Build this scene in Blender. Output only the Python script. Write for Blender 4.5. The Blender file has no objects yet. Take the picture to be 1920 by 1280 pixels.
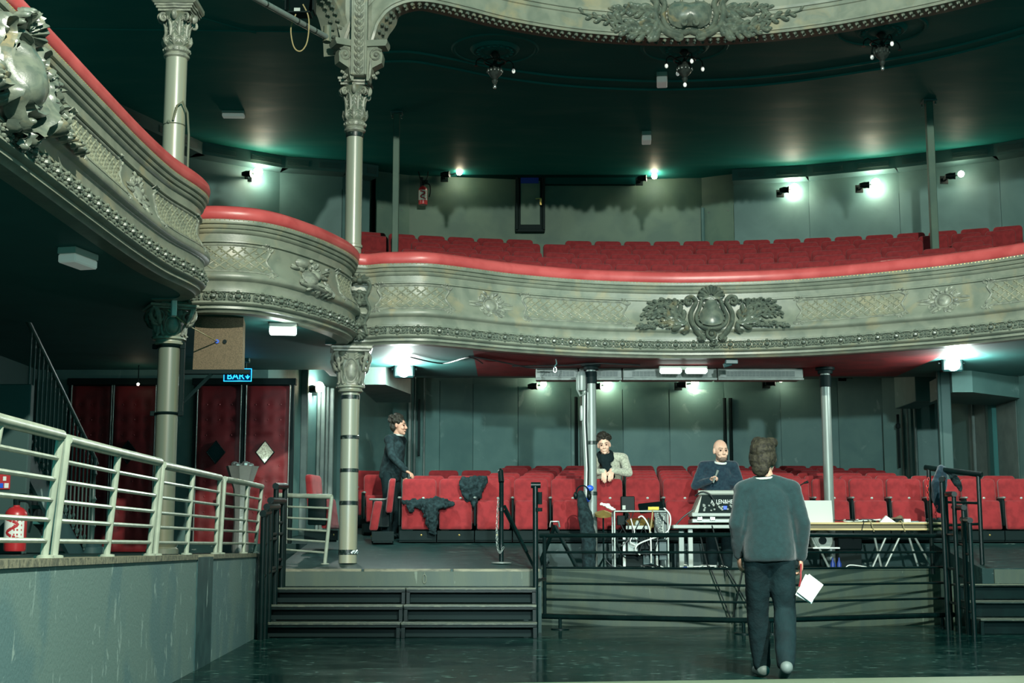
import bpy, bmesh, math, random
from math import sin, cos, pi, radians as R
from mathutils import Vector as V, Matrix
random.seed(7)
sc = bpy.context.scene
COL = sc.collection
F, TH, HC = 2667.0, R(8.3), .95

def P(px, py, Y):
    "photo pixel (1920x1280 frame) seen at distance Y along the hall -> point in the hall"
    Z = Y*math.tan(TH+math.atan((640-py)/F))
    return V(((px-960)/F*(Y*cos(TH)+Z*sin(TH)), Y, Z+HC))

def PZ(px, py, z):
    "photo pixel seen at height z -> point in the hall"
    return P(px, py, (z-HC)/math.tan(TH+math.atan((640-py)/F)))

def XA(px, Y, z):
    return (px-960)/F*(Y*cos(TH)+(z-HC)*sin(TH))

# ---------------------------------------------------------------- camera, world, lights, exposure
cam_d = bpy.data.cameras.new('camera')
cam_d.sensor_width = 36
cam_d.lens = 36*F/1920
cam_d.clip_end = 200
cam = bpy.data.objects.new('camera', cam_d)
COL.objects.link(cam)
cam.location = (0, 0, HC)
cam.rotation_euler = (pi/2+TH, 0, 0)
sc.camera = cam
wd = bpy.data.worlds.new('world')
sc.world = wd
wd.use_nodes = True
wb = wd.node_tree.nodes['Background']
wb.inputs[0].default_value = (.02, .60, .59, 1)
wb.inputs[1].default_value = .85  # even teal fill added to lift the dark areas of the closed hall
sc.view_settings.view_transform = 'Standard'
sc.view_settings.look = 'None'
sc.view_settings.gamma = 1
sc.view_settings.use_curve_mapping = False
sc.view_settings.exposure = 0

def light(name, kind, loc, energy, color, size=.1, aim=None, spot=None, blend=.5):
    d = bpy.data.lights.new(name, kind)
    d.energy = energy
    d.color = color
    if kind in ('POINT', 'SPOT'):
        d.shadow_soft_size = size
    if kind == 'AREA':
        d.size = size
    if spot:
        d.spot_size = R(spot)
        d.spot_blend = blend
    o = bpy.data.objects.new(name, d)
    COL.objects.link(o)
    o.location = loc
    if aim:
        o.rotation_euler = (V(aim)-V(loc)).to_track_quat('-Z', 'Y').to_euler()
    return o

COOL = (.88, 1.0, .95)
WARM = (1.0, .93, .74)
light('stage_key_light', 'SPOT', (2.3, 1.5, 8.35), 13500, (1.0, 1.0, .86), .10, (1.2, 14, 3.2), 120, .3)
light('stage_low_light', 'SPOT', (3.2, 1.2, 3.75), 7500, (.82, 1.0, .98), .12, (3.3, 20, .3), 38, .5)
light('stage_edge_fill', 'POINT', (2.2, .3, 2.9), 200, WARM, .1)  # added fill, no lamp known here; brightens the stage edge
light('stage_left_light', 'SPOT', (-1.2, 1.0, 3.6), 5500, (.84, 1.0, .98), .12, (-.3, 24, 1.6), 24, .8)
light('stage_side_light', 'SPOT', (-5.2, 4.5, 8.2), 3200, (.84, 1, .95), .15, (0, 17.5, 4.0), 75, .5)

# ---------------------------------------------------------------- materials
def lin(c):
    c = c/255
    return c/12.92 if c <= .04045 else ((c+.055)/1.055)**2.4

def S(r, g, b):
    return (lin(r), lin(g), lin(b), 1)

MATS = {}

def mk(name, c, rough=.5, metal=0., c2=None, ns=4, nd=4, lo=.4, hi=.62, st=(1, 1, 1), bump=0., bs=40, bst=None,
       spec=.5, emit=0., ec=None, sheen=0., coat=0., alpha=1., ior=1.45, r2=None, trans=0., c3=None, st3=(1, 1, 1), ns3=9, lo3=.6, hi3=.66):
    m = bpy.data.materials.new(name)
    m.use_nodes = True
    nt = m.node_tree
    b = nt.nodes['Principled BSDF']
    I = b.inputs
    I['Base Color'].default_value = c
    I['Roughness'].default_value = rough
    I['Metallic'].default_value = metal
    I['Specular IOR Level'].default_value = spec
    I['Sheen Weight'].default_value = sheen
    I['Coat Weight'].default_value = coat
    I['IOR'].default_value = ior
    I['Transmission Weight'].default_value = trans
    tc = nt.nodes.new('ShaderNodeTexCoord')

    def noise(scale, stretch, detail=4, dist=0):
        mp = nt.nodes.new('ShaderNodeMapping')
        mp.inputs['Scale'].default_value = stretch
        n = nt.nodes.new('ShaderNodeTexNoise')
        n.inputs['Scale'].default_value = scale
        n.inputs['Detail'].default_value = detail
        n.inputs['Distortion'].default_value = dist
        nt.links.new(tc.outputs['Object'], mp.inputs[0])
        nt.links.new(mp.outputs[0], n.inputs['Vector'])
        return n.outputs['Fac']

    def step(src, a, z):
        r = nt.nodes.new('ShaderNodeMapRange')
        r.inputs[1].default_value = a
        r.inputs[2].default_value = z
        nt.links.new(src, r.inputs[0])
        return r.outputs[0]

    def mix(fac, a, z):
        x = nt.nodes.new('ShaderNodeMix')
        x.data_type = 'RGBA'
        nt.links.new(fac, x.inputs[0])
        for s, i in ((a, 6), (z, 7)):
            if isinstance(s, tuple):
                x.inputs[i].default_value = s
            else:
                nt.links.new(s, x.inputs[i])
        return x.outputs[2]
    col = c
    if c2:
        f = step(noise(ns, st, nd, .4), lo, hi)
        col = mix(f, c, c2)
        if r2 is not None:
            q = nt.nodes.new('ShaderNodeMapRange')
            q.inputs[3].default_value = rough
            q.inputs[4].default_value = r2
            nt.links.new(f, q.inputs[0])
            nt.links.new(q.outputs[0], I['Roughness'])
    if c3:
        col = mix(step(noise(ns3, st3, 6, .6), lo3, hi3), col, c3)
    if not isinstance(col, tuple):
        nt.links.new(col, I['Base Color'])
    if bump:
        bn = nt.nodes.new('ShaderNodeBump')
        bn.inputs['Strength'].default_value = bump
        bn.inputs['Distance'].default_value = .01
        nt.links.new(noise(bs, bst or st, 4), bn.inputs['Height'])
        nt.links.new(bn.outputs[0], I['Normal'])
    if emit:
        I['Emission Color'].default_value = ec or c
        I['Emission Strength'].default_value = emit
    MATS[name] = m
    return m

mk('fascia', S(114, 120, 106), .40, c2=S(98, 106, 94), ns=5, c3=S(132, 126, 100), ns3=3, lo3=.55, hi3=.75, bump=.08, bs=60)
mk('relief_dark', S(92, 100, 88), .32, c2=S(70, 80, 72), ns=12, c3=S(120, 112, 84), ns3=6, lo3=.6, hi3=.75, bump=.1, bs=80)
mk('trellis', S(124, 126, 106), .42, c2=S(108, 112, 96), ns=8, bump=.1, bs=80)
mk('stair_iron', S(40, 66, 62), .4)
mk('riser_black', S(1, 22, 22), .7, spec=.2)
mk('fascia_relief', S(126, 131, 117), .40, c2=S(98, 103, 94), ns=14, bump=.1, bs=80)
mk('iron', S(122, 130, 116), .34, c2=S(138, 130, 100), ns=2.2, st=(3, 3, .25), lo=.45, hi=.75, spec=.7, bump=.05, bs=30)
mk('iron_dark', S(88, 98, 86), .38, c2=S(104, 100, 74), ns=2.2, st=(3, 3, .25), lo=.45, hi=.75, spec=.6)
mk('red_vinyl', S(176, 78, 77), .36, c2=S(160, 64, 64), ns=3, spec=.45, bump=.12, bs=7)
mk('red_velvet', S(126, 36, 39), .85, c2=S(108, 30, 33), ns=9, sheen=.15, spec=.2, bump=.15, bs=90)
mk('red_velvet_upper', S(118, 36, 39), .85, c2=S(100, 30, 33), ns=9, sheen=.12, spec=.2)
mk('red_leather', S(104, 26, 30), .55, c2=S(84, 22, 26), ns=4, spec=.35)
mk('red_paint', S(120, 26, 30), .6, c2=S(90, 20, 24), ns=3)
mk('ceiling_teal_lift', S(30, 116, 111), .6, c2=S(52, 122, 114), ns=1.3, st=(.6, 1.6, 1), lo=.45, hi=.75, r2=.5, spec=.12, bump=.16, bs=3)  # black paint turned teal: lifted shadow tone and lit patches put into colour
mk('matte_black', S(0, 60, 58), .8, spec=.1)
mk('soffit_teal_lift', S(32, 90, 87), .7, c2=S(36, 96, 92), ns=2)  # black surfaces turned teal, the lifted shadow tone is in the colour
mk('stair_wall', S(36, 62, 60), .7)
mk('dark_wall', S(72, 106, 103), .6, c2=S(80, 114, 109), ns=3, c3=S(112, 140, 134), ns3=4, st3=(1, 1, .5), lo3=.64, hi3=.74, bump=.05, bs=30)
mk('dark_wall_2', S(78, 112, 108), .6, c2=S(84, 118, 113), ns=3, c3=S(116, 144, 138), ns3=4, lo3=.64, hi3=.74, bump=.05, bs=30)
mk('wall_trim', S(88, 104, 98), .5, c2=S(72, 88, 84), ns=4)
mk('upper_wall', S(72, 96, 82), .62, c2=S(60, 86, 76), ns=2, bump=.05, bs=25)
mk('upper_wall_grey', S(64, 96, 94), .62, c2=S(56, 88, 86), ns=2)
mk('duct', S(128, 138, 130), .45, c2=S(108, 118, 112), ns=6)
mk('grille', S(70, 84, 80), .5)
mk('pit_wall', S(72, 100, 100), .6, c2=S(84, 108, 103), ns=1.3, st=(1, 1, .8), lo=.48, hi=.56, c3=S(114, 136, 130), ns3=6, st3=(1.6, 1.6, .8),
   lo3=.63, hi3=.66, bump=.3, bs=60)
mk('parapet', S(54, 68, 55), .6, c2=S(45, 62, 54), ns=3, st=(2, 2, .5), c3=S(84, 98, 84), ns3=8, st3=(2, 2, .4), lo3=.68, hi3=.72, bump=.1, bs=50)
mk('strip_dark', S(30, 60, 62), .45, c2=S(44, 74, 74), ns=5, c3=S(120, 140, 135), ns3=5, st3=(2, 2, .4), lo3=.68, hi3=.7)
mk('wood_cap', S(112, 112, 92), .6, c2=S(72, 76, 64), ns=6, st=(1, 4, 4), bump=.3, bs=20)
mk('platform', S(10, 42, 41), .5, spec=.3, c2=S(34, 64, 61), ns=5, st=(.5, 3, 1), lo=.48, hi=.75, c3=S(130, 146, 138), ns3=14, st3=(.4, 3, 1), lo3=.66, hi3=.72)
mk('steel_black', S(2, 15, 15), .32, c2=S(4, 22, 21), ns=9, spec=.25)
mk('tread', S(40, 54, 48), .45, c2=S(74, 84, 70), ns=14, lo=.5, hi=.7)
mk('tread_edge', S(84, 92, 76), .5)
mk('grey_rail', S(140, 150, 134), .35, c2=S(124, 134, 120), ns=8, spec=.6)
mk('chrome', S(190, 200, 196), .25, .9)
mk('steel_grey', S(116, 128, 122), .42, .25, c2=S(110, 120, 116), ns=5, st=(4, 4, .4))
mk('white_plastic', S(150, 160, 154), .45)
mk('off_white', S(150, 158, 148), .5)
mk('black_plastic', S(4, 22, 22), .6, spec=.15)
mk('black_gloss', S(3, 18, 18), .5, spec=.15)
mk('black_cloth', S(16, 30, 32), .9, c2=S(30, 48, 50), ns=20, bump=.5, bs=25, spec=.2)
mk('navy_knit', S(30, 52, 62), .9, c2=S(22, 40, 52), ns=30, bump=.3, bs=160, spec=.2, sheen=.2)
mk('grey_knit', S(176, 180, 160), .9, c2=S(140, 146, 130), ns=40, bump=.5, bs=140, spec=.2, sheen=.2)
mk('charcoal_knit', S(18, 40, 41), .9, c2=S(15, 35, 36), ns=30, bump=.3, bs=160, spec=.2, sheen=.2)
mk('denim', S(10, 30, 32), .85, c2=S(8, 24, 26), ns=10, bump=.3, bs=60, spec=.2)
mk('scarf', S(20, 32, 34), .95, bump=.5, bs=60, spec=.1)
mk('skin', S(206, 172, 150), .5, c2=S(196, 156, 134), ns=12, spec=.35)
mk('skin_dark', S(176, 136, 114), .5, c2=S(160, 120, 100), ns=12, spec=.35)
mk('hair', S(44, 42, 34), .6, c2=S(26, 26, 22), ns=60, bump=.8, bs=80, spec=.3)
mk('hair_grey', S(42, 40, 30), .7, c2=S(24, 23, 18), ns=40, bump=.5, bs=70, spec=.15)
mk('stubble', S(120, 100, 86), .7, c2=S(80, 70, 62), ns=80)
mk('eye', S(30, 28, 26), .2)
mk('unlit_diffuser_glow', S(226, 230, 220), .45, emit=.12)  # faint emission added to brighten diffusers that are not lit
mk('shoe', S(84, 96, 92), .6)
mk('card_white', S(198, 206, 200), .5)
mk('red_plastic', S(158, 38, 42), .35, coat=.3)
mk('red_chain', S(200, 50, 50), .4)
mk('bulb_on', S(255, 244, 210), .3, emit=60, ec=S(255, 240, 200))
mk('flood_on', S(235, 255, 250), .3, emit=160, ec=S(225, 255, 248))
mk('tube_on', S(235, 250, 240), .3, emit=3.2, ec=S(225, 250, 238))
mk('lamp_on', S(235, 250, 240), .3, emit=9, ec=S(228, 255, 245))
mk('unlit_bulb_glow', S(226, 232, 226), .2, emit=.25)  # unlit bulbs given a glow of their own as painted brightness
mk('neon_blue', S(60, 190, 255), .3, emit=2.2, ec=S(40, 170, 240))
mk('sign_panel', S(6, 40, 62), .2, emit=.08, ec=S(0, 90, 150))
mk('sign_green', S(40, 66, 60), .4)
mk('sign_text', S(110, 130, 120), .4)
mk('brown_felt', S(104, 92, 74), .95, c2=S(84, 76, 62), ns=90, spec=.1, bump=.3, bs=150)
mk('table_wood', S(190, 172, 120), .5, c2=S(160, 142, 96), ns=3, st=(.3, 4, 4))
mk('table_edge', S(92, 84, 56), .5)
mk('alu', S(140, 148, 142), .4, .3)
mk('tape', S(16, 30, 28), .35, c2=S(60, 72, 66), ns=30, lo=.55, hi=.6)
mk('steel_mirror', S(150, 156, 150), .3, .6, bump=.6, bs=9)
mk('cable_black', S(14, 24, 24), .5)
mk('cable_white', S(200, 208, 200), .5)
mk('cable_tan', S(140, 128, 90), .5)
mk('yellow_label', S(226, 204, 92), .5)
mk('blue_plastic', S(30, 80, 190), .4)
mk('stage_wood', S(214, 202, 168), .5, c2=S(190, 176, 140), ns=3, st=(.4, 4, 1))
mk('glass_dark', S(2, 14, 16), .25, spec=.3)
mk('glass_blue', S(20, 40, 90), .15, spec=.8, emit=.04, ec=S(30, 60, 150))
mk('glass_lit', S(150, 160, 140), .15, emit=.5, ec=S(190, 196, 170), c2=S(40, 46, 40), ns=40)
mk('brass', S(196, 170, 100), .35, .8)
mk('blue_bin', S(20, 50, 120), .5)
mk('bronze_black', S(58, 66, 62), .3, .5, c2=S(40, 48, 46), ns=20)
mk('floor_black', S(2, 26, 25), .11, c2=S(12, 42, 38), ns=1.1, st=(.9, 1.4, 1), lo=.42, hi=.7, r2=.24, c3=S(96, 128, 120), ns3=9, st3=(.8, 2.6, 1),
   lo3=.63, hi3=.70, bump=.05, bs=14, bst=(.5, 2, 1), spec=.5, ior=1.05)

# ---------------------------------------------------------------- mesh builder
class MB:
    def __init__(s):
        s.v, s.f = [], []

    def add(s, vs, fs):
        n = len(s.v)
        s.v += [tuple(v) for v in vs]
        s.f += [tuple(i+n for i in f) for f in fs]
        return s

    def box(s, c, d, b=0., rz=0., M=None):
        "chamfered box: centre, full sizes, chamfer"
        x, y, z = d[0]/2, d[1]/2, d[2]/2
        m = M if M is not None else Matrix.Rotation(rz, 3, 'Z')
        c = V(c)
        if b <= 0:
            vs = [V((i*x, j*y, k*z)) for i in (-1, 1) for j in (-1, 1) for k in (-1, 1)]
            fs = [(0, 1, 3, 2), (4, 6, 7, 5), (0, 4, 5, 1), (2, 3, 7, 6), (0, 2, 6, 4), (1, 5, 7, 3)]
        else:
            b = min(b, x*.9, y*.9, z*.9)
            vs, ix = [], {}
            for i in (-1, 1):
                for j in (-1, 1):
                    for k in (-1, 1):
                        for a, q in enumerate(((x, y-b, z-b), (x-b, y, z-b), (x-b, y-b, z))):
                            ix[i, j, k, a] = len(vs)
                            vs.append(V((i*q[0], j*q[1], k*q[2])))
            fs = []
            for e in (-1, 1):
                fs.append(tuple(ix[e, j, k, 0] for j, k in ((-1, -1), (1, -1), (1, 1), (-1, 1))))
                fs.append(tuple(ix[i, e, k, 1] for i, k in ((-1, -1), (1, -1), (1, 1), (-1, 1))))
                fs.append(tuple(ix[i, j, e, 2] for i, j in ((-1, -1), (1, -1), (1, 1), (-1, 1))))
            for a in (-1, 1):
                for g in (-1, 1):
                    fs.append((ix[-1, a, g, 1], ix[1, a, g, 1], ix[1, a, g, 2], ix[-1, a, g, 2]))
                    fs.append((ix[a, -1, g, 0], ix[a, 1, g, 0], ix[a, 1, g, 2], ix[a, -1, g, 2]))
                    fs.append((ix[a, g, -1, 0], ix[a, g, 1, 0], ix[a, g, 1, 1], ix[a, g, -1, 1]))
                    for k in (-1, 1):
                        fs.append((ix[a, g, k, 0], ix[a, g, k, 1], ix[a, g, k, 2]))
        return s.add([c+m @ v for v in vs], fs)

    def tube(s, pts, r, n=8, cap=True, closed=False):
        pts = [V(p) for p in pts]
        m = len(pts)
        rs = r if isinstance(r, (list, tuple)) else [r]*m
        up = None
        rings = []
        for i, p in enumerate(pts):
            a = pts[(i-1) % m] if (i or closed) else p
            b = pts[(i+1) % m] if (i < m-1 or closed) else p
            t = (b-a)
            t = t.normalized() if t.length > 1e-9 else V((0, 0, 1))
            if up is None:
                up = V((0, 0, 1)) if abs(t.z) < .9 else V((0, 1, 0))
            u = up-t*up.dot(t)
            u = u.normalized() if u.length > 1e-6 else t.orthogonal().normalized()
            up = u
            w = t.cross(u)
            rings.append([p+(u*cos(2*pi*k/n)+w*sin(2*pi*k/n))*rs[i] for k in range(n)])
        vs = [v for g in rings for v in g]
        fs = []
        for i in range(m if closed else m-1):
            j = (i+1) % m
            for k in range(n):
                q = (k+1) % n
                fs.append((i*n+k, i*n+q, j*n+q, j*n+k))
        if cap and not closed:
            fs.append(tuple(range(n))[::-1])
            fs.append(tuple((m-1)*n+k for k in range(n)))
        return s.add(vs, fs)

    def lathe(s, prof, c, n=16, M=None, arc=2*pi, cap=True):
        c = V(c)
        m = len(prof)
        full = arc > 6.28
        cnt = n if full else n+1
        vs = []
        for k in range(cnt):
            a = arc*k/n
            for r, z in prof:
                q = V((r*cos(a), r*sin(a), z))
                vs.append(c+(M @ q if M else q))
        fs = []
        for k in range(n):
            q = (k+1) % cnt
            for i in range(m-1):
                fs.append((k*m+i, q*m+i, q*m+i+1, k*m+i+1))
        if full and cap:
            if prof[0][0] > 1e-5:
                fs.append(tuple(k*m for k in range(n))[::-1])
            if prof[-1][0] > 1e-5:
                fs.append(tuple(k*m+m-1 for k in range(n)))
        return s.add(vs, fs)

    def ell(s, c, r, n=12, m=8, M=None):
        if not isinstance(r, (tuple, list)):
            r = (r, r, r)
        c = V(c)
        vs = [V((0, 0, -r[2]))]
        for i in range(1, m):
            t = -pi/2+pi*i/m
            vs += [V((r[0]*cos(t)*cos(2*pi*k/n), r[1]*cos(t)*sin(2*pi*k/n), r[2]*sin(t))) for k in range(n)]
        vs.append(V((0, 0, r[2])))
        fs = [(0, 1+(k+1) % n, 1+k) for k in range(n)]
        for i in range(m-2):
            for k in range(n):
                q = (k+1) % n
                fs.append((1+i*n+k, 1+i*n+q, 1+(i+1)*n+q, 1+(i+1)*n+k))
        b = 1+(m-2)*n
        fs += [(b+k, b+(k+1) % n, len(vs)-1) for k in range(n)]
        return s.add([c+(M @ v if M else v) for v in vs], fs)

    def cone(s, a, b, ra, rb, n=10):
        return s.tube([a, b], [ra, rb], n)

    def caps(s, a, b, ra, rb, n=10):
        "tapered capsule"
        a, b = V(a), V(b)
        d = b-a
        L = d.length
        d = d/L if L > 1e-6 else V((0, 0, 1))
        ps, rs = [], []
        for k in range(4):
            t = pi/2*(1-k/4)
            ps.append(a-d*ra*sin(t)); rs.append(max(ra*cos(t), ra*.06))
        ps += [a, b]; rs += [ra, rb]
        for k in range(1, 5):
            t = pi/2*k/4
            ps.append(b+d*rb*sin(t)); rs.append(max(rb*cos(t), rb*.06))
        return s.tube(ps, rs, n)

    def prism(s, poly, f0, f1):
        "polygon of (u,v) mapped by two functions to its two faces"
        n = len(poly)
        vs = [f0(*p) for p in poly]+[f1(*p) for p in poly]
        fs = [tuple(range(n))[::-1], tuple(range(n, 2*n))]+[(k, (k+1) % n, n+(k+1) % n, n+k) for k in range(n)]
        return s.add(vs, fs)

    def grid(s, rows, close=False):
        n = len(rows[0])
        vs = [v for r in rows for v in r]
        fs = []
        for i in range(len(rows)-1):
            for k in range(n if close else n-1):
                q = (k+1) % n
                fs.append((i*n+k, i*n+q, (i+1)*n+q, (i+1)*n+k))
        return s.add(vs, fs)

    def merge(s, o, M=None, off=(0, 0, 0)):
        off = V(off)
        return s.add([off+(M @ V(v) if M else V(v)) for v in o.v], o.f)

WL = {}

def to_mesh(name, mb, mat, sm=35, off=(0, 0, 0), fix=True):
    me = bpy.data.meshes.new(name)
    ox, oy, oz = off
    me.from_pydata([(x-ox, y-oy, z-oz) for x, y, z in mb.v], [], mb.f)
    if fix:
        bm = bmesh.new()
        bm.from_mesh(me)
        bmesh.ops.recalc_face_normals(bm, faces=bm.faces)
        bm.to_mesh(me)
        bm.free()
    me.materials.append(MATS[mat])
    if sm:
        me.shade_smooth()
        me.set_sharp_from_angle(angle=R(sm))
    else:
        me.shade_flat()
    me.update()
    return me

def props(o, label=None, cat=None, group=None, kind=None):
    for k, v in (('label', label), ('category', cat), ('group', group), ('kind', kind)):
        if v:
            o[k] = v
    return o

def O(name, mb, mat, par=None, label=None, cat=None, group=None, kind=None, sm=35, fix=True):
    "one mesh object from hall coordinates"
    if par is not None:
        off = WL[par.name]
    elif mb.v:
        xs, ys, zs = zip(*mb.v)
        off = ((min(xs)+max(xs))/2, (min(ys)+max(ys))/2, min(zs))
    else:
        off = (0, 0, 0)
    o = bpy.data.objects.new(name, to_mesh(name, mb, mat, sm, off, fix))
    COL.objects.link(o)
    if par is not None:
        o.parent = par
        WL[o.name] = off
    else:
        o.location = off
        WL[o.name] = tuple(off)
    return props(o, label, cat, group, kind)

def thing(name, loc, label, cat, group=None):
    o = bpy.data.objects.new(name, None)
    COL.objects.link(o)
    o.empty_display_size = .1
    o.location = loc
    WL[o.name] = tuple(loc)
    return props(o, label, cat, group)

def share(src, name, loc, par=None, rot=(0, 0, 0), scale=None):
    "another object on the same mesh data"
    o = bpy.data.objects.new(name, src.data)
    COL.objects.link(o)
    o.rotation_euler = rot
    if scale:
        o.scale = scale
    if par is not None:
        o.parent = par
        w = WL[par.name]
        o.location = (loc[0]-w[0], loc[1]-w[1], loc[2]-w[2])
    else:
        o.location = loc
    WL[o.name] = tuple(loc)
    return o

def struct(name, mb, mat, par=None, sm=35):
    return O(name, mb, mat, par, kind=None if par else 'structure', sm=sm)

KIDS = {}

def copy_tree(src, loc, rz=0., label=None, group=None, par=None):
    o = src.copy()
    COL.objects.link(o)
    if par is not None:
        o.parent = par
    else:
        o.location = loc
        o.rotation_euler = (0, 0, rz)
        if label:
            o['label'] = label
        if group:
            o['group'] = group
        WL[o.name] = tuple(loc)
    if src.name not in KIDS:
        KIDS[src.name] = list(src.children)
    for c in KIDS[src.name]:
        copy_tree(c, None, par=o)
    return o

def text_mb(s, size, f):
    "lettering as a thin mesh; f maps (u, v, depth) to the hall"
    cu = bpy.data.curves.new('lettering', 'FONT')
    cu.body = s
    cu.size = size
    cu.extrude = size*.03
    cu.resolution_u = 3
    o = bpy.data.objects.new('lettering', cu)
    COL.objects.link(o)
    me = bpy.data.meshes.new_from_object(o.evaluated_get(bpy.context.evaluated_depsgraph_get()))
    mb = MB()
    mb.add([f(v.co.x, v.co.y, v.co.z) for v in me.vertices], [tuple(p.vertices) for p in me.polygons])
    bpy.data.objects.remove(o)
    bpy.data.curves.remove(cu)
    bpy.data.meshes.remove(me)
    return mb

def spline(pts, n=8):
    "Catmull-Rom through the points"
    pts = [V(p) for p in pts]
    out = []
    for i in range(len(pts)-1):
        a, b, c, d = pts[max(i-1, 0)], pts[i], pts[i+1], pts[min(i+2, len(pts)-1)]
        for k in range(n):
            t = k/n
            out.append(.5*((2*b)+(c-a)*t+(2*a-5*b+4*c-d)*t*t+(3*b-a-3*c+d)*t**3))
    out.append(pts[-1])
    return out

def resample(pts, d):
    out = [pts[0]]
    acc = 0
    for a, b in zip(pts, pts[1:]):
        L = (b-a).length
        if L < 1e-9:
            continue
        while acc+L >= d:
            t = (d-acc)/L
            a = a+(b-a)*t
            out.append(a)
            L = (b-a).length
            acc = 0
        acc += L
    if (out[-1]-pts[-1]).length > d*.3:
        out.append(pts[-1])
    return out

# relief ornament: tapered half-round ribs drawn in (u, v) and laid on a surface by f(u, v, out)
def rib(mb, pts, r, f, hk=1.):
    m = len(pts)
    rows = []
    for i in range(m):
        a, b = V(pts[max(i-1, 0)]), V(pts[min(i+1, m-1)])
        t = b-a
        t = t.normalized() if t.length > 1e-9 else V((1, 0))
        nx, ny = -t.y, t.x
        rr = r(i/(m-1)) if callable(r) else r
        row = []
        for o, h in ((-1, -.1), (-.75, .62), (0, 1), (.75, .62), (1, -.1)):
            row.append(f(pts[i][0]+nx*o*rr, pts[i][1]+ny*o*rr, h*rr*hk))
        rows.append(row)
    return mb.grid(rows)

def dome(mb, c, ru, rv, h, f, n=12, m=4, pow_=.5):
    rows = []
    for i in range(m+1):
        q = i/m
        rows.append([f(c[0]+ru*q*cos(2*pi*k/n), c[1]+rv*q*sin(2*pi*k/n), h*max(1-q*q, 0)**pow_) for k in range(n)])
    return mb.grid(rows[::-1], True)

def spiral(c, r, turns, a0, d=1, n=22, r1=.12):
    return [(c[0]+r*(1-(1-r1)*k/n)*cos(a0+d*2*pi*turns*k/n), c[1]+r*(1-(1-r1)*k/n)*sin(a0+d*2*pi*turns*k/n)) for k in range(n+1)]

def taper(r0, r1=.0):
    return lambda t: r0*(1-t)+r1*t

def leafr(r):
    return lambda t: r*(.12+.88*sin(pi*min(t*.92+.04, 1))**.8)

def s_curve(a, b, bend, n=8):
    a, b = V(a), V(b)
    d = b-a
    nrm = V((-d.y, d.x))
    return [tuple(a+d*t+nrm*bend*sin(pi*t)) for t in [k/n for k in range(n+1)]]

def plume(mb, stem, n, size, f, rnd, w=.16, hk=1.):
    "acanthus: leaves leaving a stem on both sides, each curling over"
    m = len(stem)-1
    for k in range(n):
        t = (k+.5)/n
        i = min(int(t*m), m-1)
        a, b = V(stem[i]), V(stem[i+1])
        d = (b-a).normalized()
        side = 1 if k % 2 else -1
        L = size*(1.1-.6*t)*rnd.uniform(.8, 1.2)
        nr = V((-d.y, d.x))*side
        pts = []
        for q in range(7):
            u = q/6
            pts.append(tuple(a+d*L*(u*.95-.25*u**3)+nr*L*(.75*u-.45*u**3)))
        rib(mb, pts, leafr(L*w), f, hk)
    rib(mb, stem, taper(size*.13, size*.03), f, hk)
# ---------------------------------------------------------------- curved balcony fronts
PROF = [(3.42, -.12), (3.42, .075), (3.395, .085), (3.37, .075), (3.362, .05), (3.345, .062), (3.325, .052), (3.32, .03), (3.30, .042), (3.28, .034),
        (3.272, .012), (3.205, .008), (3.198, .028), (3.18, .028), (3.174, .003), (3.05, 0), (2.97, .018), (2.90, .058), (2.86, .092), (2.83, .113),
        (2.80, .118), (2.776, .108), (2.764, .07), (2.752, .058), (2.668, .058), (2.662, .078), (2.645, .078), (2.638, .048), (2.62, .062), (2.60, .068),
        (2.575, .062), (2.556, .046), (2.55, .072), (2.53, .08), (2.512, .062), (2.506, .03), (2.475, .032), (2.465, .0), (2.44, -.02), (2.44, -.16)]

def prof_out(z):
    Z = z-HC
    for (a, oa), (b, ob) in zip(PROF[2:], PROF[3:]):
        if b <= Z <= a and a > b:
            return ob+(oa-ob)*(Z-b)/(a-b)
    return .06

class Front:
    def __init__(s, pts, d=.07):
        s.p = resample(spline([V((x, y)) for x, y in pts], 10), d)
        n = len(s.p)
        s.s = [0.]
        for a, b in zip(s.p, s.p[1:]):
            s.s.append(s.s[-1]+(b-a).length)
        s.n = []
        for i in range(n):
            t = (s.p[min(i+1, n-1)]-s.p[max(i-1, 0)]).normalized()
            s.n.append(V((t.y, -t.x)))
        s.L = s.s[-1]

    def at(s, u):
        u = min(max(u, 0), s.L-1e-6)
        i = 0
        lo, hi = 0, len(s.s)-1
        while hi-lo > 1:
            m = (lo+hi)//2
            if s.s[m] <= u:
                lo = m
            else:
                hi = m
        t = (u-s.s[lo])/(s.s[hi]-s.s[lo])
        return s.p[lo].lerp(s.p[hi], t), s.n[lo].lerp(s.n[hi], t).normalized()

    def pt(s, u, z, out):
        p, n = s.at(u)
        q = p+n*out
        return V((q.x, q.y, z))

    def s_at(s, px, z, s0=0., s1=1e9):
        "arc length where the front crosses picture column px"
        best = None
        for i, p in enumerate(s.p):
            if not s0 <= s.s[i] <= s1:
                continue
            w = p.y*cos(TH)+(z-HC)*sin(TH)
            e = abs(960+F*p.x/w-px)
            if best is None or e < best[0]:
                best = (e, s.s[i])
        return best[1]

    def sweep(s, mb, prof, a=0., b=None, dz=0.):
        rows = []
        for i, p in enumerate(s.p):
            if s.s[i] < a-1e-6 or (b and s.s[i] > b+1e-6):
                continue
            n = s.n[i]
            rows.append([V((p.x+n.x*o, p.y+n.y*o, z+HC+dz)) for z, o in prof])
        return mb.grid(rows)

    def face(s, s0, z0, k=0.):
        return lambda u, v, o: s.pt(s0+u, z0+v, prof_out(z0+v)+o+k)

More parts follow.
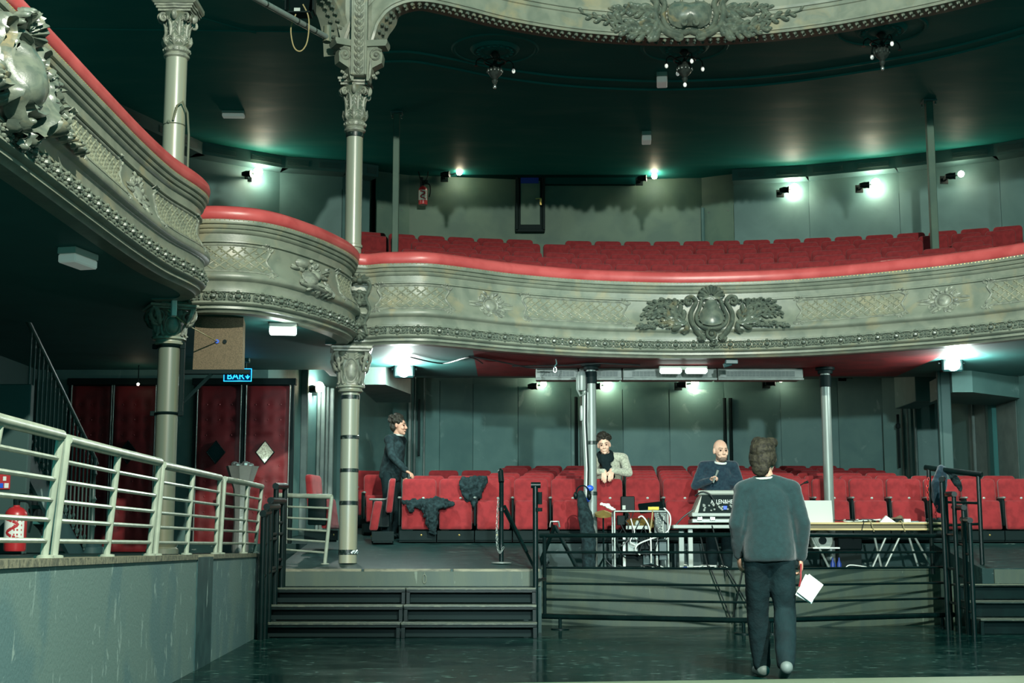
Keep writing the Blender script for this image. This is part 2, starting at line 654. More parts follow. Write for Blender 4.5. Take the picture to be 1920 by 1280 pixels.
FL = Front([(-3.32, 5.6), (-3.29, 7.5), (-3.25, 9.0), (-3.23, 10.5), (-3.21, 11.7), (-3.16, 12.6), (-3.07, 13.2), (-3.05, 13.5), (-3.09, 13.72), (-3.2, 13.9), (-3.36, 13.98), (-3.55, 14.0)])
FB = Front([(-3.66, 14.66), (-3.45, 14.68), (-3.2, 14.6), (-2.95, 14.62), (-2.71, 14.72), (-2.5, 14.95), (-2.32, 15.28), (-2.16, 15.65), (-1.99, 16.2), (-1.93, 16.6), (-1.94, 16.85), (-2.02, 17.04), (-2.2, 17.12)], .05)
FM = Front([(-2.2, 17.02), (-2.0, 17.02), (-1.84, 17.03), (-1.76, 17.05), (-1.68, 17.02), (-1.56, 16.96), (-1.43, 16.94), (-1.04, 16.94), (-.59, 17.2), (0, 17.6), (.82, 17.97), (1.6, 18.15),
            (2.35, 18.2), (3.3, 18.07), (4.1, 17.78), (4.78, 17.4), (5.45, 16.95), (6.03, 16.4), (6.5, 15.8), (6.85, 15.1)])

CUSH = [(3.40, .04), (3.41, .075), (3.44, .092), (3.48, .098), (3.52, .088), (3.55, .06), (3.57, .01), (3.572, -.05), (3.555, -.11), (3.50, -.14), (3.42, -.145)]
BACKP = [(3.42, -.12), (2.98, -.12), (2.44, -.16)]

bl = thing('balcony_front', (-3.25, 10.5, 3.4), 'dark grey carved balcony front receding along the left, red cushioned rail, shield at left end', 'balcony')
bb = thing('balcony_front', (-2.7, 14.8, 3.4), 'short bulging grey box front with a lyre trophy between the two iron columns, red rail', 'balcony')
bm_ = thing('balcony_front', (2.3, 18.2, 3.4), 'long curved grey balcony front across the back with shield ornament in its middle, red rail', 'balcony')
for fr, par in ((FL, bl), (FB, bb), (FM, bm_)):
    m = MB(); fr.sweep(m, PROF); O('fascia', m, 'fascia', par, sm=50)
    m = MB(); fr.sweep(m, BACKP); O('fascia_back', m, 'soffit_teal_lift', par)
    m = MB(); fr.sweep(m, CUSH); O('cushion_rail', m, 'red_vinyl', par, label='padded red vinyl rail', sm=60)
    m = MB()                       # line of upholstery nails under the cushion
    u = .03
    while u < fr.L:
        m.ell(fr.pt(u, 3.403+HC, .083), .0055, 5, 3)
        u += .045
    o = O('nail_row', m, 'brass', par); o['kind'] = 'stuff'

# rosettes on the lower moulding of the three fronts
m = MB()
m.ell((0, -.014, 0), (.036, .032, .028), 8, 5)
for k in range(8):
    a = 2*pi*k/8
    m.ell((.070*cos(a), -.008, .050*sin(a)), (.024, .024, .018), 6, 4)
m.tube([(.104*cos(2*pi*k/14), -.002, .058*sin(2*pi*k/14)) for k in range(14)], .008, 4, closed=True)
m.ell((.118, 0, .03), .012, 5, 3); m.ell((.118, 0, -.03), .012, 5, 3); m.ell((.118, -.004, 0), .018, 6, 4)
ros = None
for fr, par, a, b in ((FL, bl, 1.2, None), (FB, bb, .1, 3.55), (FM, bm_, .62, None)):
    u = a
    while u < (b or fr.L):
        p, n = fr.at(u)
        q = fr.pt(u, 2.60+HC, .062)
        rz = math.atan2(n.x, -n.y)
        if ros is None:
            ros = O('rosette', m, 'relief_dark', None)  # dark tone also stands in for shade in the rosette creases
            ros.data.transform(Matrix.Translation(V(WL[ros.name])))
            ros.parent = par
            w = WL[par.name]
            ros.location = q-V(w)
            ros.rotation_euler = (0, 0, rz)
        else:
            share(ros, 'rosette', q, par, (0, 0, rz))
        u += .236

rnd = random.Random(3)

def trellis(fr, par, s0, s1, z0=2.885, z1=3.135, pitch=.105):
    L = s1-s0
    f = fr.face(s0, HC)
    m = MB()
    H = z1-z0
    k = pitch*1.15
    for sgn in (1, -1):
        c = -H*1.3
        while c < L+H*1.3:
            # u = c + sgn*1.3*(v-z0)
            pts = []
            for q in range(9):
                v = z0+H*q/8
                u = c+sgn*1.3*(v-z0)
                if .015 < u < L-.015:
                    pts.append((u, v))
            if len(pts) > 1:
                rib(m, pts, .009, f, 1.1)
            c += k
    n = 0
    c = 0
    rows = int(H/(pitch*.44))
    for j in range(1, rows):
        v = z0+j*H/rows
        u = (.06 if j % 2 else .12)
        while u < L-.03:
            dome(m, (u, v), .022, .016, .010, f, 6, 2)
            u += k
    O('trellis_panel', m, 'trellis', par, sm=50)
    m = MB()
    e = .035
    for v, dv in ((z0-.02, -1), (z1+.02, 1)):
        rib(m, [(.05+(L-.1)*i/12, v) for i in range(13)], .013, f)
    for u0, d in ((0, -1), (L, 1)):
        pts = [(u0-d*.05, z0-.02), (u0+d*.02, z0+.02), (u0+d*.0, z0+.07), (u0-d*.03, (z0+z1)/2), (u0, z1-.07), (u0+d*.02, z1-.02), (u0-d*.05, z1+.02)]
        rib(m, [tuple(p) for p in spline([V(p) for p in pts], 4)], .014, f)
        for v, t in ((z0-.02, 1), (z1+.02, -1)):
            rib(m, spiral((u0+d*.02, v), .04, 1.2, 0 if d > 0 else pi, t, 14), taper(.014, .006), f)
            for a in (.3, 1.1, 2.0):
                rib(m, s_curve((u0-d*.03, v), (u0-d*(.03+.06*cos(a)), v+t*-.055*sin(a)), .012), leafr(.013), f)
    O('panel_frame', m, 'fascia_relief', par, sm=50)

def medallion(fr, par, s0, z0, r=.23, name='medallion'):
    f = fr.face(s0, z0)
    m = MB()
    dome(m, (0, 0), .085, .07, .035, f, 14, 4)
    rib(m, [(.105*cos(2*pi*k/20), .085*sin(2*pi*k/20)) for k in range(21)], .014, f)
    for k in range(14):
        a = 2*pi*k/14
        x, y = cos(a), sin(a)
        rr = r*(1 if k % 2 else .8)
        rib(m, s_curve((x*.11, y*.085), (x*rr, y*rr*.72), .035*(1 if k % 2 else -1), 7), leafr(.026), f, .9)
    for sx in (-1, 1):
        for sy in (-1, 1):
            rib(m, spiral((sx*.15, sy*.075), .055, 1.4, pi/2 if sy > 0 else -pi/2, sx*sy, 18), taper(.016, .006), f)
            rib(m, s_curve((sx*.17, sy*.03), (sx*(r+.10), sy*.02), .03*sy), leafr(.02), f)
        rib(m, s_curve((sx*.05, .12), (sx*.12, .165), .02*sx), leafr(.022), f)
        rib(m, s_curve((sx*.05, -.12), (sx*.12, -.155), -.02*sx), leafr(.022), f)
    O(name, m, 'fascia_relief', par, sm=50)

def cartouche(fr, par, s0, z0, k=1., wing=.85, ok=1.25):
    f = fr.face(s0, z0, .015)
    d = lambda u, v, o: f(u*k, v*k, o*k*ok+.03)
    m = MB()       # the smooth shield
    sh = [(0, .20), (.07, .17), (.10, .10), (.15, .02), (.165, -.06), (.13, -.135), (.05, -.165), (0, -.17)]
    sh = [tuple(p) for p in spline([V(p) for p in sh], 4)]
    out = sh+[(-x, y) for x, y in sh[::-1][1:-1]]
    rows = []
    for i in range(7):
        q = i/6
        rows.append([d(x*q, -.01+(y+.01)*q, .075*(1-q**2.2)+.02) for x, y in out])
    m.grid(rows[::-1], True)
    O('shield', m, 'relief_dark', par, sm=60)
    m = MB()       # its scrolled frame
    for sx in (-1, 1):
        pts = [(0, -.215), (.10, -.20), (.185, -.12), (.20, -.02), (.155, .09), (.135, .16), (.09, .215), (.0, .225)]
        rib(m, [(sx*p.x, p.y) for p in spline([V(p) for p in pts], 4)], .026, d, 1.3)
        pts = [(.10, -.33), (.17, -.27), (.255, -.15), (.275, 0), (.235, .10), (.20, .17), (.25, .235), (.32, .22), (.335, .165), (.30, .13)]
        rib(m, [(sx*p.x, p.y) for p in spline([V(p) for p in pts], 4)], lambda t: .036*(1-.35*t), d, 1.5)
        rib(m, spiral((sx*.29, .175), .055, 1.3, pi/2, -sx, 18), taper(.026, .012), d, 1.3)
        rib(m, spiral((sx*.13, -.31), .05, 1.2, 0 if sx > 0 else pi, -sx, 16), taper(.028, .012), d, 1.3)
        for q in range(9):
            a = -2.0+q*.42
            rib(m, s_curve((sx*.165*cos(a), -.03+.165*sin(a)), (sx*.205*cos(a+.12), -.03+.205*sin(a+.12)), .01, 4), leafr(.018), d)
    rib(m, spiral((0, -.27), .075, 1.5, 1.9, 1, 24), taper(.026, .012), d, 1.4)
    rib(m, spiral((.02, -.385), .05, 1.4, 2.6, -1, 20), taper(.022, .01), d, 1.2)
    dome(m, (0, -.27), .03, .03, .05, d, 10, 3)
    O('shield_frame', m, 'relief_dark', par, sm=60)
    m = MB()       # the shell on top
    for q in range(9):
        a = pi*(.04+.92*q/8)
        ux, uy = cos(a), sin(a)
        rib(m, s_curve((ux*.045, .235+uy*.03), (ux*.16, .235+uy*.125), 0, 6), lambda t: .012+.022*t, d, 1.5)
        dome(m, (ux*.16, .235+uy*.125), .028, .026, .045, d, 8, 3)
    rib(m, [(-.16+.32*t/10, .225-.02*sin(pi*t/10)) for t in range(11)], .02, d, 1.4)
    O('shell', m, 'relief_dark', par, sm=60)
    if not wing:
        return
    for sx in (-1, 1):   # acanthus scrolls and flowers to both sides
        m = MB()
        w = wing/.85
        e = lambda u, v, o: d(sx*u*w, v, o)
        st = [tuple(p) for p in spline([V(p) for p in ((.29, .10), (.31, -.08), (.38, -.15), (.46, -.10), (.50, .0), (.60, .07), (.74, .06), (.86, .03))], 5)]
        plume(m, st[6:], 17, .19, e, rnd, .2, 1.2)
        st = [tuple(p) for p in spline([V(p) for p in ((.34, -.12), (.40, .0), (.46, .10), (.56, .15), (.68, .14), (.80, .12))], 5)]
        plume(m, st, 15, .17, e, rnd, .2, 1.2)
        st = [tuple(p) for p in spline([V(p) for p in ((.40, -.06), (.50, -.08), (.62, -.02), (.74, -.01), (.88, -.04))], 5)]
        plume(m, st, 13, .15, e, rnd, .2, 1.2)
        for q in range(5):
            x = .36+.07*q
            rib(m, spiral((x, .155+.012*rnd.random()), .035, 1.1, 0, 1, 14), taper(.015, .008), e, 1.4)
        rib(m, s_curve((.30, -.2), (.36, -.27), .03), leafr(.03), e)
        rib(m, s_curve((.28, -.22), (.40, -.24), -.03), leafr(.03), e)
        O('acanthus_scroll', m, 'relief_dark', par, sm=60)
        m = MB()
        for q in range(52):
            x = .44+.52*rnd.random()**1.1
            y = -.20+(.16*(1-(x-.44)/.6))*rnd.random()
            r = rnd.uniform(.014, .032)
            dome(m, (x, y), r, r*.85, r*1.1, e, 6, 2)
            a = rnd.uniform(-.6, .8)
            rib(m, s_curve((x, y), (x+.06*cos(a), y+.045*sin(a)), .012, 4), leafr(.013), e)
        O('flower_spray', m, 'relief_dark', par, sm=60)

def trophy(fr, par, s0, z0):
    f0 = fr.face(s0, z0, .01)
    f = lambda u, v, o: f0(u*1.55, v*1.12, o*1.25)
    m = MB()     # violin on a diagonal, with lyre strings, horns and leaves
    ax = V((.34, .17)).normalized(); nx = V((-ax.y, ax.x))
    g = lambda u, v, o: f(ax.x*u+nx.x*v, ax.y*u+nx.y*v, o)
    dome(m, (-.07, 0), .10, .075, .06, g, 14, 3); dome(m, (.04, 0), .075, .055, .055, g, 14, 3)
    rib(m, [(.08+.03*i, 0) for i in range(6)], .016, g, 2.2)
    rib(m, spiral((.25, .0), .028, 1.2, 0, 1, 12), taper(.014, .007), g, 2.0)
    O('violin', m, 'fascia_relief', par, sm=60)
    m = MB()
    for i in range(5):
        rib(m, [(.04+.026*i, -.06), (.0+.026*i, -.19)], .006, f, 2)
    for j in range(3):
        rib(m, [(-.0, -.09-.04*j), (.15, -.09-.035*j)], .006, f, 2)
    for sx, q in ((-1, .06), (1, -.02)):
        pts = [(.07+sx*.06, -.2), (.07+sx*.12, -.15), (.07+sx*.09, -.09), (.07+sx*.13, -.05)]
        rib(m, [tuple(p) for p in spline([V(p) for p in pts], 4)], .014, f, 1.5)
    O('lyre', m, 'fascia_relief', par, sm=60)
    m = MB()
    for i in range(26):
        a = rnd.uniform(0, 2*pi)
        r0 = rnd.uniform(.07, .16); L = rnd.uniform(.07, .12)
        x, y = cos(a)*r0*1.35, sin(a)*r0
        y = max(min(y, .13), -.16)
        b = a+rnd.uniform(-.6, .6)
        rib(m, s_curve((x, y), (x+cos(b)*L, max(min(y+sin(b)*L*.7, .17), -.21)), rnd.uniform(-.03, .03)), leafr(.019), f, 1.3)
    for i in range(12):
        rib(m, spiral((rnd.uniform(-.22, .22), rnd.uniform(-.12, .12)), .03, 1.1, rnd.uniform(0, 6), 1, 10), taper(.012, .006), f, 1.3)
    rib(m, s_curve((-.25, -.13), (.1, -.17), .05), leafr(.03), f, 1.6)
    dome(m, (-.13, .10), .075, .05, .05, f, 12, 3)
    O('trophy_leaves', m, 'fascia_relief', par, sm=60)

zf = 3.0+HC
cc = FM.s_at(1336, zf, 2, 8)
cartouche(FM, bm_, cc, 3.0+HC, .98, .9)
trellis(FM, bm_, FM.s_at(692, zf, .5, 1.4)+.05, FM.s_at(838, zf))
medallion(FM, bm_, FM.s_at(915, zf), zf-.005)
trellis(FM, bm_, FM.s_at(986, zf), FM.s_at(1170, zf))
trellis(FM, bm_, FM.s_at(1497, zf), FM.s_at(1696, zf))
medallion(FM, bm_, FM.s_at(1775, zf), zf-.005)
trellis(FM, bm_, FM.s_at(1856, zf, 3, 10.2), FM.s_at(1856, zf, 3, 10.2)+1.5)
trellis(FB, bb, .28, FB.s_at(503, zf, 0, 2.2))
trophy(FB, bb, FB.s_at(583, zf, 0, 2.6), zf-.02)
trellis(FB, bb, FB.s_at(632, zf, 0, 3.4), FB.s_at(632, zf, 0, 3.4)+.55)
sl = lambda y: min(range(len(FL.p)), key=lambda i: abs(FL.p[i].y-y)+(100 if FL.s[i] > 8.2 else 0))
SL = lambda y: FL.s[sl(y)]
cartouche(FL, bl, SL(8.85), zf+.02, 1.15, .8, 1.9)
trellis(FL, bl, SL(10.05), SL(11.35))
medallion(FL, bl, SL(11.85), zf)
trellis(FL, bl, SL(12.3), SL(13.45))

# bracket of leaves hanging in the notch beside the middle column
m = MB()
f = lambda u, v, o: V((-1.845+u*1.3, 16.92-o*1.4, v))
for j, z in enumerate((4.16, 4.02, 3.88, 3.74, 3.62, 3.52)):
    for k in range(7):
        a = pi*(.0+k/6)+(pi if j % 2 else 0)
        rib(m, s_curve((0, z), (.10*cos(a)*(1-.06*j), z+.09*sin(a)), .025*(1 if k % 2 else -1), 6), leafr(.022), f, 1.7)
    dome(m, (0, z), .035, .035, .05, f, 10, 3)
for sx in (-1, 1):
    rib(m, [tuple(p) for p in spline([V(p) for p in ((sx*.03, 4.2), (sx*.10, 4.1), (sx*.06, 3.95), (sx*.10, 3.8), (sx*.05, 3.65), (sx*.08, 3.5))], 4)], .018, f, 1.4)
O('leaf_bracket', m, 'relief_dark', bm_, sm=60)

# ---------------------------------------------------------------- upper arch front (edge of the ceiling void)
ZA = 6.75+HC
def arch_front(name_label, fr, a, b, rise0, rise1, big):
    par = thing('arch_front', fr.pt((a+b)/2, ZA, 0), name_label, 'arch')
    pts = []
    n = 90
    for i in range(n+1):
        u = a+(b-a)*i/n
        z = ZA
        for d, (w, h) in ((u-a, rise0), (b-u, rise1)):
            if h and d < w:
                z -= h*(1-math.sqrt(max(1-(1-d/w)**2, 0)))
        pts.append(V((u, z)))
    if rise0[1]:
        pts = [V((a, pts[0].y-.0))]+pts[1:]
    pts = resample(pts, .05)
    nr = []
    for i in range(len(pts)):
        t = (pts[min(i+1, len(pts)-1)]-pts[max(i-1, 0)]).normalized()
        nr.append(V((-t.y, t.x)))
    pr = [(0, -.32), (0, .0), (.03, .012), (.035, .03), (.055, .03), (.06, .012), (.10, .008), (.25, .008), (.26, .026), (.285, .026), (.29, .01), (.31, .01), (.315, .03), (.35, .034), (.36, .0), (1.3, 0)]
    m = MB()
    m.grid([[fr.pt(p.x+q.x*o, p.y+q.y*o, k) for o, k in pr] for p, q in zip(pts, nr)])
    O('arch_face', m, 'fascia', par, sm=40)
    m = MB()   # leaf trim hanging under the arch edge
    acc = 0
    for i in range(1, len(pts)):
        acc += (pts[i]-pts[i-1]).length
        if acc > .085:
            acc = 0
            p, q = pts[i], nr[i]
            for dy in (-.06, -.16):
                c = fr.pt(p.x-q.x*.012, p.y-q.y*.012, dy)
                m.ell(c, (.03, .03, .022), 6, 4)
                m.ell(fr.pt(p.x-q.x*.03, p.y-q.y*.03, dy+.03), (.014, .014, .02), 5, 3)
    o = O('leaf_trim', m, 'relief_dark', par); o['kind'] = 'stuff'
    return par
am = arch_front('long pale grey arch front across the top, carved shield at its middle', FM, .42, FM.L, (.62, .62), (0, 0), True)
FA = Front([(-3.5, 14.85), (-3.2, 14.9), (-2.9, 15.2), (-2.6, 15.75), (-2.35, 16.35), (-2.12, 16.95), (-2.06, 17.12)])
al = arch_front('short pale grey arch curving up leftwards from the middle column capital', FA, .0, FA.L-.02, (.5, .6), (.62, .62), False)

# shield ornament at the middle of the upper arch
s0 = FM.s_at(1290, ZA+.2, 2, 9)
fA = lambda u, v, o: FM.pt(s0+u, ZA+.24+v, .04+o)
m = MB()
sh = [tuple(p) for p in spline([V(p) for p in ((0, .22), (.14, .24), (.26, .2), (.30, .08), (.26, -.06), (.14, -.13), (.06, -.11), (0, -.10))], 5)]
out = sh+[(-x, y) for x, y in sh[::-1][1:-1]]
m.grid([[fA(x*q, .05+(y-.05)*q, .14*(1-q**2.4)+.03) for x, y in out] for q in [1-i/7 for i in range(8)]], True)
O('shield', m, 'relief_dark', am, sm=60)
m = MB()
for sx in (-1, 1):
    rib(m, [(sx*p.x, p.y) for p in spline([V(p) for p in ((0, -.16), (.15, -.19), (.30, -.11), (.36, .06), (.33, .2), (.38, .30))], 5)], .04, fA, 1.4)
    rib(m, [(sx*p.x, p.y) for p in spline([V(p) for p in ((.10, -.24), (.26, -.2), (.40, -.1), (.46, .08), (.44, .22), (.5, .3))], 5)], .045, fA, 1.3)
    rib(m, spiral((sx*.14, -.23), .06, 1.3, 0 if sx > 0 else pi, -sx, 16), taper(.03, .014), fA, 1.2)
    rib(m, spiral((sx*.09, .0), .05, 1.2, pi/2, sx, 16), taper(.02, .01), lambda u, v, o: fA(u, v-.08, o+.10), 1.2)
    rib(m, spiral((sx*.44, .12), .06, 1.3, pi/2, sx, 16), taper(.03, .014), fA, 1.2)
    for q in range(10):
        a = -1.5+q*.3
        rib(m, s_curve((sx*.31*cos(a), .05+.2*sin(a)), (sx*.36*cos(a+.1), .05+.25*sin(a+.1)), .01, 4), leafr(.02), fA)
O('shield_frame', m, 'relief_dark', am, sm=60)
for sx in (-1, 1):
    m = MB()
    e = lambda u, v, o: fA(sx*u, v, o)
    for st in (((.42, .02), (.6, -.10), (.8, -.12), (1.0, -.05), (1.2, -.04), (1.5, .02)), ((.45, .15), (.62, .10), (.85, .12), (1.05, .08)), ((.4, -.1), (.6, -.2), (.85, -.2), (1.05, -.14))):
        plume(m, [tuple(p) for p in spline([V(p) for p in st], 5)], 18, .22, e, rnd, .2, 1.2)
    O('acanthus_scroll', m, 'relief_dark', am, sm=60)

# ---------------------------------------------------------------- ceilings, floors
CZ = 6.95+HC
m = MB()
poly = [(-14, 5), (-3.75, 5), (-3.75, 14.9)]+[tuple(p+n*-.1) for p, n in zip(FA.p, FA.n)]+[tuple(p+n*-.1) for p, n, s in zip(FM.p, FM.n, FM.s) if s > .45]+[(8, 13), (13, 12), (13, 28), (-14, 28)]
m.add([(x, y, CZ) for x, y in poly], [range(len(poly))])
struct('ceiling', m, 'ceiling_teal_lift', sm=0)
m = MB()                                 # the hall ceiling high over the pit
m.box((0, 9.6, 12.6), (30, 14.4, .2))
struct('ceiling', m, 'ceiling_teal_lift', sm=0)
m = MB()                                 # shallow concentric mouldings and joint strips on the black ceiling
for dy in (2.35, 2.75):
    pts = [(p.x*1.12-.25, p.y+dy, CZ-.005) for p, s in zip(FM.p, FM.s) if s > .5]
    m.tube(pts, .028, 5)
m.tube([PZ(300, 10, CZ), PZ(480, 62, CZ)], .012, 4); m.tube([PZ(0, 52, CZ), PZ(640, 60, CZ)], .012, 4)
struct('trim_1', m, 'ceiling_teal_lift')
m = MB()
box_out = [tuple(p+n*-.05) for p, n in zip(FB.p, FB.n)]
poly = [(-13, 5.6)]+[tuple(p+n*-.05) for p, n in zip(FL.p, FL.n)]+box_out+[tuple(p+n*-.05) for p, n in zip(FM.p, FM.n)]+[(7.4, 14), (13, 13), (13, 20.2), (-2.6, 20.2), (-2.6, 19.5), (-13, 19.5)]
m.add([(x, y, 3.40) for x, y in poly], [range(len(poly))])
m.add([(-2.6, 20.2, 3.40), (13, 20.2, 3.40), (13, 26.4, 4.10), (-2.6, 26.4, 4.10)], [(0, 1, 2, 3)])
struct('ceiling', m, 'soffit_teal_lift', sm=0)
m = MB()
row0 = [(p.x+n.x*-.17, p.y+n.y*-.17) for p, n, s in zip(FM.p, FM.n, FM.s) if 1.9 < s < 8.2]
m.grid([[(x, y, 3.388) for x, y in row0], [(x, 20.15, 3.388) for x, y in row0]])
struct('trim_2', m, 'red_paint', sm=0)

m = MB()
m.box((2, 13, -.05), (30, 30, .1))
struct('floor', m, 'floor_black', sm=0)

# front edge of the stage, close to the camera
m = MB()
a, b = PZ(950, 1280, .83), PZ(1930, 1266, .83)
dv = (b-a)
a, b = a-dv*1.2, b+dv*.6
m.prism([(a.x, a.y), (b.x, b.y), (b.x, b.y-.9), (a.x, a.y-.9)], lambda x, y: V((x, y, 0)), lambda x, y: V((x, y, .83)))
struct('stage_edge', m, 'stage_wood', sm=0)

# pit wall on the left with cap and dark strip
WY = lambda Y: -2.43-.0627*(Y-10.24)
m = MB()
t = .14
def wseg(m, y0, y1, z0, z1, o0=0., o1=t):
    vs = []
    for z in (z0, z1):
        vs += [(WY(y0)+o0, y0, z), (WY(y1)+o0, y1, z), (WY(y1)-o1, y1, z), (WY(y0)-o1, y0, z)]
    m.add(vs, [(0, 3, 2, 1), (4, 5, 6, 7), (0, 1, 5, 4), (1, 2, 6, 5), (2, 3, 7, 6), (3, 0, 4, 7)])
def wall_y(px):
    lo, hi = 4., 17.
    for _ in range(40):
        Y = (lo+hi)/2
        if 960+F*WY(Y)/(Y*cos(TH)) > px:
            hi = Y
        else:
            lo = Y
    return Y
# (picture column grows with distance along this wall)
def wall_y(px):
    lo, hi = 4., 18.
    for _ in range(40):
        Y = (lo+hi)/2
        if 960+F*WY(Y)/(Y*cos(TH)) < px:
            lo = Y
        else:
            hi = Y
    return Y
yA, yB, yE = wall_y(370), wall_y(399), 15.6
wseg(m, 4.5, yE, 0, .87)
wl = struct('wall_left', m, 'pit_wall', sm=0)
m = MB(); wseg(m, yA, yB, 0.0, .885, .008, .02); O('dark_strip', m, 'strip_dark', wl, sm=0)
for y0, y1 in ((4.5, 6.9), (6.91, 9.0), (9.01, yA-.01), (yB+.005, 13.6), (13.61, yE)):
    m = MB(); wseg(m, y0, y1, .868, .905, .012, .3); O('cap_board', m, 'wood_cap', wl, sm=0)

# raised floors: left gallery floor, sloping aisle, seating slope, control area
PZT = .72
RZ = lambda Y: PZT+(Y-16.65)*.112
def solid(m, poly, ztop, z0=0.):
    n = len(poly)
    m.add([(x, y, z0) for x, y in poly]+[(x, y, ztop(y) if callable(ztop) else ztop) for x, y in poly],
          [tuple(range(n))[::-1], tuple(range(n, 2*n))]+[(k, (k+1) % n, n+(k+1) % n, n+k) for k in range(n)])
m = MB()
solid(m, [(WY(4.5)-.14, 4.5), (WY(15.6)-.14, 15.6), (-2.76, 15.62), (-2.76, 19.45), (-13, 19.45), (-13, 4.5)], .90)
struct('gallery_floor', m, 'platform', sm=0)
m = MB()
solid(m, [(-2.75, 16.65), (.34, 16.65), (.34, 19.34), (-2.75, 19.34)], RZ)
struct('aisle_floor', m, 'platform', sm=0)
m = MB()
for k in range(3):
    m.box((-2.24+1.03*k, 16.655, .70), (1.0, .05, .05), .006)
struct('trim_3', m, 'wood_cap')
SZ = lambda Y: RZ(19.34)+(Y-19.34)*.10
m = MB()
solid(m, [(-4.5, 19.341), (13, 19.341), (13, 26.3), (-4.5, 26.3)], SZ)
struct('stalls_floor', m, 'platform', sm=0)
PARA = [(.345, 18.35), (1.2, 18.1), (2.1, 17.92), (2.95, 17.85), (3.8, 17.95), (4.7, 18.15), (5.65, 18.4)]
pc = resample(spline([V(p) for p in PARA], 6), .15)
m = MB()
n = len(pc)
rows = []
for p in pc:
    rows.append([V((p.x, p.y, 0)), V((p.x, p.y, .69)), V((p.x, p.y-.015, .69)), V((p.x, p.y-.015, .72)), V((p.x, p.y+.12, .72)), V((p.x, p.y+.12, 0))])
m.grid(rows)
struct('wall_pit', m, 'parapet', sm=20)
m = MB()
poly = [(p.x, p.y+.1) for p in pc]+[(5.65, 19.34), (.345, 19.34)]
solid(m, poly, .64)
struct('control_floor', m, 'platform', sm=0)
m = MB()
solid(m, [(5.66, 17.35), (13, 17.35), (13, 19.34), (5.66, 19.34)], lambda y: .72+(y-17.35)*.15)
struct('aisle_floor', m, 'platform', sm=0)

# balcony seating tiers
BROW = lambda i: (19.35+.83*i, 7.+1.3*i)
def brow(i, x):
    Yc, Rr = BROW(i)
    return Yc-(x-2.3)**2/(2*Rr)
BZ = lambda i: 2.97+HC+.25*i
m = MB()
xs = [-2.6+.35*k for k in range(35)]
for i in range(8):
    z = BZ(i)
    zp = BZ(i)-.25
    rows = []
    for x in xs:
        y0 = brow(i, x)-.42
        y1 = brow(i, x)+.41
        rows.append([V((x, y0, zp)), V((x, y0, z)), V((x, y1 if i < 7 else 27, z))])
    m.grid(rows)
rows = []
for p, nn, s in zip(FM.p, FM.n, FM.s):
    if s > .5:
        rows.append([V((p.x-nn.x*.12, p.y-nn.y*.12, 2.97+HC-.02)), V((p.x, max(brow(0, min(max(p.x, -2.6), 9))-.3, p.y+.2), 2.97+HC-.02))])
m.grid(rows)
struct('balcony_floor', m, 'soffit_teal_lift', sm=0)
m = MB()
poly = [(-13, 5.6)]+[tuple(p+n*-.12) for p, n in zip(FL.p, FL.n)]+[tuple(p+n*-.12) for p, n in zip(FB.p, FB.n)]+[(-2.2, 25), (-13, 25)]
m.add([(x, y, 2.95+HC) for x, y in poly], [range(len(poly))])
struct('balcony_floor', m, 'soffit_teal_lift', sm=0)

# ---------------------------------------------------------------- walls
def wall_strip(name, pts, z0, z1, mat, par=None):
    m = MB()
    m.grid([[(x, y, z0) for x, y in pts], [(x, y, z1) for x, y in pts]])
    return struct(name, m, mat, par, sm=0)

def slab(m, a, b, z0, z1, t, off=0.):
    "upright board from plan point a to b, proud of the wall by t"
    a, b = V(a), V(b)
    d = (b-a).normalized()
    nn = V((d.y, -d.x))
    p = [a+nn*off, b+nn*off, b+nn*(off+t), a+nn*(off+t)]
    m.add([(q.x, q.y, z) for z in (z0, z1) for q in p], [(0, 1, 2, 3), (4, 7, 6, 5), (0, 4, 5, 1), (1, 5, 6, 2), (2, 6, 7, 3), (3, 7, 4, 0)])

LW = [(500, 19.5), (562, 20.6), (632, 22.2), (700, 23.0), (765, 23.7)]
MW = [(765, 23.7), (822, 24.1), (885, 24.5), (970, 24.9), (1070, 25.2), (1168, 25.35), (1256, 25.4), (1360, 25.4), (1466, 25.2), (1575, 24.9), (1670, 24.45), (1722, 24.1)]
lw = [(XA(a, y, 2.5), y) for a, y in LW]
mw = [(XA(a, y, 2.5), y) for a, y in MW]
wr = wall_strip('wall_rear', [(-9, 19.5)]+lw+mw[1:], .9, 4.15, 'dark_wall')
for i, (a, b) in enumerate(zip(mw[:-2], mw[1:-1])):
    a, b = V(a), V(b)
    d = (b-a).normalized()*.008
    m = MB()
    slab(m, a+d, b-d, 1.0, 3.78, .03)
    O('wall_panel', m, 'dark_wall' if i % 2 else 'dark_wall_2', wr, sm=0)
m = MB()
slab(m, mw[-2], mw[-1], 1.0, 4.05, .22)
O('pilaster', m, 'dark_wall_2', wr, sm=0)
m = MB()
for (a, y, w) in ((1676, 24.2, .035), (1694, 24.05, .03), (1704, 24.0, .03), (1718, 23.8, .04)):
    m.box((XA(a, y, 2.5), y, 2.45), (w, .06, 3.0), .01)
O('pilaster_moulding', m, 'wall_trim', wr, sm=0)
m = MB()
m.tube([P(1440, 712, 25.0), P(1560, 706, 24.8), P(1630, 703, 24.5), P(1655, 710, 24.4), P(1667, 727, 24.3), P(1671, 760, 24.25), P(1675, 870, 24.25)], .022, 6)
O('corner_moulding', m, 'wall_trim', wr)
for px, y, mt in ((1081, 25.1, 'black_plastic'), (1091, 25.1, 'wall_trim'), (1361, 25.3, 'black_plastic'), (1372, 25.3, 'black_plastic')):
    m = MB()
    x = XA(px, y, 2.5)
    m.tube([(x, y, 1.2), (x, y, 3.62)], .03, 8)
    O('wall_pipe', m, mt, wr)
m = MB()
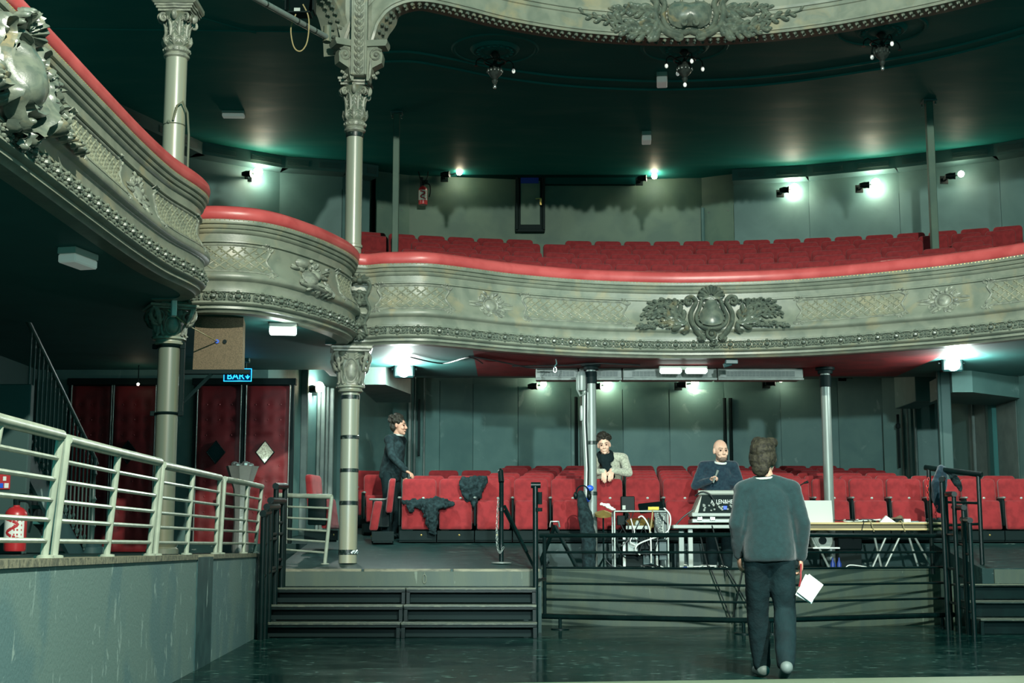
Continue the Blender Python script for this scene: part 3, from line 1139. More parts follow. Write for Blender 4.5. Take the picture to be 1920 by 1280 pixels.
for a, y, w, tt in ((768, 23.5, .05, .09), (777, 23.6, .035, .06), (795, 23.8, .03, .05)):
    m.box((XA(a, y, 2.5), y, 2.5), (w, tt, 3.0), .01)
O('pilaster_moulding', m, 'wall_trim', wr, sm=0)
m = MB()
for a, w in ((570, .10), (597, .05), (604, .08), (612, .06), (618, .12)):
    y = 20.6+(a-562)/70*1.6-.12
    m.box((XA(a, y, 2.5), y, 2.1), (w, .1, 2.6 if a > 590 else 3.0), .012)
O('pilaster_moulding', m, 'wall_trim', wr, sm=0)
m = MB(); m.box((XA(785, 23.6, 2.5), 23.62, 2.95), (.035, .04, .95), .005)
O('cable_trunking', m, 'black_plastic', wr, sm=0)
m = MB(); m.box((XA(1686, 23.95, 2.5), 23.95, 2.75), (.035, .05, .9), .005); m.box((XA(1686, 23.9, 2.5), 23.9, 3.0), (.07, .06, .08), .01)
O('cable_trunking', m, 'black_plastic', wr, sm=0)

UL = [(120, 21.0), (350, 24.0), (522, 25.0), (640, 25.3), (692, 25.6)]
UC = [(703, 25.7), (765, 26.0), (968, 26.3), (1195, 26.3), (1318, 26.2), (1378, 25.9)]
UR = [(1378, 25.9), (1520, 25.6), (1690, 25.0), (1880, 24.2), (2020, 23.4)]
ul, uc, ur = [[(XA(a, y, 6.5), y) for a, y in q] for q in (UL, UC, UR)]
wu = wall_strip('wall_balcony_left', [(-9, 6), (-9.2, 19)]+ul, 3.9, CZ, 'upper_wall_grey')
for a, b in zip(ul[1:-1], ul[2:]):
    m = MB(); slab(m, a, V(b)-(V(b)-V(a)).normalized()*.012, 3.95, 7.45, .03); O('wall_panel', m, 'upper_wall_grey', wu, sm=0)
wc = wall_strip('wall_balcony_rear', [ul[-1], (uc[0][0]-.05, 26.6), (uc[0][0], 26.6)]+uc, 3.9, CZ, 'upper_wall')
for a, b in ((0, 1), (4, 5)):
    m = MB(); slab(m, uc[a], uc[b], 3.95, 7.35, .05); O('wall_panel', m, 'upper_wall', wc, sm=0)
    for px_, z_ in ((.2, 7.2), (.8, 7.2), (.15, 6.0), (.8, 5.9)):
        q = V(uc[a]).lerp(V(uc[b]), px_)
        mm = MB(); mm.ell((q.x, q.y-.06, z_), .018, 6, 4); O('screw_head', mm, 'chrome', wc)
m = MB(); a = V(uc[4]); m.tube([(a.x, a.y-.08, 4.2), (a.x, a.y-.08, 7.3)], .035, 8); O('wall_pipe', m, 'upper_wall_grey', wc)
wq = wall_strip('wall_balcony_right', ur+[(11, 19), (11, 12)], 3.9, CZ, 'upper_wall_grey')
for a, b in zip(ur[:-1], ur[1:]):
    m = MB(); slab(m, a, V(b)-(V(b)-V(a)).normalized()*.012, 3.95, 7.3, .03); O('wall_panel', m, 'upper_wall_grey', wq, sm=0)
for nm, q in (('trim_4', ul), ('trim_5', ur)):   # duct boxes along the ceiling with grilles
    m = MB()
    for a, b in zip(q[:-1], q[1:]):
        slab(m, a, b, CZ-.22, CZ-.005, .34)
    t_ = struct(nm, m, 'upper_wall_grey', sm=0)
    for a, b in zip(q[:-1], q[1:]):
        a, b = V(a), V(b)
        for f0, f1 in ((.08, .42), (.58, .92)):
            p0, p1 = a.lerp(b, f0), a.lerp(b, f1)
            m = MB(); slab(m, p0, p1, CZ-.17, CZ-.06, .012, .335)
            g = O('air_grille', m, 'grille', t_, sm=0)
            m = MB()
            for k in range(5):
                slab(m, p0.lerp(p1, .02), p0.lerp(p1, .98), CZ-.165+.021*k, CZ-.157+.021*k, .01, .345)
            g2 = O('grille_slats', m, 'upper_wall_grey', g, sm=0); g2['kind'] = 'stuff'
# flush dark boards standing for the wall's black paint and its shade
m = MB()
x0, x1 = XA(872, 26.2, 7.4), XA(1192, 26.2, 7.4)
zb = P(1000, 300, 26.2).z
m.box(((x0+x1)/2, 26.2, (zb+CZ)/2), (x1-x0, .16, CZ-zb-.004), .004)
x2 = XA(1022, 26.2, 7.4)
m.box(((x2+x1)/2, 26.22, (P(1000, 346, 26.2).z+zb)/2), (x1-x2, .12, zb-P(1000, 346, 26.2).z), .004)
struct('trim_8', m, 'matte_black', sm=0)
# dark board recesses of the projection room
for px0, px1, y0, y1, mt in ((1021, 1090, 292, 346, 'soffit_teal_lift'), (1091, 1160, 305, 344, 'strip_dark')):
    m = MB(); a, b = P(px0, y1, 26.22), P(px1, y0, 26.22); m.box((a+b)/2, (b.x-a.x, .07, b.z-a.z), .01)
    O('projection_hatch', m, mt, wc, sm=0)

# right-hand corner: boxed ducts, panels and a post
wrr = wall_strip('wall_right', [mw[-1], (XA(1760, 24, 2.5), 24.0), (XA(1822, 22.6, 2.5), 22.6), (XA(1990, 19.0, 2.5), 19.0), (XA(2150, 16, 2.5), 16)], .8, 4.1, 'dark_wall_2')
for a, ya, b, yb, mt in ((1824, 22.5, 1856, 21.9, 'wall_trim'), (1877, 21.4, 1914, 20.6, 'wall_trim'), (1917, 20.5, 1990, 18.9, 'dark_wall_2')):
    m = MB(); slab(m, (XA(a, ya, 2.5), ya), (XA(b, yb, 2.5), yb), .9, 3.9, .05); O('wall_panel', m, mt, wrr, sm=0)
m = MB(); m.box((XA(1827, 22.3, 2.5), 22.3, 2.2), (.05, .06, 2.8), .01); O('panel_moulding', m, 'wall_trim', wrr, sm=0)
m = MB(); m.box((XA(1866, 21.5, 2.5), 21.5, 2.2), (.12, .2, 2.8), .01); O('corner_post', m, 'soffit_teal_lift', wrr, sm=0)
m = MB()
a, b = P(1717, 752, 22.0), P(1762, 680, 22.0)
m.box(((a.x+b.x)/2, 22.6, (a.z+b.z)/2), (b.x-a.x, 1.2, b.z-a.z), .01)
struct('bulkhead', m, 'dark_wall_2', sm=0)
m = MB()
a, b = P(1786, 735, 19.6), P(1822, 690, 19.6)
m.prism([(a.x, 19.6), (b.x, 19.6), (XA(1905, 20.6, 3.2), 20.4), (XA(1905, 21.6, 3.2), 21.6), (a.x+.1, 21.0)], lambda x, y: V((x, y, a.z)), lambda x, y: V((x, y, 3.41)))
struct('bulkhead', m, 'dark_wall_2', sm=0)
m = MB(); x = XA(1772, 19.7, 2.4); m.box((x+.02, 19.7, 2.15), (.14, .14, 2.5), .012); m.box((x-.07, 19.66, 2.15), (.035, .06, 2.5), .008)
struct('trim_6', m, 'stair_wall', sm=0)

# air ducts with grilles under the balcony
for px0, px1 in ((1005, 1085), (1086, 1167), (1168, 1345), (1346, 1507)):
    a, b = P(px0, 709, 19.2), P(px1-1, 692, 19.2)
    d = thing('air_duct', ((a.x+b.x)/2, 19.4, a.z), 'grey air duct box with grille under the balcony, %s' % {
        1005: 'leftmost of four, left of the pole', 1086: 'second of four, right of the pole', 1168: 'third of four, behind the fluorescent light', 1346: 'rightmost of four'}[px0], 'duct', 'air ducts under the balcony')
    m = MB(); m.box(((a.x+b.x)/2, 19.42, (a.z+3.385)/2), (b.x-a.x, .42, 3.385-a.z), .012); m.box(((a.x+b.x)/2, 19.20, a.z-.012), (b.x-a.x, .06, .03), .004)
    O('duct_box', m, 'duct', d, sm=0)
    L = b.x-a.x
    m = MB(); m.box(((a.x+b.x)/2, 19.204, (a.z+b.z)/2), (L*.8, .012, (b.z-a.z)*.62)); g = O('grille', m, 'grille', d, sm=0)
    m = MB()
    for k in range(int(L*.8/.05)):
        m.box((a.x+L*.1+.05*k, 19.196, (a.z+b.z)/2), (.006, .01, (b.z-a.z)*.62))
    for k in range(4):
        m.box(((a.x+b.x)/2, 19.196, a.z+(b.z-a.z)*(.25+.17*k)), (L*.8, .01, .005))
    o = O('grille_wires', m, 'duct', g, sm=0); o['kind'] = 'stuff'
# ---------------------------------------------------------------- iron columns
def sq_ring(h, k=.62, n=20):
    "rounded-square ring of half width h"
    out = []
    for i in range(n):
        a = 2*pi*i/n
        c, s = cos(a), sin(a)
        q = h/(abs(c)**(2/k*1.0)+abs(s)**(2/k*1.0))**(k/2)
        out.append((c*q, s*q))
    return out

def scroll_capital(par, x, y, z0, z1, r, rot=0.):
    "square capital with two big volutes and a shield on every face"
    H = z1-z0
    Mz = Matrix.Rotation(rot, 3, 'Z')
    w = lambda t: r*(1.25+.0*t) if t < .1 else r*(1.12+.75*max(0, t-.35)**1.6)
    m = MB()
    rows = []
    for i in range(13):
        t = i/12
        rows.append([V((x, y, z0+H*.86*t))+Mz @ V((a, b, 0)) for a, b in sq_ring(w(t), .5)])
    m.grid(rows, True)
    O('bell', m, 'iron_dark', par)
    m = MB()
    m.box((x, y, z1-H*.115), (r*3.9, r*3.9, H*.07), .01, M=Mz); m.box((x, y, z1-H*.045), (r*4.4, r*4.4, H*.09), .012, M=Mz)
    O('abacus', m, 'fascia_relief', par)
    m = MB()
    m.lathe([(r*1.05, z0-.07), (r*1.3, z0-.06), (r*1.34, z0-.045), (r*1.2, z0-.035), (r*1.2, z0-.02), (r*1.5, z0-.01), (r*1.52, z0+.01), (r*1.3, z0+.02)], (x, y, 0), 20)
    O('neck_ring', m, 'iron', par)
    for q in range(4):
        Mq = Matrix.Rotation(rot+q*pi/2, 3, 'Z')
        def f(u, v, o):
            t = min(max((v-z0)/(H*.86), 0), 1)
            return V((x, y, v))+Mq @ V((u, -(w(t)+o), 0))
        m = MB()
        for sx in (-1, 1):
            c = (sx*r*1.35, z0+H*.66)
            rib(m, spiral(c, r*.74, 1.6, pi/2, -sx, 28), lambda t: r*(.20-.09*t), f, 1.9)
            dome(m, c, r*.2, r*.2, r*.35, f, 10, 3)
            rib(m, [tuple(p) for p in spline([V(p) for p in ((sx*r*1.9, z0+H*.6), (sx*r*1.65, z0+H*.42), (sx*r*1.1, z0+H*.36), (sx*r*1.0, z0+H*.2), (sx*r*.8, z0+H*.05))], 5)], r*.16, f, 1.5)
            rib(m, spiral((sx*r*.72, z0+H*.07), r*.22, 1.2, 0, sx, 12), taper(r*.1, r*.05), f, 1.3)
            for k in range(3):
                rib(m, s_curve((sx*r*.3, z0+H*(.66+.05*k)), (sx*r*(.9-.1*k), z0+H*(.74+.05*k)), .02*sx), leafr(r*.16), f, 1.4)
        O('volute_pair', m, 'fascia_relief', par, sm=60)
        m = MB()
        dome(m, (0, z0+H*.38), r*.58, H*.26, r*.42, f, 14, 4)
        rib(m, [(r*.68*cos(2*pi*k/24), z0+H*.38+H*.3*sin(2*pi*k/24)) for k in range(25)], r*.09, f, 1.3)
        O('shield', m, 'fascia_relief', par, sm=60)

def leaf_capital(par, x, y, z0, z1, r):
    "leafy capital: moulded neck, swelling cup, two rows of leaves, corner volutes, hollow-sided abacus"
    H = z1-z0
    m = MB()
    m.lathe([(r*.98, z0-.02), (r*1.22, z0), (r*1.26, z0+H*.03), (r*1.1, z0+H*.05), (r*1.08, z0+H*.07), (r*1.28, z0+H*.10), (r*1.28, z0+H*.16), (r*1.1, z0+H*.18), (r*1.16, z0+H*.2)], (x, y, 0), 22)
    for k in range(16):
        a = 2*pi*k/16
        m.ell((x+r*1.24*cos(a), y+r*1.24*sin(a), z0+H*.13), (r*.14, r*.14, H*.032), 6, 4)
    O('neck_ring', m, 'fascia_relief', par)
    prof = [(r*1.02, .18), (r*1.24, .23), (r*1.32, .30), (r*1.2, .38), (r*1.05, .46), (r*1.05, .6), (r*1.3, .74), (r*1.7, .85)]
    m = MB(); m.lathe([(a, z0+H*b) for a, b in prof], (x, y, 0), 20); O('bell', m, 'iron_dark', par)
    def rad(v):
        t = (v-z0)/H
        for (a, b), (c, d) in zip(prof, prof[1:]):
            if b <= t <= d:
                return a+(c-a)*(t-b)/(d-b)
        return prof[-1][0] if t > .5 else prof[0][0]
    for nm, n, t0, t1, off in (('acanthus_leaf', 8, .19, .42, 0), ('acanthus_leaf', 8, .38, .70, pi/8)):
        for k in range(n):
            a0 = 2*pi*k/n+off
            f = lambda u, v, o: V((x+(rad(v)+o)*cos(a0+u/r), y+(rad(v)+o)*sin(a0+u/r), v))
            m = MB()
            za, zb = z0+H*t0, z0+H*t1
            rib(m, [(0, za+(zb-za)*q/6) for q in range(7)], leafr(r*.2), lambda u, v, o: f(u, v, o+.25*r*((v-za)/(zb-za))**3), 1.0)
            for s in (-1, 1):
                for q in range(3):
                    v0 = za+(zb-za)*(.15+.25*q)
                    rib(m, s_curve((0, v0), (s*r*.34, v0+(zb-za)*.28), s*.01, 4), leafr(r*.1), f, 1.2)
            O(nm, m, 'fascia_relief', par, sm=60)
    for k in range(4):
        a = pi/4+k*pi/2
        ca, sa = cos(a), sin(a)
        f = lambda u, v, o: V((x+ca*(r*1.55+u)-sa*o, y+sa*(r*1.55+u)+ca*o, v))
        for sd in (-1, 1):
            m = MB()
            g = lambda u, v, o: f(u, v, sd*(o+r*.16))
            rib(m, spiral((r*.15, z0+H*.74), r*.42, 1.6, pi*.6, -1, 24), lambda t: r*(.15-.07*t), g, 1.0)
            rib(m, [(-r*.55, z0+H*.6), (-r*.4, z0+H*.75), (-r*.1, z0+H*.86)], r*.14, g, 1.0)
            m.tube([f(r*.15, z0+H*.74, -r*.2), f(r*.15, z0+H*.74, r*.2)], r*.22, 10)
            O('volute', m, 'fascia_relief', par, sm=60)
        b = k*pi/2
        m = MB(); fx = lambda u, v, o: V((x+cos(b)*(r*1.5+o)-sin(b)*u, y+sin(b)*(r*1.5+o)+cos(b)*u, v))
        dome(m, (0, z0+H*.80), r*.3, H*.11, r*.45, fx, 10, 3)
        for sx in (-1, 1):
            rib(m, spiral((sx*r*.55, z0+H*.74), r*.26, 1.3, pi/2, -sx, 14), taper(r*.1, r*.05), lambda u, v, o: fx(u, v, o-r*.35), 1.4)
        O('rosette', m, 'fascia_relief', par, sm=60)
    m = MB()
    for zz, k1 in ((.86, 1.9), (.91, 2.1), (.955, 2.25)):
        n = 24
        ring = []
        for i in range(n):
            a = 2*pi*i/n
            c = abs(cos(2*(a-pi/4)))
            ring.append((r*k1*(.86+.34*max(0, cos(2*(a-pi/4)*2))**2*.9)*cos(a), r*k1*(.86+.34*max(0, cos(4*(a-pi/4)))**2*.9)*sin(a)))
        m.prism(ring, lambda u, v: V((x+u, y+v, z0+H*zz)), lambda u, v: V((x+u, y+v, z0+H*(zz+.042))))
    O('abacus', m, 'fascia_relief', par)

def column(x, y, z0, z1, r, label, mat='iron', rt=None):
    t = thing('iron_column', (x, y, z0), label, 'column')
    rt = rt or r
    m = MB()
    n = 14
    m.lathe([(r+(rt-r)*i/n, z0+(z1-z0)*i/n) for i in range(n+1)], (x, y, 0), 24)
    O('shaft', m, mat, t)
    return t

CX1, CY1, CX2, CY2 = -3.48, 14.3, -1.965, 17.22
c1 = column(CX1, CY1, .90, 3.05, .108, 'lower iron column at the left, behind the pit wall railing, carrying the brown box', 'iron_dark')
scroll_capital(c1, CX1, CY1, 3.06, 3.39, .112, R(25))
m = MB()
for z in (2.3, 2.98):
    m.tube([(CX1+.114*cos(a), CY1+.114*sin(a), z) for a in [2*pi*k/20 for k in range(20)]], .014, 4, closed=True)
    for s in (-1, 1):
        m.box((CX1+s*.14, CY1-.02, z), (.05, .03, .05), .005)
O('pipe_clamp', m, 'black_plastic', c1)
m = MB(); m.lathe([(.16, .902), (.16, .95), (.135, .97), (.15, 1.0), (.112, 1.03)], (CX1, CY1, 0), 20); O('base', m, 'iron_dark', c1)
c2 = column(CX2, CY2, RZ(CY2), 2.86, .11, 'lower iron column in the middle, banded with black tape, standing beside the steps')
scroll_capital(c2, CX2, CY2, 2.90, 3.385, .115, R(8))
for py, hh in ((735, .03), (745, .05), (820, .045), (882, .045), (943, .05), (1035, .06)):
    z = P(654, py, CY2).z
    m = MB(); m.lathe([(.112, z-hh/2), (.1145, z-hh/2+.002), (.1145, z+hh/2-.002), (.112, z+hh/2)], (CX2, CY2, 0), 24); O('tape_band', m, 'tape', c2, label='black tape wound round the shaft')
m = MB()
for k in range(7):
    a = -pi/2+.5+.12*k
    m.ell((CX2+.12*cos(a), CY2+.12*sin(a), P(654, 1036, CY2).z+.008*(k % 3)), (.02, .012, .02), 6, 4)
O('foil_scrap', m, 'chrome', c2)
u1 = column(CX1-.03, CY1, 3.95, 6.05, .112, 'upper iron column at the left, rising behind the red balcony rail')
leaf_capital(u1, CX1-.03, CY1, 6.03, 6.56, .108)
m = MB()
m.tube([(CX1-.01, CY1-.13, 5.32), (CX1+.03, CY1-.15, 5.47), (CX1+.08, CY1-.13, 5.52), (CX1+.12, CY1-.07, 5.42), (CX1+.125, CY1, 5.2), (CX1+.125, CY1, 4.3)], .012, 6)
m.tube([(CX1-.03+.115*cos(a), CY1+.115*sin(a), 5.3) for a in [2*pi*k/20 for k in range(20)]], .006, 4, closed=True)
m.ell((CX1-.06, CY1-.115, 5.31), .02, 6, 4)
O('hook_bracket', m, 'iron_dark', u1)
m = MB(); m.box((CX1-.03, CY1, 6.9), (.34, .34, .68), .02); m.box((CX1-.03, CY1, 6.60), (.46, .46, .08), .02); m.box((CX1-.03, CY1, 7.5), (.26, .26, .78), .02); O('entablature_block', m, 'fascia', u1)
u2 = column(CX2, CY2, 3.95, 6.1, .103, 'upper iron column in the middle, tallest pale shaft with a leafy capital under the arches')
m = MB(); m.lathe([(.104, 4.62), (.118, 4.63), (.118, 4.66), (.104, 4.67)], (CX2, CY2, 0), 22); m.lathe([(.14, 3.95), (.14, 4.02), (.115, 4.06)], (CX2, CY2, 0), 22); O('base_ring', m, 'iron', u2)
m = MB(); m.lathe([(.105, 6.03), (.112, 6.035), (.112, 6.085), (.105, 6.09)], (CX2, CY2, 0), 22); O('tape_band', m, 'tape', u2)
leaf_capital(u2, CX2, CY2, 6.11, 6.76, .108)
# chain strip and scroll brackets above the middle capital
sx0, sy0 = CX2+.07, CY2-.25
m = MB(); m.box((sx0, sy0, 7.65), (.20, .16, 1.82), .012); m.box((sx0-.085, sy0-.085, 7.65), (.025, .02, 1.82), .005); m.box((sx0+.085, sy0-.085, 7.65), (.025, .02, 1.82), .005)
O('pilaster_strip', m, 'fascia', u2)
m = MB()
f = lambda u, v, o: V((sx0+u, sy0-.08-o, v))
z = 6.80
while z < 8.5:
    dome(m, (0, z), .038, .04, .05, f, 10, 3)
    for s in (-1, 1):
        rib(m, s_curve((s*.055, z+.045), (s*.01, z-.05), s*.02, 5), leafr(.018), f, 1.4)
    z += .088
O('bead_chain', m, 'fascia_relief', u2, sm=60)
CONS = [(0, -.10), (.03, -.10), (.05, .0), (.07, .06), (.13, .09), (.19, .12), (.20, .22), (.18, .29), (.13, .33), (0, .33)]
for sd, rz in ((1, R(5)), (-1, R(28))):
    Mz = Matrix.Rotation(rz*sd*-1 if sd > 0 else rz, 3, 'Z')
    base = V((sx0+sd*.10, sy0+.04, 6.78))
    g = lambda u, v, o: base+Mz @ V((sd*u, -o, v))
    m = MB()
    m.prism(CONS, lambda u, v: g(u, v, -.08), lambda u, v: g(u, v, .075))
    m.prism([(0, .33), (.24, .33), (.26, .37), (.26, .41), (0, .41)], lambda u, v: g(u, v, -.11), lambda u, v: g(u, v, .11))
    O('scroll_bracket', m, 'fascia', u2, sm=25)
    m = MB()
    e = lambda u, v, o: g(u, v, .075+o)
    rib(m, spiral((.12, .22), .085, 1.7, pi*.2, 1, 26), lambda t: .018-.008*t, e, 1.4)
    dome(m, (.12, .22), .028, .028, .04, e, 10, 3)
    rib(m, s_curve((.04, -.08), (.06, .24), .01), leafr(.02), e)
    for k in range(6):
        m.ell(g(.10+.03*cos(k), .02-.03*k*.5, .02*(k % 2)), .022, 6, 4)
    O('bracket_scroll', m, 'fascia_relief', u2, sm=60)

# ---------------------------------------------------------------- posts, poles, ceiling lights
for px, py, Y, w, lb in ((742, 210, 22.1, .10, 'thin square steel post in the balcony, left one, near the wall extinguisher'), (1748, 192, 21.5, .11, 'thin square steel post in the balcony, right one, rising among the red seats')):
    x = XA(px, Y, 6.5)
    t = thing('steel_post', (x, Y, 4.6), lb, 'post')
    m = MB(); m.box((x, Y, (4.6+CZ-.03)/2), (w, w, CZ-.03-4.6), .008); O('shaft', m, 'upper_wall', t, sm=0)
    m = MB(); m.box((x, Y, CZ-.02), (w*1.9, w*1.9, .03), .004); O('flange', m, 'upper_wall_grey', t, sm=0)
    for a in (-1, 1):
        for b in (-1, 1):
            m = MB(); m.lathe([(.014, 0), (.014, .03), (.007, .05)], (x+a*w*.75, Y+b*w*.75, CZ-.085), 6); O('bolt', m, 'chrome', t)

def pole(px, Y, z0, lb, collars):
    x = XA(px, Y, 2.4)
    t = thing('steel_pole', (x, Y, z0), lb, 'pole')
    m = MB(); m.lathe([(.068, z0), (.064, 3.36)], (x, Y, 0), 20); O('shaft', m, 'steel_grey', t)
    m = MB(); m.lathe([(.10, 3.30), (.10, 3.34), (.13, 3.35), (.13, 3.385)], (x, Y, 0), 20); m.lathe([(.078, 3.12), (.078, 3.28)], (x, Y, 0), 16); O('cap', m, 'black_plastic', t)
    for py in collars:
        z = P(px, py, Y).z
        m = MB(); m.lathe([(.066, z-.025), (.073, z-.022), (.073, z+.022), (.066, z+.025)], (x, Y, 0), 18); O('tape_band', m, 'tape', t)
    return t, x
tp, xp = pole(1109, 18.75, .64, 'grey steel pole with taped cables, before the leaning man', (707, 830, 925))
m = MB(); m.lathe([(.15, .64), (.15, .66), (.07, .69)], (xp, 18.75, 0), 18); O('base_plate', m, 'steel_grey', tp)
for dx, r, mt in ((-.085, .011, 'cable_white'), (-.062, .012, 'cable_black'), (-.105, .014, 'steel_grey')):
    m = MB(); m.tube([(xp+dx, 18.69, 3.2), (xp+dx-.01, 18.68, 2.6), (xp+dx+.015, 18.68, 2.0), (xp+dx, 18.68, 1.5), (xp+dx-.02, 18.68, 1.1)], r, 6); O('cable', m, mt, tp)
m = MB()
m.lathe([(.055, 3.02), (.06, 3.06), (.06, 3.22), (.05, 3.27)], (xp-.13, 18.68, 0), 14); m.tube([(xp-.19, 18.68, 3.24), (xp-.19, 18.68, 3.04), (xp-.15, 18.66, 2.95), (xp-.09, 18.68, 2.97), (xp-.05, 18.7, 3.05)], .014, 6)
O('junction_box', m, 'steel_grey', tp)
m = MB(); m.lathe([(.022, 2.62), (.026, 2.64), (.026, 2.78), (.018, 2.82)], (xp-.13, 18.68, 0), 10); O('lamp_socket', m, 'steel_grey', tp)
m = MB(); m.ell((xp-.03, 18.67, P(1109, 915, 18.7).z), (.05, .03, .04), 8, 6); m.ell((xp-.07, 18.67, P(1109, 937, 18.7).z), (.04, .03, .03), 8, 6); O('blue_connector', m, 'blue_plastic', tp)
tq, xq = pole(1551, 19.15, .64, 'bare grey steel pole standing behind the white laptop', (690,))
m = MB(); m.lathe([(.15, .64), (.15, .66), (.07, .69)], (xq, 19.15, 0), 18); O('base_plate', m, 'steel_grey', tq)

def ceiling_box(px, py, z, d, rz, lb, lit=None, nm='emergency_light', sign=None):
    p = PZ(px, py, z)
    t = thing(nm, (p.x, p.y, z-d[2]), lb, 'light')
    Mz = Matrix.Rotation(rz, 3, 'Z')
    m = MB(); m.box((p.x, p.y, z-d[2]*.22), (d[0], d[1], d[2]*.44), .006, M=Mz); O('back_box', m, 'off_white', t, sm=0)
    m = MB(); m.box((p.x, p.y, z-d[2]*.72), (d[0]*.97, d[1]*.97, d[2]*.56), .012, M=Mz); O('diffuser', m, lit or 'unlit_diffuser_glow', t, sm=0)
    return p
ceiling_box(147, 470, 3.40, (.17, .36, .13), R(-14), 'unlit white emergency light box under the left balcony')
p = ceiling_box(531, 606, 3.40, (.30, .2, .12), R(8), 'lit white emergency light box under the box front', 'lamp_on')
light('emergency_glow', 'POINT', (p.x, p.y-.05, 3.16), 9, COOL, .06)
ceiling_box(438, 209, CZ, (.36, .14, .10), R(2), 'long white emergency box on the black ceiling, left of the columns')
ceiling_box(1241, 140, CZ, (.16, .3, .16), R(-6), 'white emergency box on the black ceiling beside the middle chandelier')
ceiling_box(1212, 250, CZ, (.16, .3, .16), R(-4), 'white emergency box on the black ceiling above the back wall lamp')
a, b = P(1236, 700, 18.9), P(1326, 687, 18.9)
t = thing('fluorescent_light', ((a.x+b.x)/2, 18.9, a.z), 'twin fluorescent batten light hanging under the balcony above the mixing desk', 'light')
m = MB(); m.box(((a.x+b.x)/2, 18.93, (a.z+b.z)/2+.03), (b.x-a.x, .10, .05), .006); O('housing', m, 'off_white', t, sm=0)
for k in (0, 1):
    m = MB(); cx = a.x+(b.x-a.x)*(.235+.53*k); m.box((cx, 18.87, (a.z+b.z)/2-.015), ((b.x-a.x)*.45, .09, .075), .02); O('diffuser', m, 'tube_on', t, sm=0)
m = MB()
for k in (.1, .45, .9):
    m.tube([(a.x+(b.x-a.x)*k, 18.93, b.z), (a.x+(b.x-a.x)*k, 18.93, 3.40)], .006, 5)
O('hanger', m, 'cable_black', t)

# ---------------------------------------------------------------- wall lamps and work floods
def wall_lamp(px, py, Y, pb, lb, power, warm=True, big=1.):
    p = P(px, py, Y)
    t = thing('wall_lamp', (p.x, p.y+.1, p.z), lb, 'lamp')
    q = P(pb, py+4, Y)
    m = MB(); m.tube([(q.x-.10, Y, q.z), (q.x-.02, Y, q.z), (q.x+.03, Y-.01, q.z), (q.x+.07, Y-.02, q.z)], [.035, .06, .055, .065], 12); m.box((q.x-.04, Y+.13, q.z), (.05, .3, .05), .006); m.box((q.x-.04, Y+.27, q.z), (.14, .03, .14), .004)
    O('spot_body', m, 'black_gloss', t)
    m = MB(); m.tube([(q.x, Y, q.z), ((q.x+p.x)/2, Y+.05, q.z+.02), (p.x, Y+.03, p.z)], .012, 6); O('arm', m, 'black_gloss', t)
    m = MB(); m.ell(p, .055*big, 12, 8); O('bulb', m, 'bulb_on', t, sm=60)
    light('lamp_glow', 'POINT', (p.x+.02, p.y+.16*big, p.z), power*.5, WARM if warm else COOL, .06)
wall_lamp(484, 322, 24.35, 464, 'bright wall lamp in the balcony, leftmost, between the two iron columns', 55, True, 1.5)
wall_lamp(861, 323, 25.7, 836, 'small wall lamp in the balcony right of the fire extinguisher', 12)
wall_lamp(1227, 330, 25.75, 1205, 'small wall lamp in the balcony middle, under the ceiling box', 16)
wall_lamp(1490, 352, 25.35, 1472, 'bright wall lamp in the balcony, left of the pair on the right side', 60, True, 1.5)
wall_lamp(1642, 343, 24.8, 1622, 'bright wall lamp in the balcony, right of the pair on the right side', 60, True, 1.5)
wall_lamp(1802, 326, 24.1, 1783, 'small wall lamp in the balcony right of the square post', 14)
wall_lamp(1019, 720, 24.75, 1000, 'small lamp on the lower back wall left of the grey pole', 10)
wall_lamp(1139, 720, 25.05, 1119, 'lamp on the lower back wall right of the grey pole', 26, True, 1.3)
wall_lamp(1303, 717, 25.05, 1279, 'lamp on the lower back wall above the bald man', 22, True, 1.2)
wall_lamp(1464, 713, 24.9, 1446, 'faint lamp on the lower back wall right of the duct end', 4, True, .6)
wall_lamp(1609, 699, 24.3, 1590, 'small round lamp on the lower back wall at the right corner', 12)
wall_lamp(598, 725, 20.8, 586, 'bright wall lamp in the arched passage left of the middle column', 90, False, 1.4)

def flood(px, py, Y, lb, power):
    p = P(px, py, Y)
    t = thing('flood_light', p, lb, 'light')
    m = MB(); m.box((p.x, Y+.09, p.z), (.28, .12, .2), .02); m.box((p.x, Y+.17, p.z), (.18, .06, .12), .01); O('housing', m, 'black_gloss', t, sm=0)
    m = MB(); m.tube([(p.x-.16, Y+.1, p.z), (p.x-.17, Y+.1, 3.36), (p.x+.17, Y+.1, 3.36), (p.x+.16, Y+.1, p.z)], .012, 6); m.box((p.x, Y+.1, 3.38), (.12, .08, .03), .004); O('yoke', m, 'black_gloss', t)
    m = MB(); m.tube([(p.x, Y+.04, p.z), (p.x, Y+.02, p.z), (p.x, Y+.0, p.z)], [.095, .095, .06], 18); O('lens', m, 'flood_on', t)
    light('flood_glow', 'POINT', (p.x, Y-.25, p.z-.06), power, COOL, .09)
flood(757, 693, 19.0, 'blazing white flood light under the balcony right of the middle column', 170)
flood(1788, 681, 18.4, 'blazing white flood light under the balcony at the right', 140)
# box beam that the left flood hangs beside, with mouldings
m = MB()
a = P(705, 688, 19.4)
m.prism([(a.x-.25, 19.2), (a.x+.15, 19.2), (XA(768, 20.2, 3.2), 20.4), (XA(768, 21.4, 3.2), 21.6), (a.x-.2, 21.6)], lambda x, y: V((x, y, 3.16)), lambda x, y: V((x, y, 3.41)))
struct('bulkhead', m, 'wall_trim', sm=0)

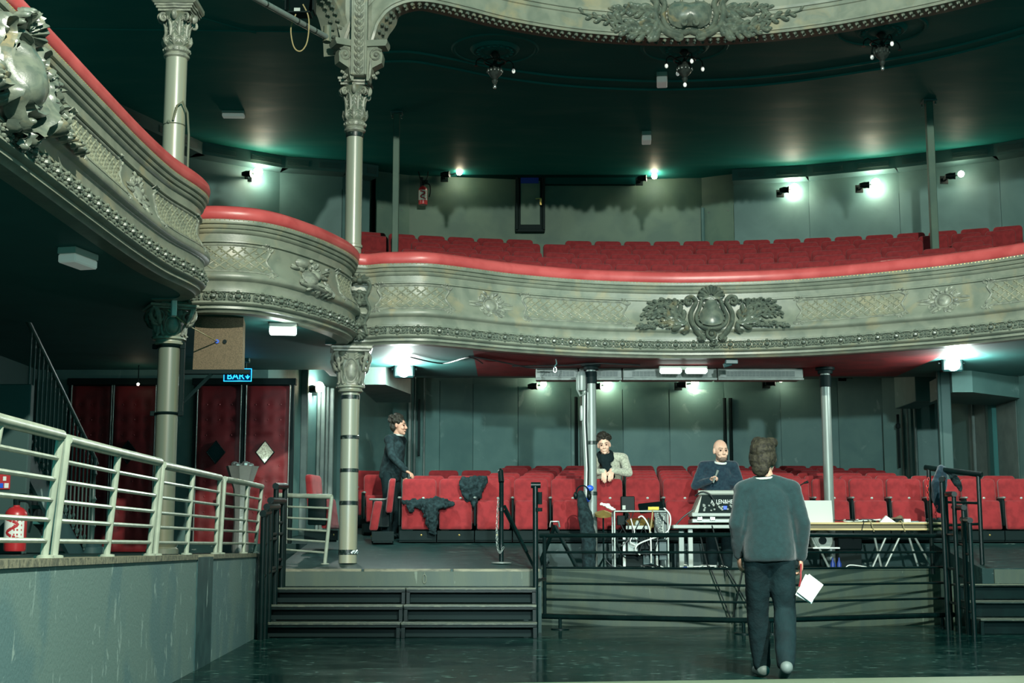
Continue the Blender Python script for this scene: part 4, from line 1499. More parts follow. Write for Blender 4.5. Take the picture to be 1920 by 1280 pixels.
# ---------------------------------------------------------------- chandeliers on plaster rosettes
def chandelier(px, py, lb, up):
    c = PZ(px, py, CZ)
    t = thing('chandelier', (c.x, c.y, CZ-.55), lb, 'chandelier', 'dark chandeliers under the upper ceiling')
    m = MB()
    m.lathe([(.02, CZ-.03), (.14, CZ-.05), (.18, CZ-.035), (.22, CZ-.05), (.26, CZ-.03), (.30, CZ-.045), (.33, CZ-.03), (.35, CZ-.002)], (c.x, c.y, 0), 28, cap=False)
    for k in range(16):
        a = 2*pi*k/16
        m.ell((c.x+.24*cos(a), c.y+.24*sin(a), CZ-.045), (.03, .03, .018), 6, 4)
    O('ceiling_rosette', m, 'ceiling_teal_lift', t)
    m = MB(); m.lathe([(.56, CZ-.001), (.57, CZ-.018), (.60, CZ-.02), (.62, CZ-.001)], (c.x, c.y, 0), 40, cap=False); O('outer_ring', m, 'ceiling_teal_lift', t)
    m = MB(); m.lathe([(.05, CZ-.05), (.07, CZ-.09), (.03, CZ-.13), (.015, CZ-.17), (.03, CZ-.2), (.06, CZ-.24), (.075, CZ-.27), (.10, CZ-.30), (.105, CZ-.34), (.08, CZ-.385), (.045, CZ-.42), (.03, CZ-.44), (.042, CZ-.46), (.028, CZ-.5), (.012, CZ-.52)], (c.x, c.y, 0), 16)
    O('body', m, 'bronze_black', t)
    m = MB()
    for k in range(12):
        a = 2*pi*k/12
        m.ell((c.x+.103*cos(a), c.y+.103*sin(a), CZ-.325), (.016, .016, .035), 6, 4)
        m.ell((c.x+.075*cos(a), c.y+.075*sin(a), CZ-.25), .014, 5, 3)
    O('leaf_ring', m, 'bronze_black', t)
    m = MB(); m.tube([(c.x+.15*cos(2*pi*k/20), c.y+.15*sin(2*pi*k/20), CZ-.19) for k in range(20)], .011, 6, closed=True); O('hoop', m, 'bronze_black', t)
    for k in range(4):
        a = k*pi/2+.25
        ca, sa = cos(a), sin(a)
        q = lambda r, z: V((c.x+ca*r, c.y+sa*r, CZ+z))
        m = MB(); m.tube(spline([q(.05, -.22), q(.13, -.19), q(.2, -.15), q(.26, -.19), q(.27, -.25)], 4), .009, 6)
        m.lathe([(.03, CZ-.27), (.012, CZ-.25)], (c.x+ca*.27, c.y+sa*.27, 0), 8)
        o = O('arm', m, 'bronze_black', t)
        if k in up:
            m = MB(); m.ell(q(.27, -.30), (.026, .026, .034), 8, 6); O('bulb', m, 'unlit_bulb_glow', o, sm=60, label='unlit white bulb')
    m = MB(); m.ell((c.x, c.y, CZ-.55), (.027, .027, .034), 8, 6); O('finial_bulb', m, 'unlit_bulb_glow' if len(up) > 2 else 'chrome', t, sm=60)
chandelier(928, 92, 'dark chandelier under the upper ceiling, leftmost of three', (0,))
chandelier(1283, 88, 'dark chandelier under the upper ceiling, middle of three, below the arch shield', (0, 1, 2, 3))
chandelier(1652, 55, 'dark chandelier under the upper ceiling, rightmost of three', (1, 3))

# lighting bar at the top left with a lamp and a loop of cable
a, b = P(470, -8, 14.6), P(613, 70, 16.4)
t = thing('lighting_bar', b, 'grey steel lighting pipe at the top, sloping down to the arch bracket', 'pipe')
m = MB(); m.tube([a, b], .035, 12); O('pipe', m, 'steel_grey', t)
m = MB(); m.tube([b+V((0, 0, -.06)), b+V((0, .02, .14))], .05, 10); O('end_clamp', m, 'iron_dark', t)
for k in (.18, .58, .68, .82):
    q = a.lerp(b, k); m = MB(); m.tube([q-(b-a)*.008, q+(b-a)*.008], .037, 12); O('tape_band', m, 'tape', t)
q = a.lerp(b, .62)
m = MB(); m.tube(spline([q+V((-.05, 0, .1)), q+V((-.10, -.02, -.08)), q+V((-.06, -.02, -.3)), q+V((.02, 0, -.34)), q+V((.09, 0, -.22)), q+V((.10, 0, .05)), q+V((.03, 0, .22))], 6), .008, 6)
O('safety_cable', m, 'cable_tan', t)
q = P(568, 18, 16.0)
t = thing('stage_spotlight', q, 'black stage spotlight with barn doors hanging above the lighting pipe', 'light')
m = MB(); m.tube([q+V((0, .15, .2)), q+V((0, 0, .1)), q+V((0, -.12, .02))], [.10, .12, .14], 14); O('body', m, 'black_gloss', t)
for d, w in (((-.16, -.2, 0), (.02, .2, .24)), ((.16, -.2, 0), (.02, .2, .24)), ((0, -.2, -.14), (.26, .2, .02))):
    m = MB(); m.box(q+V(d), w, .003); O('barn_door', m, 'black_gloss', t, sm=0)
m = MB(); m.tube([q+V((-.14, .05, .1)), q+V((-.14, .05, .34)), q+V((.14, .05, .34)), q+V((.14, .05, .1))], .012, 6); m.tube([q+V((0, .05, .34)), (q.x, q.y+.05, CZ)], .018, 6); O('yoke', m, 'black_gloss', t)
m = MB(); m.box(q+V((-.20, -.1, .11)), (.05, .005, .07)); m.box(q+V((-.02, -.31, -.12)), (.07, .005, .04)); O('tape_mark', m, 'white_plastic', t, sm=0)

# ---------------------------------------------------------------- grey railing along the pit wall
def lean(pxt, pyt, pxb, Y=None):
    Y = wall_y(pxb)
    x = WY(Y)-.13
    return P(pxt, pyt, Y*1.003), V((x, Y, .905))
segs = [((-30, 778, -22), [(-30, 778, -22), (0, 787, 8), (114, 816, 131)], 'nearest segment at the left edge'),
        (0, [(126, 824, 148), (222, 848, 240), (299, 866, 314)], 'second segment from the left, longest in view'),
        (0, [(305, 872, 325), (362, 884, 379), (412, 895, 430)], 'third segment from the left'),
        (0, [(421, 898, 438), (464, 906, 479), (491, 912, 499)], 'last segment, beside the steps')]
for _, ps, w in segs:
    ends = [lean(*q) for q in ps]
    t = thing('grey_railing', ends[0][1], 'pale grey steel railing on the pit wall, '+w, 'railing', 'grey railing segments on the pit wall')
    m = MB(); m.tube([e[0] for e in ends], .030, 12); O('top_rail', m, 'grey_rail', t)
    for (top, bot) in ends:
        m = MB(); m.tube([top, bot], .021, 10); m.lathe([(.05, 0), (.05, .012), (.025, .016)], bot, 12); O('post', m, 'grey_rail', t)
    for k in (.19, .36, .53, .69, .86):
        m = MB(); m.tube([e[0].lerp(e[1], k) for e in ends], .0125, 8); O('bar', m, 'grey_rail', t)
# second short railing on the aisle floor
e0, e1 = (P(519, 928, 17.5), P(526, 1050, 17.5)), (P(622, 931, 17.1), P(609, 1056, 17.1))
e0[1].z = RZ(17.5); e1[1].z = RZ(17.1)
t = thing('grey_railing', e1[1], 'short pale grey railing standing behind the steps, left of the middle column', 'railing')
m = MB(); m.tube([e0[0], e1[0]], .028, 12); O('top_rail', m, 'grey_rail', t)
for a, b in (e0, e1):
    m = MB(); m.tube([a, b], .022, 10); m.lathe([(.05, 0), (.05, .012), (.025, .016)], b, 12); O('post', m, 'grey_rail', t)
for k in (.17, .34, .51, .67, .83):
    m = MB(); m.tube([e0[0].lerp(e0[1], k), e1[0].lerp(e1[1], k)], .0125, 8); O('bar', m, 'grey_rail', t)

# ---------------------------------------------------------------- black pit railings in front of the parapet
for (xa, ya, xb, yb, lb) in ((XA(1018, 17.4, 1), 17.4, XA(1410, 16.35, 1), 16.35, 'black steel pit railing panel left of the walking man'), (XA(1414, 16.35, 1), 16.35, XA(1774, 17.78, 1), 17.78, 'black steel pit railing panel right of the walking man')):
    t = thing('pit_railing', ((xa+xb)/2, (ya+yb)/2, 0), lb, 'railing')
    a, b = V((xa, ya, 0)), V((xb, yb, 0))
    d = (b-a).normalized()
    for z, r, nm, o in ((1.112, .027, 'top_rail', .04), (.912, .014, 'bar', 0), (.728, .014, 'bar', 0), (.540, .014, 'bar', 0), (.352, .014, 'bar', 0), (.152, .032, 'bottom_rail', .07)):
        up = V((0, 0, z))
        m = MB(); m.tube([a+up-d*o, a.lerp(b, .5)+up, b+up+d*o], r, 10); O(nm, m, 'steel_black', t)
    for q in (a+d*.02, b-d*.02):
        m = MB(); m.tube([q+V((0, 0, .15)), q+V((0, 0, 1.11))], .024, 10); O('post', m, 'steel_black', t)
    for q in (a+d*.22, b-d*.12):
        m = MB(); m.tube([q+V((0, 0, 0.01)), q+V((0, 0, .14))], .022, 10); m.lathe([(.11, 0), (.11, .012), (.03, .02)], q, 16); O('foot', m, 'steel_black', t)

def frame_rail(name, lb, a, b, tops, bots, bars=(), r=.024, mat='steel_black', group=None, par=None):
    "upright rail: posts at plan points a, b with own top and foot heights"
    a, b = V((a[0], a[1], 0)), V((b[0], b[1], 0))
    t = thing(name, (a.x, a.y, min(bots)), lb, 'railing', group)
    A, B = a+V((0, 0, tops[0])), b+V((0, 0, tops[1]))
    d = (B-A).normalized()
    m = MB(); m.tube([A-d*.05, A, B, B+d*.05], r*1.25, 10); O('top_rail', m, mat, t)
    for q, zt, zb in ((a, tops[0], bots[0]), (b, tops[1], bots[1])):
        m = MB(); m.tube([q+V((0, 0, zb)), q+V((0, 0, zt))], r, 10); O('post', m, mat, t)
    for k in bars:
        m = MB(); m.tube([a+V((0, 0, bots[0]+(tops[0]-bots[0])*k)), b+V((0, 0, bots[1]+(tops[1]-bots[1])*k))], r*.6, 8); O('bar', m, mat, t)
    return t
# handrails folded along the ends of the steps (seen edge-on)
for k, (px, yt, Y0, Y1, w) in enumerate(((491, 962, 15.3, 15.58, 'leftmost'), (498, 950, 15.5, 16.1, 'second from the left'), (505, 938, 15.75, 16.5, 'third from the left'), (514, 911, 16.1, 16.62, 'tallest, nearest the treads'))):
    z = P(px, yt, Y0).z
    x = XA(px, Y0, .6)
    frame_rail('step_handrail', 'black steel handrail at the left end of the steps, '+w, (x, Y0), (x+.005*k, Y1), (z, z+.02), (0, 0), (.5, .75), .03, group='handrails left of the steps')
for k, (px, yt, Y0, Y1, w) in enumerate(((1779, 898, 17.1, 17.33, 'tallest, leftmost'), (1801, 926, 16.7, 17.3, 'second from the left'), (1818, 951, 16.3, 16.9, 'third from the left'), (1829, 975, 15.95, 16.45, 'lowest, beside the treads'))):
    z = P(px, yt, Y0).z
    x = XA(px, Y0, .6)
    frame_rail('step_handrail', 'black steel handrail at the right steps, '+w, (x-.035, Y0), (x+.05, Y1), (z, z+.02), (0, 0), (.2, .45, .7), .026, group='handrails at the right steps')
a, b = P(1741, 877, 18.05), P(1834, 889, 17.6)
frame_rail('guard_rail', 'black guard rail with dark clothes hung on it, above the right end of the pit', (a.x, a.y), (b.x, b.y), (a.z, b.z), (.64 if a.x < 5.65 else .82, .76), (.45, .68), .027)
# posts by the centre of the steps
q = V((XA(940, 17.2, 1), 17.2, RZ(17.2)))
t = thing('stanchion', q, 'black stanchion with round base at the top of the steps, hung with white chain', 'post')
zt = P(940, 885, 17.2).z
m = MB(); m.tube([q+V((0, 0, .02)), (q.x, q.y, zt-.1), (q.x-.01, q.y-.02, zt-.05)], .028, 12); O('shaft', m, 'steel_black', t)
m = MB(); m.tube([(q.x+.0, q.y-.04, zt-.12), (q.x-.01, q.y, zt+.0), (q.x-.01, q.y+.1, zt+.02)], .034, 12); O('top_elbow', m, 'steel_black', t)
m = MB(); m.lathe([(.12, 0), (.12, .01), (.04, .02)], q, 20); O('base_disc', m, 'steel_grey', t)
m = MB(); m.lathe([(.036, q.z+.16), (.036, q.z+.22)], (q.x, q.y, 0), 12); m.lathe([(.034, q.z+.62), (.034, q.z+.66)], (q.x, q.y, 0), 12); O('collar', m, 'steel_black', t)
def chain(name, pts, mat, lb, cat='chain', par=None):
    pts = resample(spline(pts, 6), .042)
    m = MB()
    for i in range(len(pts)-1):
        c, d = (pts[i]+pts[i+1])/2, (pts[i+1]-pts[i]).normalized()
        o = d.orthogonal().normalized() if i % 2 else d.cross(d.orthogonal()).normalized()
        m.tube([c+d*.028*cos(2*pi*k/8)+o*.013*sin(2*pi*k/8) for k in range(8)], .0038, 4, closed=True)
    return O(name, m, mat, par, lb if par is None else None, cat if par is None else None)
chain('plastic_chain', [V((q.x-.035, q.y-.03, q.z+.78)), V((q.x-.05, q.y-.04, q.z+.5)), V((q.x-.05, q.y-.04, q.z+.24)), V((q.x-.02, q.y-.05, q.z+.12)), V((q.x+.03, q.y-.05, q.z+.2))], 'steel_grey', 'pale plastic chain hanging on the black stanchion beside the steps')
x = XA(1004, 16.4, 1)
zt = P(1004, 906, 16.4).z
t = thing('handrail_post', (x, 16.4, 0), 'tall black steel post between the steps and the pit railing, from the floor up', 'post')
m = MB(); m.tube([(x, 16.4, 0), (x, 16.4, zt-.03)], .031, 12); O('shaft', m, 'steel_black', t)
m = MB(); m.tube([(x-.05, 16.4, zt-.02), (x+.06, 16.4, zt-.02)], .034, 12); O('top_tee', m, 'steel_black', t)
m = MB(); m.tube([(x+.05, 16.36, zt-.24), (x+.05, 16.36, zt-.1)], .028, 10); m.tube([(x+.04, 16.38, zt-.32), (x+.04, 16.38, zt-.28)], .04, 10); O('socket', m, 'steel_black', t)
m = MB(); m.tube([(x, 16.42, .6), (x+.12, 16.9, .6)], .02, 8); O('stub_bar', m, 'steel_black', t)
for k, (p0, p1) in enumerate((((946, 957), (1001, 1062)), ((946, 948), (988, 1034)))):
    A, B = P(*p0, 17.18), P(*p1, 16.75)
    B.z = max(B.z, RZ(16.75)+.01) if k == 0 else B.z
    m = MB(); m.tube([A, B], .017, 8); O('brace_rod', m, 'steel_black', t, label='slanting brace rod')
apex = P(1040, 985, 18.25)
t = thing('folding_trestle', (apex.x, 18.25, .72), 'black folding trestle leg standing behind the pit railing, below the tall seat gap', 'trestle')
for px, Y in ((1010, 18.45), (1081, 18.32)):
    B = P(px, 1062, Y); B.z = .722
    m = MB(); m.tube([apex, B], .026, 10); O('leg', m, 'steel_black', t)
m = MB(); m.tube([apex+V((-.06, 0, -.02)), apex+V((-.05, 0, .05)), apex+V((.05, 0, .05)), apex+V((.06, 0, -.02))], .014, 8); O('hinge', m, 'chrome', t)

# ---------------------------------------------------------------- steps
ST = [(15.6, .166), (15.95, .34), (16.3, .516)]
def steps(name, lb, x0, x1, grp):
    t = thing(name, ((x0+x1)/2, 16.1, 0), lb, 'steps', grp)
    zprev = 0
    for i, (Y, z) in enumerate(ST):
        m = MB(); m.box(((x0+x1)/2, (Y+16.648)/2 if i == 2 else Y+.19, z-.012), (x1-x0, 16.648-Y if i == 2 else .40, .024), .004); O('tread', m, 'tread', t, sm=0)
        m = MB(); m.box(((x0+x1)/2, Y-.004, z-.004), (x1-x0, .012, .012), .002); O('tread_edge', m, 'tread_edge', t, sm=0)
        m = MB()
        m.box(((x0+x1)/2, Y+.02, z-.038), (x1-x0, .03, .03), .003)
        for xx in (x0+.022, x1-.022):
            m.box((xx, Y+.02, (z+zprev)/2-.02), (.044, .03, z-zprev-.04), .003)
        O('step_frame', m, 'steel_black', t, sm=0)
        m = MB(); m.box(((x0+x1)/2, Y+.13, (z+zprev)/2-.015), (x1-x0-.05, .02, z-zprev-.05)); O('riser_panel', m, 'riser_black', t, sm=0)
        zprev = z
steps('metal_steps', 'black metal step unit up to the aisle, left half of the left flight', -2.72, -1.205, 'step units')
steps('metal_steps', 'black metal step unit up to the aisle, right half of the left flight', -1.195, .27, 'step units')
m = MB(); m.box((-1.2, 16.638, .61), (3.06, .02, .17), .003)
O('riser_board', m, 'parapet', bpy.data.objects['aisle_floor'], sm=0)
for k, (Y, z) in enumerate(((16.3, .18), (16.65, .36), (17.0, .54))):
    pass
t = thing('metal_steps', (6.4, 16.8, 0), 'dark metal steps at the right edge beside the black handrails', 'steps')
x0, x1 = XA(1835, 16.3, .3), 8.2
zprev = 0
for i, (Y, z) in enumerate(((16.25, .175), (16.62, .36), (17.0, .54))):
    m = MB(); m.box(((x0+x1)/2, Y+.19, z-.012), (x1-x0, .40 if i < 2 else .35, .024), .004); O('tread', m, 'tread', t, sm=0)
    m = MB(); m.box(((x0+x1)/2, Y-.004, z-.004), (x1-x0, .012, .012), .002); O('tread_edge', m, 'tread_edge', t, sm=0)
    m = MB(); m.box(((x0+x1)/2, Y+.13, (z+zprev)/2-.015), (x1-x0-.05, .02, z-zprev-.04)); m.box((x0+.02, Y+.02, (z+zprev)/2-.02), (.04, .03, z-zprev-.02), .003); O('riser_panel', m, 'steel_black', t, sm=0)
    zprev = z
m = MB(); m.box(((6.0+9)/2, 17.34, .625), (3.4, .03, .17), .003); O('riser_board', m, 'parapet', bpy.data.objects['aisle_floor.001'], sm=0)
m = MB(); c = PZ(812, 1078, .62); m.tube([(c.x+.02*cos(2*pi*k/14), 16.615, .61+.05*sin(2*pi*k/14)) for k in range(14)], .007, 6, closed=True); m.tube([(c.x, 16.62, .69), (c.x, 16.615, .655)], .006, 6)
O('snap_hook', m, 'iron_dark', None, 'metal snap hook hanging on the riser above the left steps', 'hook')
m = MB(); c = PZ(1243, 1177, 0.0); m.box((c.x, c.y+.6, .012), (.11, .14, .024), .004)
O('paper_card', m, 'card_white', None, 'small white card lying on the floor under the pit railing', 'card')

# ---------------------------------------------------------------- red tufted doors
def tufted_door(n, px0, px1, Y, dia, lit, lb):
    z0, z1 = .905, 3.17
    x0, x1 = XA(px0, Y, 2), XA(px1, Y, 2)
    W, H = x1-x0, z1-z0
    d = bpy.data.objects.new('door_%d' % n, None); COL.objects.link(d); d.location = ((x0+x1)/2, Y, z0); WL[d.name] = tuple(d.location)
    props(d, lb, None, None, 'structure')
    m = MB(); m.box(((x0+x1)/2, Y+.03, (z0+z1)/2), (W, .04, H), .004); O('door_leaf', m, 'riser_black', d, sm=0)
    sp = .19
    cols = [x0+W*(.22+.28*k) for k in range(3)]
    rws = [z0+.12+sp*1.1*j for j in range(int((H-.1)/(sp*1.1)))]
    btn = [(cx, cz) for cx in cols for cz in rws if not (dia and abs(cx-dia[0])+abs(cz-dia[1]) < .26)]
    rows = []
    ni, nj = 16, 52
    for j in range(nj+1):
        z = z0+.01+(H-.02)*j/nj
        row = []
        for i in range(ni+1):
            x = x0+.01+(W-.02)*i/ni
            dd = min((math.hypot(x-a, z-b) for a, b in btn), default=1)
            e = min(i, ni-i, j, nj-j)
            o = .018*(1-math.exp(-(dd/.05)**2))*(1 if e else 0)
            row.append(V((x, Y-o, z)))
        rows.append(row)
    m = MB(); m.grid(rows); O('tufted_leather', m, 'red_leather', d, sm=70)
    m = MB()
    for a, b in btn:
        m.ell((a, Y-.004, b), (.012, .008, .012), 6, 4)
    o = O('tuft_buttons', m, 'red_leather', d); o['kind'] = 'stuff'
    if dia:
        a, b = dia
        k, h = .125, .155
        m = MB(); m.prism([(a-k, b), (a, b-h), (a+k, b), (a, b+h)], lambda u, v: V((u, Y-.05, v)), lambda u, v: V((u, Y-.0, v))); w = O('diamond_window', m, 'glass_lit' if lit else 'glass_dark', d, sm=0, label='lit diamond window' if lit else 'dark diamond window')
        m = MB(); m.tube([(a-k, Y-.05, b), (a, Y-.05, b-h), (a+k, Y-.05, b), (a, Y-.05, b+h)], .010, 6, closed=True); O('window_rim', m, 'black_plastic', w)
    m = MB()
    for xx in (x0+.006, x1-.006):
        m.box((xx, Y-.012, (z0+z1)/2), (.012, .05, H), .002)
    O('edge_strip', m, 'steel_grey', d, sm=0)
YD = 19.38
zz = P(405, 848, YD).z
tufted_door(1, 128, 206, YD, None, False, 'red tufted leather door leaf at far left, behind the staircase')
tufted_door(2, 208, 289, YD, (XA(240, YD, 2), zz), False, 'red tufted leather door leaf with dark diamond, left of the left column')
tufted_door(3, 366, 450, YD, (XA(405, YD, 2), zz), False, 'red tufted leather door leaf with dark diamond, right of the left column')
tufted_door(4, 458, 542, YD, (XA(497, YD, 2), zz), True, 'red tufted leather door leaf with lit diamond window')
light('diamond_glow', 'POINT', (XA(497, YD, 2), YD-.12, zz-.1), .6, COOL, .04)
m = MB()
for px in (126, 207.5, 291, 362, 454, 546):
    m.box((XA(px, YD, 2), YD+.02, 2.0), (.04, .10, 2.36), .004)
m.box((XA(210, YD, 2), YD+.02, 3.22), (1.3, .12, .09), .004); m.box((XA(454, YD, 2), YD+.02, 3.22), (1.42, .12, .09), .004)
struct('trim_7', m, 'riser_black', sm=0)
# lit signs
p = P(446, 703, 18.3)
t = thing('bar_sign', p, 'blue lit glass sign reading BAR with an arrow, behind the brown box', 'sign')
m = MB(); m.box(p, (.35, .02, .16), .004); O('panel', m, 'sign_panel', t, sm=0)
m = MB()
for dz in (-.08, .08):
    m.box(p+V((0, -.012, dz)), (.36, .012, .008))
for dx in (-.177, .177):
    m.box(p+V((dx, -.012, 0)), (.008, .012, .165))
O('neon_frame', m, 'neon_blue', t, sm=0)
O('lettering', text_mb('BAR', .125, lambda u, v, d: p+V((-.14+u, -.018-d, -.055+v))), 'neon_blue', t, sm=0)
m = MB(); m.tube([p+V((.13, -.02, .05)), p+V((.13, -.02, -.045))], .007, 6); m.tube([p+V((.105, -.02, -.015)), p+V((.13, -.02, -.05)), p+V((.155, -.02, -.015))], .007, 6); O('arrow', m, 'neon_blue', t)
m = MB(); m.box(p+V((-.1, 0, .12)), (.02, .02, .1)); m.box(p+V((.1, 0, .12)), (.02, .02, .1)); m.box(p+V((0, .01, .22)), (.3, .06, .12), .01); O('bracket', m, 'sign_green', t, sm=0)
light('sign_glow', 'POINT', p+V((0, -.15, -.1)), 1.2, (.15, .6, 1), .05)
p = P(196, 670, 19.3)
t = thing('exit_sign', p, 'small unlit sign reading SORTIE above the left red doors', 'sign')
m = MB(); m.box(p, (.24, .04, .085), .004); O('panel', m, 'sign_green', t, sm=0)
O('lettering', text_mb('SORTIE', .05, lambda u, v, d: p+V((-.10+u, -.022-d, -.018+v))), 'sign_text', t, sm=0)
m = MB(); m.ell(P(259, 720, 19.0), .018, 8, 6); t = O('spot_bulb', m, 'bulb_on', None, 'tiny bright bulb above the red door left of the left column', 'lamp')
m = MB(); a = P(259, 720, 19.0); m.tube([a+V((0, 0, .02)), (a.x, a.y, 3.40)], .008, 5); O('bulb_stem', m, 'black_plastic', t)

# upper door in the back wall with a blue pane
a, b = P(972, 432, 26.25), P(1016, 300, 26.25)
m = MB(); m.box(((a.x+b.x)/2, 26.22, (a.z+b.z)/2), (b.x-a.x, .06, b.z-a.z), .006)
d = O('door_5', m, 'riser_black', None, 'small dark door with a bluish pane in the balcony back wall', None, None, 'structure', 0)
m = MB(); m.box(((a.x+b.x)/2, 26.185, a.z+(b.z-a.z)*.38), (b.x-a.x-.08, .02, (b.z-a.z)*.62), .004); O('door_board', m, 'upper_wall', d, sm=0)
m = MB(); m.box((P(993, 328, 26.2).x, 26.18, P(993, 327, 26.2).z), (.34, .02, .36), .004); O('blue_pane', m, 'glass_blue', d, sm=0, label='dim blue pane')
h = P(1014, 378, 26.1); m = MB(); m.box(h, (.035, .02, .13), .004); m.tube([h+V((0, -.02, .05)), h+V((0, -.06, .05)), h+V((-.1, -.06, .04))], .01, 6); O('door_handle', m, 'brass', d)
m = MB()
for xx in (a.x-.03, b.x+.03):
    m.box((xx, 26.2, (a.z+b.z)/2), (.05, .10, b.z-a.z+.04), .005)
m.box(((a.x+b.x)/2, 26.2, a.z-.02), (b.x-a.x+.1, .1, .05), .005)
O('door_frame', m, 'riser_black', d, sm=0)

# ---------------------------------------------------------------- staircase on the left
def stair_pt(t, dz=0):
    "t = 0 at the newel, 1 where the rail meets the upper floor"
    return V((-4.95-.33*t, 16.9-1.5*t, 1.06+HC+1.36*t+dz))
t = thing('staircase', (-4.95, 16.9, .9), 'dark iron staircase with thin balusters climbing at the far left', 'stairs')
m = MB(); m.tube([stair_pt(-.03, -.02), stair_pt(0), stair_pt(.5), stair_pt(1.05)], .03, 10); O('handrail', m, 'stair_iron', t)
for k in range(17):
    q = .05+.058*k
    a, b = stair_pt(q), stair_pt(q, -1.22)
    m = MB(); m.tube([b, a], .011, 6); m.ell(a+V((0, 0, -.10)), (.018, .018, .035), 6, 4); m.ell(a+V((0, 0, -.16)), (.014, .014, .02), 6, 4); m.ell(b+V((0, 0, .16)), (.02, .02, .03), 6, 4); m.ell(b+V((0, 0, .06)), (.026, .026, .04), 6, 4)
    m.tube([b+V((0, 0, .1)), b+V((-.05, .02, .09)), b+V((-.08, .03, .02))], .008, 5)
    m.ell(b+V((-.08, .03, .0)), .018, 6, 4)
    O('baluster', m, 'stair_iron', t)
n0 = stair_pt(0)
m = MB(); m.lathe([(.03, .98), (.05, 1.0), (.03, 1.05), (.035, 1.2), (.05, 1.22), (.03, 1.26), (.025, 1.5), (.045, 1.53), (.025, 1.57), (.022, 1.8), (.04, 1.83), (.02, 1.9), (.035, n0.z), (.0, n0.z+.05)], (n0.x, n0.y, 0), 12); O('newel', m, 'stair_iron', t)
m = MB(); m.lathe([(.15, .902), (.155, .97), (.12, .985), (.13, 1.03), (.03, 1.04)], (n0.x, n0.y, 0), 18); O('newel_base', m, 'strip_dark', t)
m = MB()
m.grid([[stair_pt(q, -1.20)+V((-.02, 0, 0)) for q in (0, .35, .7, 1.05)], [stair_pt(q, -1.52)+V((-.02, 0, 0)) for q in (0, .35, .7, 1.05)], [stair_pt(q, -1.52)+V((-.06, 0, 0)) for q in (0, .35, .7, 1.05)], [stair_pt(q, -1.20)+V((-.06, 0, 0)) for q in (0, .35, .7, 1.05)]], False)
O('stringer', m, 'strip_dark', t, sm=0)
for k in range(8):
    q = stair_pt(.02+.125*k, -1.30)
    m = MB(); m.box(q+V((-.55, 0, 0)), (1.0, .26, .04), .006); O('step', m, 'soffit_teal_lift', t, sm=0)
m = MB()
m.prism([(16.9, .91), (16.9, 1.0), (15.6, 2.2), (14.9, 2.2), (14.9, .91)], lambda u, v: V((-5.25-(16.9-u)*.22, u, v)), lambda u, v: V((-5.31-(16.9-u)*.22, u, v)))
O('side_panel', m, 'stair_wall', t, sm=0)
m = MB(); m.box((-6.6, 15.5, 2.2), (.1, 8, 2.5)); struct('wall_stair', m, 'stair_wall', sm=0)
# ---------------------------------------------------------------- fire extinguishers
def extinguisher(p, h, r, lb, wall=True):
    t = thing('fire_extinguisher', p, lb, 'extinguisher')
    m = MB(); m.lathe([(r*.92, 0), (r, .02), (r, h*.80), (r*.9, h*.87), (r*.6, h*.94), (r*.3, h*.97), (r*.3, h)], p, 18); O('cylinder', m, 'red_plastic', t)
    m = MB(); m.lathe([(r*.3, h), (r*.34, h+.05), (r*.2, h+.07)], p, 10); m.box(p+V((.03, 0, h+.07)), (.12, .025, .02), .004); m.box(p+V((.035, 0, h+.10)), (.11, .022, .015), .004); O('valve', m, 'black_plastic', t)
    m = MB(); m.tube(spline([p+V((.03, -.02, h+.04)), p+V((.12, -.02, h+.02)), p+V((r+.05, -.02, h*.7)), p+V((r+.03, -.02, h*.4))], 5), .011, 6); O('hose', m, 'black_plastic', t)
    g = lambda u, v, o: p+V((sin(u/r)*(r+o), -cos(u/r)*(r+o), v))
    m = MB(); m.grid([[g(u, v, .0015) for u in [r*1.15*(k/6-1)+.0 for k in range(13)]] for v in (h*.22, h*.74)]); q = O('label', m, 'card_white', t)
    m = MB()
    rib(m, [tuple(w) for w in spline([V(w) for w in ((-.6*r, h*.7), (.5*r, h*.58), (-.5*r, h*.4), (.7*r, h*.26))], 5)], .014, lambda u, v, o: g(u, v, .002+o*.05))
    for k in range(4):
        m.grid([[g(u, v, .0025) for u in (.15*r, .5*r, .9*r)] for v in (h*(.34+.1*k), h*(.38+.1*k))])
    O('label_print', m, 'red_plastic', q)
extinguisher(P(793, 384, 25.72), .36, .085, 'red fire extinguisher hung on the balcony back wall by the left post')
m = MB()
q = P(788, 345, 25.75)
m.tube(spline([q+V((-.12, 0, .5)), q+V((-.05, 0, .3)), q+V((.02, 0, .05)), q+V((.12, 0, .1)), q+V((.15, 0, .3))], 5), .012, 6); m.box(q+V((.02, .1, .0)), (.06, .1, .3), .006)
O('wall_cables', m, 'cable_black', None, 'black cables looping on the balcony wall above the red extinguisher', 'cable')
e = P(28, 1012, 13.2); e.z = .93
extinguisher(e, .42, .10, 'red fire extinguisher standing on the gallery floor behind the railing at far left')
s = P(9, 903, 13.4)
t = thing('safety_sign', s, 'small red white and blue fire sign above the extinguisher at far left', 'sign')
m = MB(); m.box(s, (.10, .01, .14), .002); O('panel', m, 'red_plastic', t, sm=0)
m = MB(); m.box(s+V((.0, -.008, .03)), (.03, .005, .04)); m.box(s+V((.02, -.008, -.035)), (.04, .005, .045)); O('pictogram', m, 'card_white', t, sm=0)
m = MB(); m.box(s+V((-.028, -.008, -.035)), (.035, .005, .045)); O('blue_field', m, 'blue_plastic', t, sm=0)
m = MB(); m.box((s.x-.1, s.y+.06, 1.7), (.6, .1, 1.6), .01); O('side_post', m, 'stair_wall', None, 'grey painted pier behind the far left extinguisher', 'pier')
